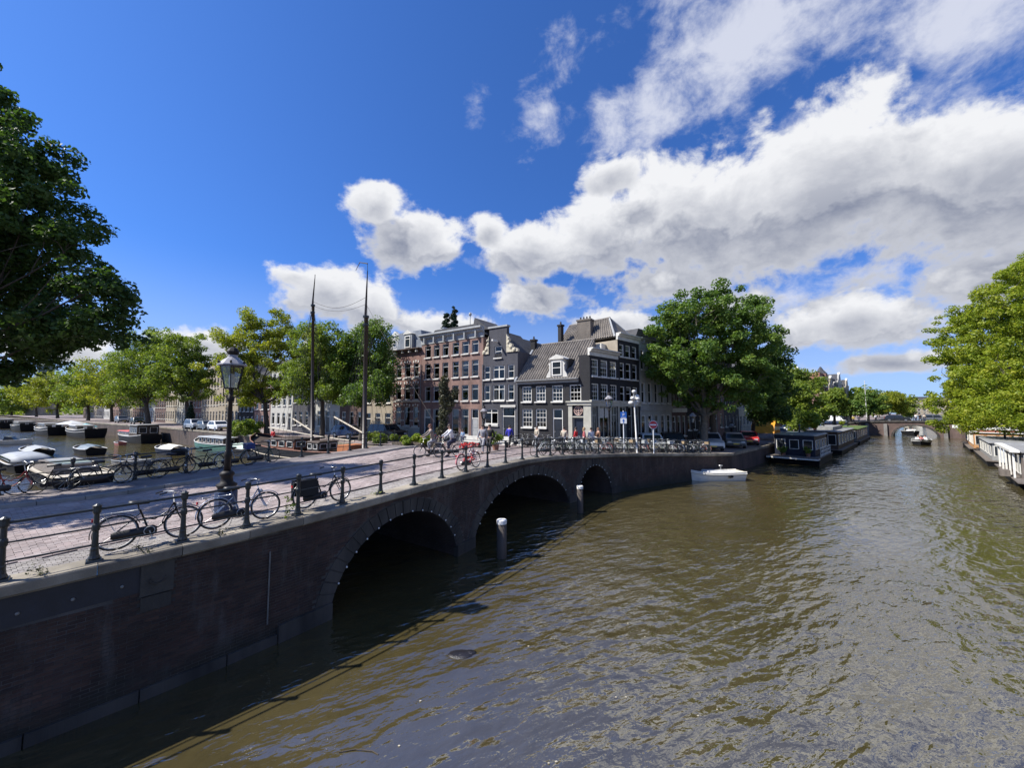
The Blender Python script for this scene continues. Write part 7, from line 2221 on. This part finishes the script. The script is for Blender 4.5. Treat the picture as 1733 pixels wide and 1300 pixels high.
for (tt, nn, kd, pt, da, lab) in ((-6.2, -4.3, 'hatch', P_LGR, 0.0, 'pale grey hatchback parked behind the bicycles left of the big tree trunk'), (-2.6, -4.0, 'suv', P_BLK, .05, 'dark car parked behind the bicycles at the foot of the big tree'),
        (2.4, -2.6, 'suv', P_SIL, math.pi, 'silver car parked nose out beside the big tree on the quay edge'), (7.0, -1.9, 'hatch', P_GRY, math.pi, 'grey car parked on the quay next along from the silver car'), (12, -1.9, 'hatch', P_RED, math.pi, 'red car mostly hidden behind the navy houseboat'),
        (27, -1.7, 'hatch', P_WHT, 0, 'first of the white cars on the quay above the dark brown houseboat'), (32, -1.7, 'suv', P_WHT, 0, 'white tall car second of the white cars on the quay'), (36.8, -1.7, 'hatch', P_SIL, 0, 'silver car third in the row above the dark brown houseboat'), (41.5, -1.7, 'hatch', P_WHT, 0, 'white car fourth in the row above the houseboats'),
        (46.5, -1.7, 'suv', P_BLU, 0, 'blue car in the row above the grass roofed houseboat'), (51.5, -1.7, 'hatch', P_WHT, 0, 'white car last in the row before the far bridge'), (58, -4.5, 'van', P_RED, 0, 'red van on the street near the landing of the far bridge')):
    x, y, _ = UN(tt, nn); car(lab, x, y, zg(x, y) + .005, (DIRU + da) if tt > 20 else math.pi / 2 - D2R(196 + tt), kd, pt)
for i, (px, d, kd, pt, lab) in enumerate(((330, 62, 'suv', P_SIL, 'silver car on the far quay right of the conical evergreen'), (350, 60, 'hatch', P_GRY, 'grey car on the far quay next to the silver one'), (370, 58, 'hatch', P_WHT, 'white car on the far quay left of the hedge'), (232, 84, 'hatch', P_BLK, 'dark car on the far quay above the red roofed barge'), (205, 92, 'suv', P_GRY, 'grey car on the far quay left of the dark one'),
        (590, 43, 'hatch', P_BLU, 'blue car on the far street behind the sailing ship'), (655, 41, 'suv', P_BLK, 'dark car parked before the banded brick house'))):
    p = pxp(px, 725, d); car(lab, p[0], p[1], zg(p[0], p[1]) + .005, A_F + (D2R(90) * 0 if i < 3 else 0), kd, pt)

# ------------------------------------------------------------------ street furniture
M_LAMPG = mk_glass('lantern_glass', (.80, .84, .84), .12)
M_LBRN = mk('lamp_post_paint', (.012, .009, .009), .6, .35, 5, spec=.3)
M_LCAP = mk('lantern_cap', (.30, .29, .30), .35, .25, 5)
def street_lamp(label, x, y, z, h, big=False, rz=0.0, paint=None):
    t = thing('street_lamp', label, 'street lamp', (x, y, z), rz); P = paint or M_LBRN
    k = h / 4.6
    MB().lathe([(.24, 0), (.25, .06), (.21, .10), (.19, .5), (.20, .72), (.24, .76), (.24, .80), (.15, .86), (.13, 1.0), (.17, 1.05), (.17, 1.1), (.105, 1.16)], n=12).build('base', P, t, True)
    MB().lathe([(.085, 1.14), (.072, 1.5), (.09, 1.55), (.09, 1.62), (.062, 1.7), (.05, h - 1.35), (.085, h - 1.32), (.085, h - 1.25), (.05, h - 1.2), (.05, h - 1.0)], n=10).build('post', P, t, True)
    lz = h - .98
    q = MB()
    for i in range(4):
        a = math.pi / 4 + i * math.pi / 2; q.tube([(.05 * math.cos(a), .05 * math.sin(a), lz - .28), (.17 * math.cos(a), .17 * math.sin(a), lz - .18), (.17 * math.cos(a), .17 * math.sin(a), lz)], .014, 5)
    q.build('bracket', P, t)
    q = MB(); n = 6
    lo = [(.17 * math.cos(2 * math.pi * i / n), .17 * math.sin(2 * math.pi * i / n), lz) for i in range(n)]; hi = [(.29 * math.cos(2 * math.pi * i / n), .29 * math.sin(2 * math.pi * i / n), lz + .62) for i in range(n)]
    for i in range(n): q.tube([lo[i], hi[i]], .014, 4); q.tube([lo[i], lo[(i + 1) % n]], .016, 4); q.tube([hi[i], hi[(i + 1) % n]], .02, 4)
    lt = q.build('lantern_frame', P, t)
    for i in range(n): MB().quad(lo[i], lo[(i + 1) % n], hi[(i + 1) % n], hi[i]).build('pane', M_LAMPG, lt)
    MB().lathe([(.05, lz + .02), (.07, lz + .2), (.06, lz + .36), (.03, lz + .4)], n=8).build('lamp_bulb', M_WHITE, lt)
    cp = MB().lathe([(.34, lz + .62), (.34, lz + .66), (.22, lz + .78), (.12, lz + .86), (.11, lz + .92)], n=12).build('lantern_cap', M_LCAP, t)
    q = MB()
    for i in range(n): q.ell((.325 * math.cos(2 * math.pi * i / n), .325 * math.sin(2 * math.pi * i / n), lz + .71), (.028, .028, .05), 5, 4)
    q.build('cresting', P, cp)
    MB().lathe([(.10, lz + .92), (.14, lz + .97), (.15, lz + 1.02), (.10, lz + 1.1), (.03, lz + 1.14)], n=8).build('crown_finial', P, t)
    return t
p = at(381, 872, 2.87)
lamp_h = CZ + (693 - 598) * p.y / F_PX - 2.87
l1 = street_lamp('ornate brown street lamp with a glass lantern standing on the bridge among the bicycles', p.x, p.y, zg(p.x, p.y), lamp_h)
MB().lathe([(.255, .12), (.255, .62)], n=12).build('poster_wrap', mk('torn_blue_poster', (.02, .05, .13), .85, .6, 14, col2=(.05, .05, .055)), l1)
for (px, pt, d, lab) in ((1031, 668, 30.0, 'street lamp with a dark lantern before the shopfront of the corner house'), (1172, 698, 36.0, 'street lamp under the crown of the big tree'), (819, 690, 33.5, 'slim street lamp between the red house and the narrow slate house'), (1237, 716, 47, 'small street lamp on the quay behind the silver car')):
    p = pxp(px, 700, d); zz = zg(p[0], p[1]); street_lamp(lab, p[0], p[1], zz, CZ + (693 - pt) * d / F_PX - zz)
# signs
M_SBLUE = mk('sign_blue', (.02, .11, .42), .45, .1, 5); M_SRED = mk('sign_red', (.50, .02, .03), .45, .1, 5); M_SWHT = mk('sign_white', (.78, .78, .78), .5, .05, 5)
def txt(name, body, size, mat, parent, loc, rot=(math.pi / 2, 0, 0)):
    c = bpy.data.curves.new(name, 'FONT'); c.body = body; c.size = size; c.align_x = 'CENTER'; c.align_y = 'CENTER'; c.extrude = .004
    o = bpy.data.objects.new(name, c); COL.objects.link(o)
    dg = bpy.context.evaluated_depsgraph_get(); me = bpy.data.meshes.new_from_object(o.evaluated_get(dg)); bpy.data.objects.remove(o)
    me.materials.clear(); me.materials.append(mat)
    q = link(name, me, parent, loc=loc); q.rotation_euler = rot; return q
p = at(1105, 768, 2.55); d = 28.6; p = pxp(1105, 700, d)
zz = zg(p[0], p[1]); t = thing('no_entry_sign', 'round red no entry sign with a white bar on a pale pole behind the bicycles', 'road sign', (p[0], p[1], zz), D2R(-20))
hz = CZ + (693 - 719) * d / F_PX - zz
MB().tube([(0, .03, 0), (0, .03, hz + .3)], .035, 8).build('pole', M_SWHT, t)
q = MB(); q.tube([(0, -.02, hz), (0, 0.01, hz)], .30, 24); q.build('disc', M_SRED, t)
MB().box(-.22, .22, -.03, -.021, hz - .05, hz + .05).build('white_bar', M_SWHT, t)
q = MB(); q.torus((0, -.02, hz), .29, .016, 24, 5); q.build('rim', M_SWHT, t)
d = 28.0; p = pxp(1055, 700, d); zz = zg(p[0], p[1])
t = thing('parking_sign', 'blue and white parking sign with an arrow on a pale pole before the shopfront', 'road sign', (p[0], p[1], zz), D2R(-12))
hz = CZ + (693 - 707) * d / F_PX - zz
MB().tube([(0, .03, 0), (0, .03, hz + .5)], .035, 8).build('pole', M_SWHT, t)
pb = MB().box(-.22, .22, -.02, .0, hz - .05, hz + .42).build('panel', M_SBLUE, t); MB().box(-.22, .22, -.02, .0, hz - .42, hz - .054).build('panel', M_SWHT, t)
txt('letter_p', 'P', .30, M_SWHT, pb, (0, -.022, hz + .2))
MB().prism([(-.03, hz - .38), (.03, hz - .38), (.03, hz - .22), (.10, hz - .22), (0, hz - .09), (-.10, hz - .22), (-.03, hz - .22)], -.03, -.021).build('arrow', M_SBLUE, pb)
MB().box(-.16, .16, -.03, -.021, hz - .015, hz + .02).build('white_line', M_SWHT, pb)
# white ornamental post
d = 28.3; p = pxp(1074, 700, d); zz = zg(p[0], p[1]); hz = CZ + (693 - 660) * d / F_PX - zz
t = thing('ornamental_post', 'tall white post carrying clustered white sculpted shells, right of the parking sign', 'post', (p[0], p[1], zz))
M_PWH = mk('chalk_white_paint', (.62, .61, .58), .6, .2, 6)
MB().tube([(.12, 0, 0), (0, 0, hz - 1.0), (-.05, 0, hz)], [.06, .05, .04], 9).build('shaft', M_PWH, t, True)
g = np.random.default_rng(3)
for i in range(9):
    a = g.uniform(0, 6.28); rr = g.uniform(.15, .36); z = hz - g.uniform(.15, 1.25)
    q = MB(); q.loft([[(math.cos(a) * rr + r_ * math.cos(b), math.sin(a) * rr + r_ * math.sin(b), z + h_) for b in np.linspace(0, 2 * math.pi, 9)[:-1]] for r_, h_ in ((.04, -.14), (.15, -.06), (.17, .05), (.08, .14))])
    q.build('shell', M_PWH, t, True)
    MB().tube([(0, 0, z - .05), (math.cos(a) * rr, math.sin(a) * rr, z)], .02, 5).build('bracket', M_PWH, t)
# orange tent on the quay
x, y, _ = UN(21, -2.4); t = thing('tent', 'orange tent like tarpaulin on the quay beside the navy houseboat', 'tent', (x, y, ZRQ), DIRU)
M_ORG = mk('orange_tarp', (.62, .27, .015), .6, .2, 3)
MB().prism([(-1.5, .9), (1.5, .9), (1.2, 1.9), (.4, 2.5), (-.5, 2.45), (-1.2, 1.9)], -1.3, 1.3).build('canopy', M_ORG, t, fix=True)
for sx in (-1.4, 1.4):
    for sy in (-1.2, 1.2): MB().tube([(sx, sy, 0), (sx, sy, .95)], .04, 5).build('pole', M_CHROME, t)
MB().box(-1.3, 1.3, -1.31, -1.302, 1.3, 1.75).build('tent_window', M_HWHT, t)
# blue board with a letter by the window of the corner house
x, y, z = onst(923, 752)
t = thing('blue_board', 'blue board with a white mark standing under the window of the black corner house', 'sign board', (x, y, z), -AZ)
MB().box(-.3, .3, -.02, .02, 1.1, 2.0).build('panel', M_SBLUE, t); MB().tube([(0, .03, 0), (0, .03, 1.2)], .03, 6).build('pole', M_IRON, t)
txt('board_mark', 't', .6, M_SWHT, t, (0, -.025, 1.6))
for i, (px, py, lab) in enumerate(((936, 754, 'potted tree with yellow green leaves beside the door of the corner house'), (839, 762, 'tall potted plant beside the person in black'))):
    x, y, z = onst(px, py); b_ = bush('potted_plant', lab, x, y, z + .35, .3, .3, 1.5 if i == 0 else .9, LEAF_BRT if i == 0 else LEAF_MID, 700, .12, 200 + i, 'plant')
    MB().lathe([(.18, -.35), (.24, 0), (.22, .02)], n=10).build('pot', mk('clay_pot', (.25, .12, .08), .8, .3, 5), b_)
# white benches before the narrow house
for (px, py, lab) in ((845, 757, 'pale bench against the wall of the narrow slate house'), (800, 757, 'pale bench beneath the windows of the red brick house')):
    x, y, z = onst(px, py); t = thing('bench', lab, 'bench', (x, y, z), -AZ)
    MB().box(-.8, .8, -.2, .2, .40, .45).build('seat', M_TRIM, t); MB().box(-.8, .8, .17, .21, .55, .85).build('backrest', M_TRIM, t)
    for sx in (-.7, .7): MB().box(sx - .04, sx + .04, -.18, .2, 0, .40).build('leg', M_IRON, t)

# ------------------------------------------------------------------ far bridge
c = UN(81, 10.2); LB = 23.0
FBz = 2.55
t = thing('far_bridge', 'low red brick bridge with one arch across the far end of the right canal', 'bridge', (c[0], c[1], 0), math.pi / 2 - AU - math.pi / 2)
hump = lambda x: 2.1 + .95 * max(0, 1 - (x / 13.0) ** 2)
M_FB = mk_brick('far_bridge_brick', (.15, .095, .08), (.12, .08, .07), (.15, .135, .12), .3, .09, dirt=.4)
xs = sorted(set(np.round(np.linspace(-LB / 2, LB / 2, 41), 3).tolist() + [round(-3.2 * math.cos(math.pi * k / 24), 4) for k in range(25)]))
def fa(x): return -.1 + 2.35 * math.sqrt(max(0, 1 - (x / 3.2) ** 2)) if abs(x) <= 3.2 else -.5
for yy in (-3.0, 3.0):
    q = MB()
    for a_, b_ in zip(xs[:-1], xs[1:]):
        m_ = (a_ + b_) / 2; za, zb = (fa(a_), fa(b_)) if abs(m_) < 3.2 else (-.5, -.5)
        q.quad((a_, yy, za), (b_, yy, zb), (b_, yy, hump(b_)), (a_, yy, hump(a_)))
    q.build('brick_face', M_FB, t)
    q = MB(); q.loft([[(x, yy - .2, hump(x) - .02), (x, yy + .2, hump(x) - .02), (x, yy + .2, hump(x) + .25), (x, yy - .2, hump(x) + .25)] for x in np.linspace(-LB / 2, LB / 2, 25)]); q.build('coping', M_STONE, t, fix=True)
q = MB()
for a_, b_ in zip(xs[:-1], xs[1:]): q.quad((a_, -3, hump(a_)), (b_, -3, hump(b_)), (b_, 3, hump(b_)), (a_, 3, hump(a_)))
q.build('roadway', M_ST, t)
q = MB(); pv = None
for k in range(25):
    x = -3.2 * math.cos(math.pi * k / 24); z = fa(x)
    if pv: q.quad((pv[0], -3, pv[1]), (x, -3, z), (x, 3, z), (pv[0], 3, pv[1]))
    pv = (x, z)
q.build('vault', M_VAULT, t)
for k in range(15):
    a0, a1 = math.pi * k / 15 + .02, math.pi * (k + 1) / 15 - .02
    P_ = lambda a, r, y: (-(3.2 + r) * math.cos(a), y, -.1 + (2.35 + r) * math.sin(a))
    MB().hexa([P_(a0, 0, -3.06), P_(a1, 0, -3.06), P_(a1, .35, -3.06), P_(a0, .35, -3.06), P_(a0, 0, -2.98), P_(a1, 0, -2.98), P_(a1, .35, -2.98), P_(a0, .35, -2.98)]).build('arch_stone', M_STONE, t, fix=True)
for x in (-7.2, -4.3, 4.3, 7.2): MB().box(x - .28, x + .28, -3.35, -2.9, -.5, 2.6).build('pier', mk('pale_pier_stone', (.20, .19, .18), .8, .35, 2), t)
for x in (-11, 5.7): MB().box(x - .5, x + .5, -3.05, -2.99, 2.0, 2.7).build('bridge_plate', M_SWHT, t)
rl = thing('far_bridge_railing', 'thin dark railing on the near side of the far bridge', 'railing', (c[0], c[1], 0), t.rotation_euler.z)
for x in np.linspace(-LB / 2, LB / 2, 17): MB().tube([(x, -3, hump(x) + .2), (x, -3, hump(x) + 1.15)], .05, 5).build('post', M_IRON, rl)
for h_ in (.6, 1.12): MB().tube([(x, -3, hump(x) + h_) for x in np.linspace(-LB / 2, LB / 2, 17)], .035, 4).build('rail', M_IRON, rl)
def fbpt(x, y):
    v = Matrix.Rotation(t.rotation_euler.z, 3, 'Z') @ Vector((x, y, 0)); return c[0] + v.x, c[1] + v.y, hump(x)
for (x, y, kd, pt, lab) in ((-13.5, -.5, 'van', P_WHT, 'white van at the left end of the far bridge'), (-2.5, .6, 'hatch', P_BLK, 'dark car crossing the far bridge left of its crown'), (3.2, .8, 'suv', P_GRY, 'grey car crossing the far bridge over the arch'), (8.2, .4, 'hatch', P_SIL, 'silver car at the right side of the far bridge')):
    x_, y_, z_ = fbpt(x, y); car(lab, x_, y_, z_ + .01, t.rotation_euler.z, kd, pt)
for i, (x, cl, lab) in enumerate(((-9.5, cloth('yellow', (.55, .45, .06)), 'person in yellow walking at the left end of the far bridge'), (-8.6, C_NAVY, 'person in navy beside the one in yellow on the far bridge'), (-5.8, C_WHT, 'person in white on the far bridge left of the dark car'), (.3, C_WHT, 'person in white standing on the crown of the far bridge'), (.9, C_BLK, 'person in black standing on the crown of the far bridge'), (1.5, C_BEIGE, 'person in beige on the far bridge right of its crown'), (5.7, C_GREY, 'person in grey on the right part of the far bridge'), (6.5, C_ROSE, 'person in rose on the right part of the far bridge'))):
    x_, y_, z_ = fbpt(x, -2.2); person(lab, x_, y_, z_, face_to(90 if i % 2 else 200), 'walk' if i % 3 else 'stand', cl, C_JEAN if i % 2 else C_BLK)
x_, y_, z_ = fbpt(-11.8, -2.4)
t2 = thing('road_sign', 'small blue sign on a pole at the left landing of the far bridge', 'road sign', (x_, y_, z_)); MB().tube([(0, 0, 0), (0, 0, 3.2)], .05, 6).build('pole', M_SWHT, t2); MB().box(-.35, .35, -.07, -.052, 2.5, 3.4).build('panel', M_SBLUE, t2)
x, y, _ = UN(110, .5); t2 = thing('flagpole', 'slim pale pole rising among the round trees beyond the far bridge', 'pole', (x, y, 2.5)); MB().tube([(0, 0, 0), (0, 0, 11)], [.12, .06], 6).build('shaft', M_PWH, t2); MB().ell((0, 0, 11.1), (.15, .15, .15), 6, 4).build('ball', M_PWH, t2)
# tree mass that closes the distance
g = np.random.default_rng(12); cl = []
for _ in range(160):
    a = g.uniform(-62, -36); dd = g.uniform(330, 520); cl.append((np.array([math.sin(D2R(a)) * dd, math.cos(D2R(a)) * dd, g.uniform(3, 12)]), g.uniform(5, 8)))
for _ in range(120):
    u_, n_ = g.uniform(150, 330), g.uniform(24, 34) ; q_ = UN(u_, n_); cl.append((np.array([q_[0], q_[1], g.uniform(4, 15)]), g.uniform(2.5, 4.5)))
for _ in range(90):
    u_, n_ = g.uniform(130, 300), g.uniform(-5, -2) ; q_ = UN(u_, n_); cl.append((np.array([q_[0], q_[1], g.uniform(5, 12)]), g.uniform(2.0, 3.5)))
o = link('distant_trees', leaf_mesh('distant_trees', cl, 26000, 1.5, LEAF_MID, .9, seed=8), kind='stuff'); tag(o, 'far off tree masses that close both canals at the horizon', 'trees')

# scraps drifting on the water, and something dark breaking the surface
g = np.random.default_rng(21); q = MB()
for _ in range(20):
    px, py = g.uniform(380, 1250), g.uniform(1000, 1298)
    if py < 1500 - px * .62 and px < 760: continue
    p = at(px, py, .008); r = g.uniform(.008, .02); a = g.uniform(0, 6)
    q.slab([(p.x + r * math.cos(a + k) * (1.6 if k % 2 else 1), p.y + r * math.sin(a + k)) for k in (0, 1.2, 2.6, 3.9, 5.0)], .004, .012)
o = q.build('floating_scraps', mk('pale_scraps', (.5, .45, .34), .8, .5, 30), kind='stuff'); tag(o, 'small pale leaves and scraps drifting on the brown water', 'debris')
p = at(780, 1108, 0); t = thing('sunken_bundle', 'dark bundle just breaking the water surface below the near arch', 'debris', (p.x, p.y, 0))
MB().ell((0, 0, -.03), (.34, .2, .075), 12, 6).ell((.2, .06, -.02), (.18, .12, .06), 10, 5).build('bundle', mk('wet_dark_cloth', (.02, .018, .02), .25, .4, 9, bump=.6), t, True)
p = at(600, 1272, .01); tag(MB().tube([(p.x - .25, p.y - .02, .01), (p.x, p.y + .03, .015), (p.x + .3, p.y, .01), (p.x + .42, p.y - .06, .005)], .008, 5).build('floating_twig', M_BARK), 'thin bent twig floating near the bottom edge of the view', 'twig')

# plants and stove pipes on the houseboats
for i, (hb, lx, ly, lz, lab) in enumerate(((h1, -3.6, -1.2, .84, 'green plant on the front deck of the navy houseboat, at its canal corner'), (h1, -3.7, .9, .84, 'green plant on the front deck of the navy houseboat, by the quay'), (h2, 5.4, -.6, 2.86, 'bushy plant on the flat roof of the long brown houseboat'), (h2, -6.6, .7, 2.86, 'potted plant at the near end of the brown houseboat roof'))):
    v = hb.matrix_basis @ Vector((lx, ly, 0)) if False else (Matrix.Rotation(hb.rotation_euler.z, 3, 'Z') @ Vector((lx, ly, 0)) + hb.location)
    b_ = bush('potted_plant', lab, v.x, v.y, lz + .3, .3, .28, .6, (LEAF_MID, LEAF_TREE, LEAF_BRT)[i % 3], 420, .12, 300 + i, 'plant')
    MB().lathe([(.16, -.3), (.22, 0), (.2, .02)], n=9).build('pot', MATS['clay_pot'], b_)
for hb, xs_, z_ in ((h1, (1.6,), 3.05), (h2, (-2.0, 6.0), 2.85), (h3, (2.0,), 2.5), (h5, (2.0,), 2.4)):
    for x_ in xs_: MB().lathe([(.09, z_), (.09, z_ + .75), (.16, z_ + .78), (.16, z_ + .86), (.05, z_ + .95)], x_, .4, 0, 8).build('stove_pipe', M_IRON, hb)
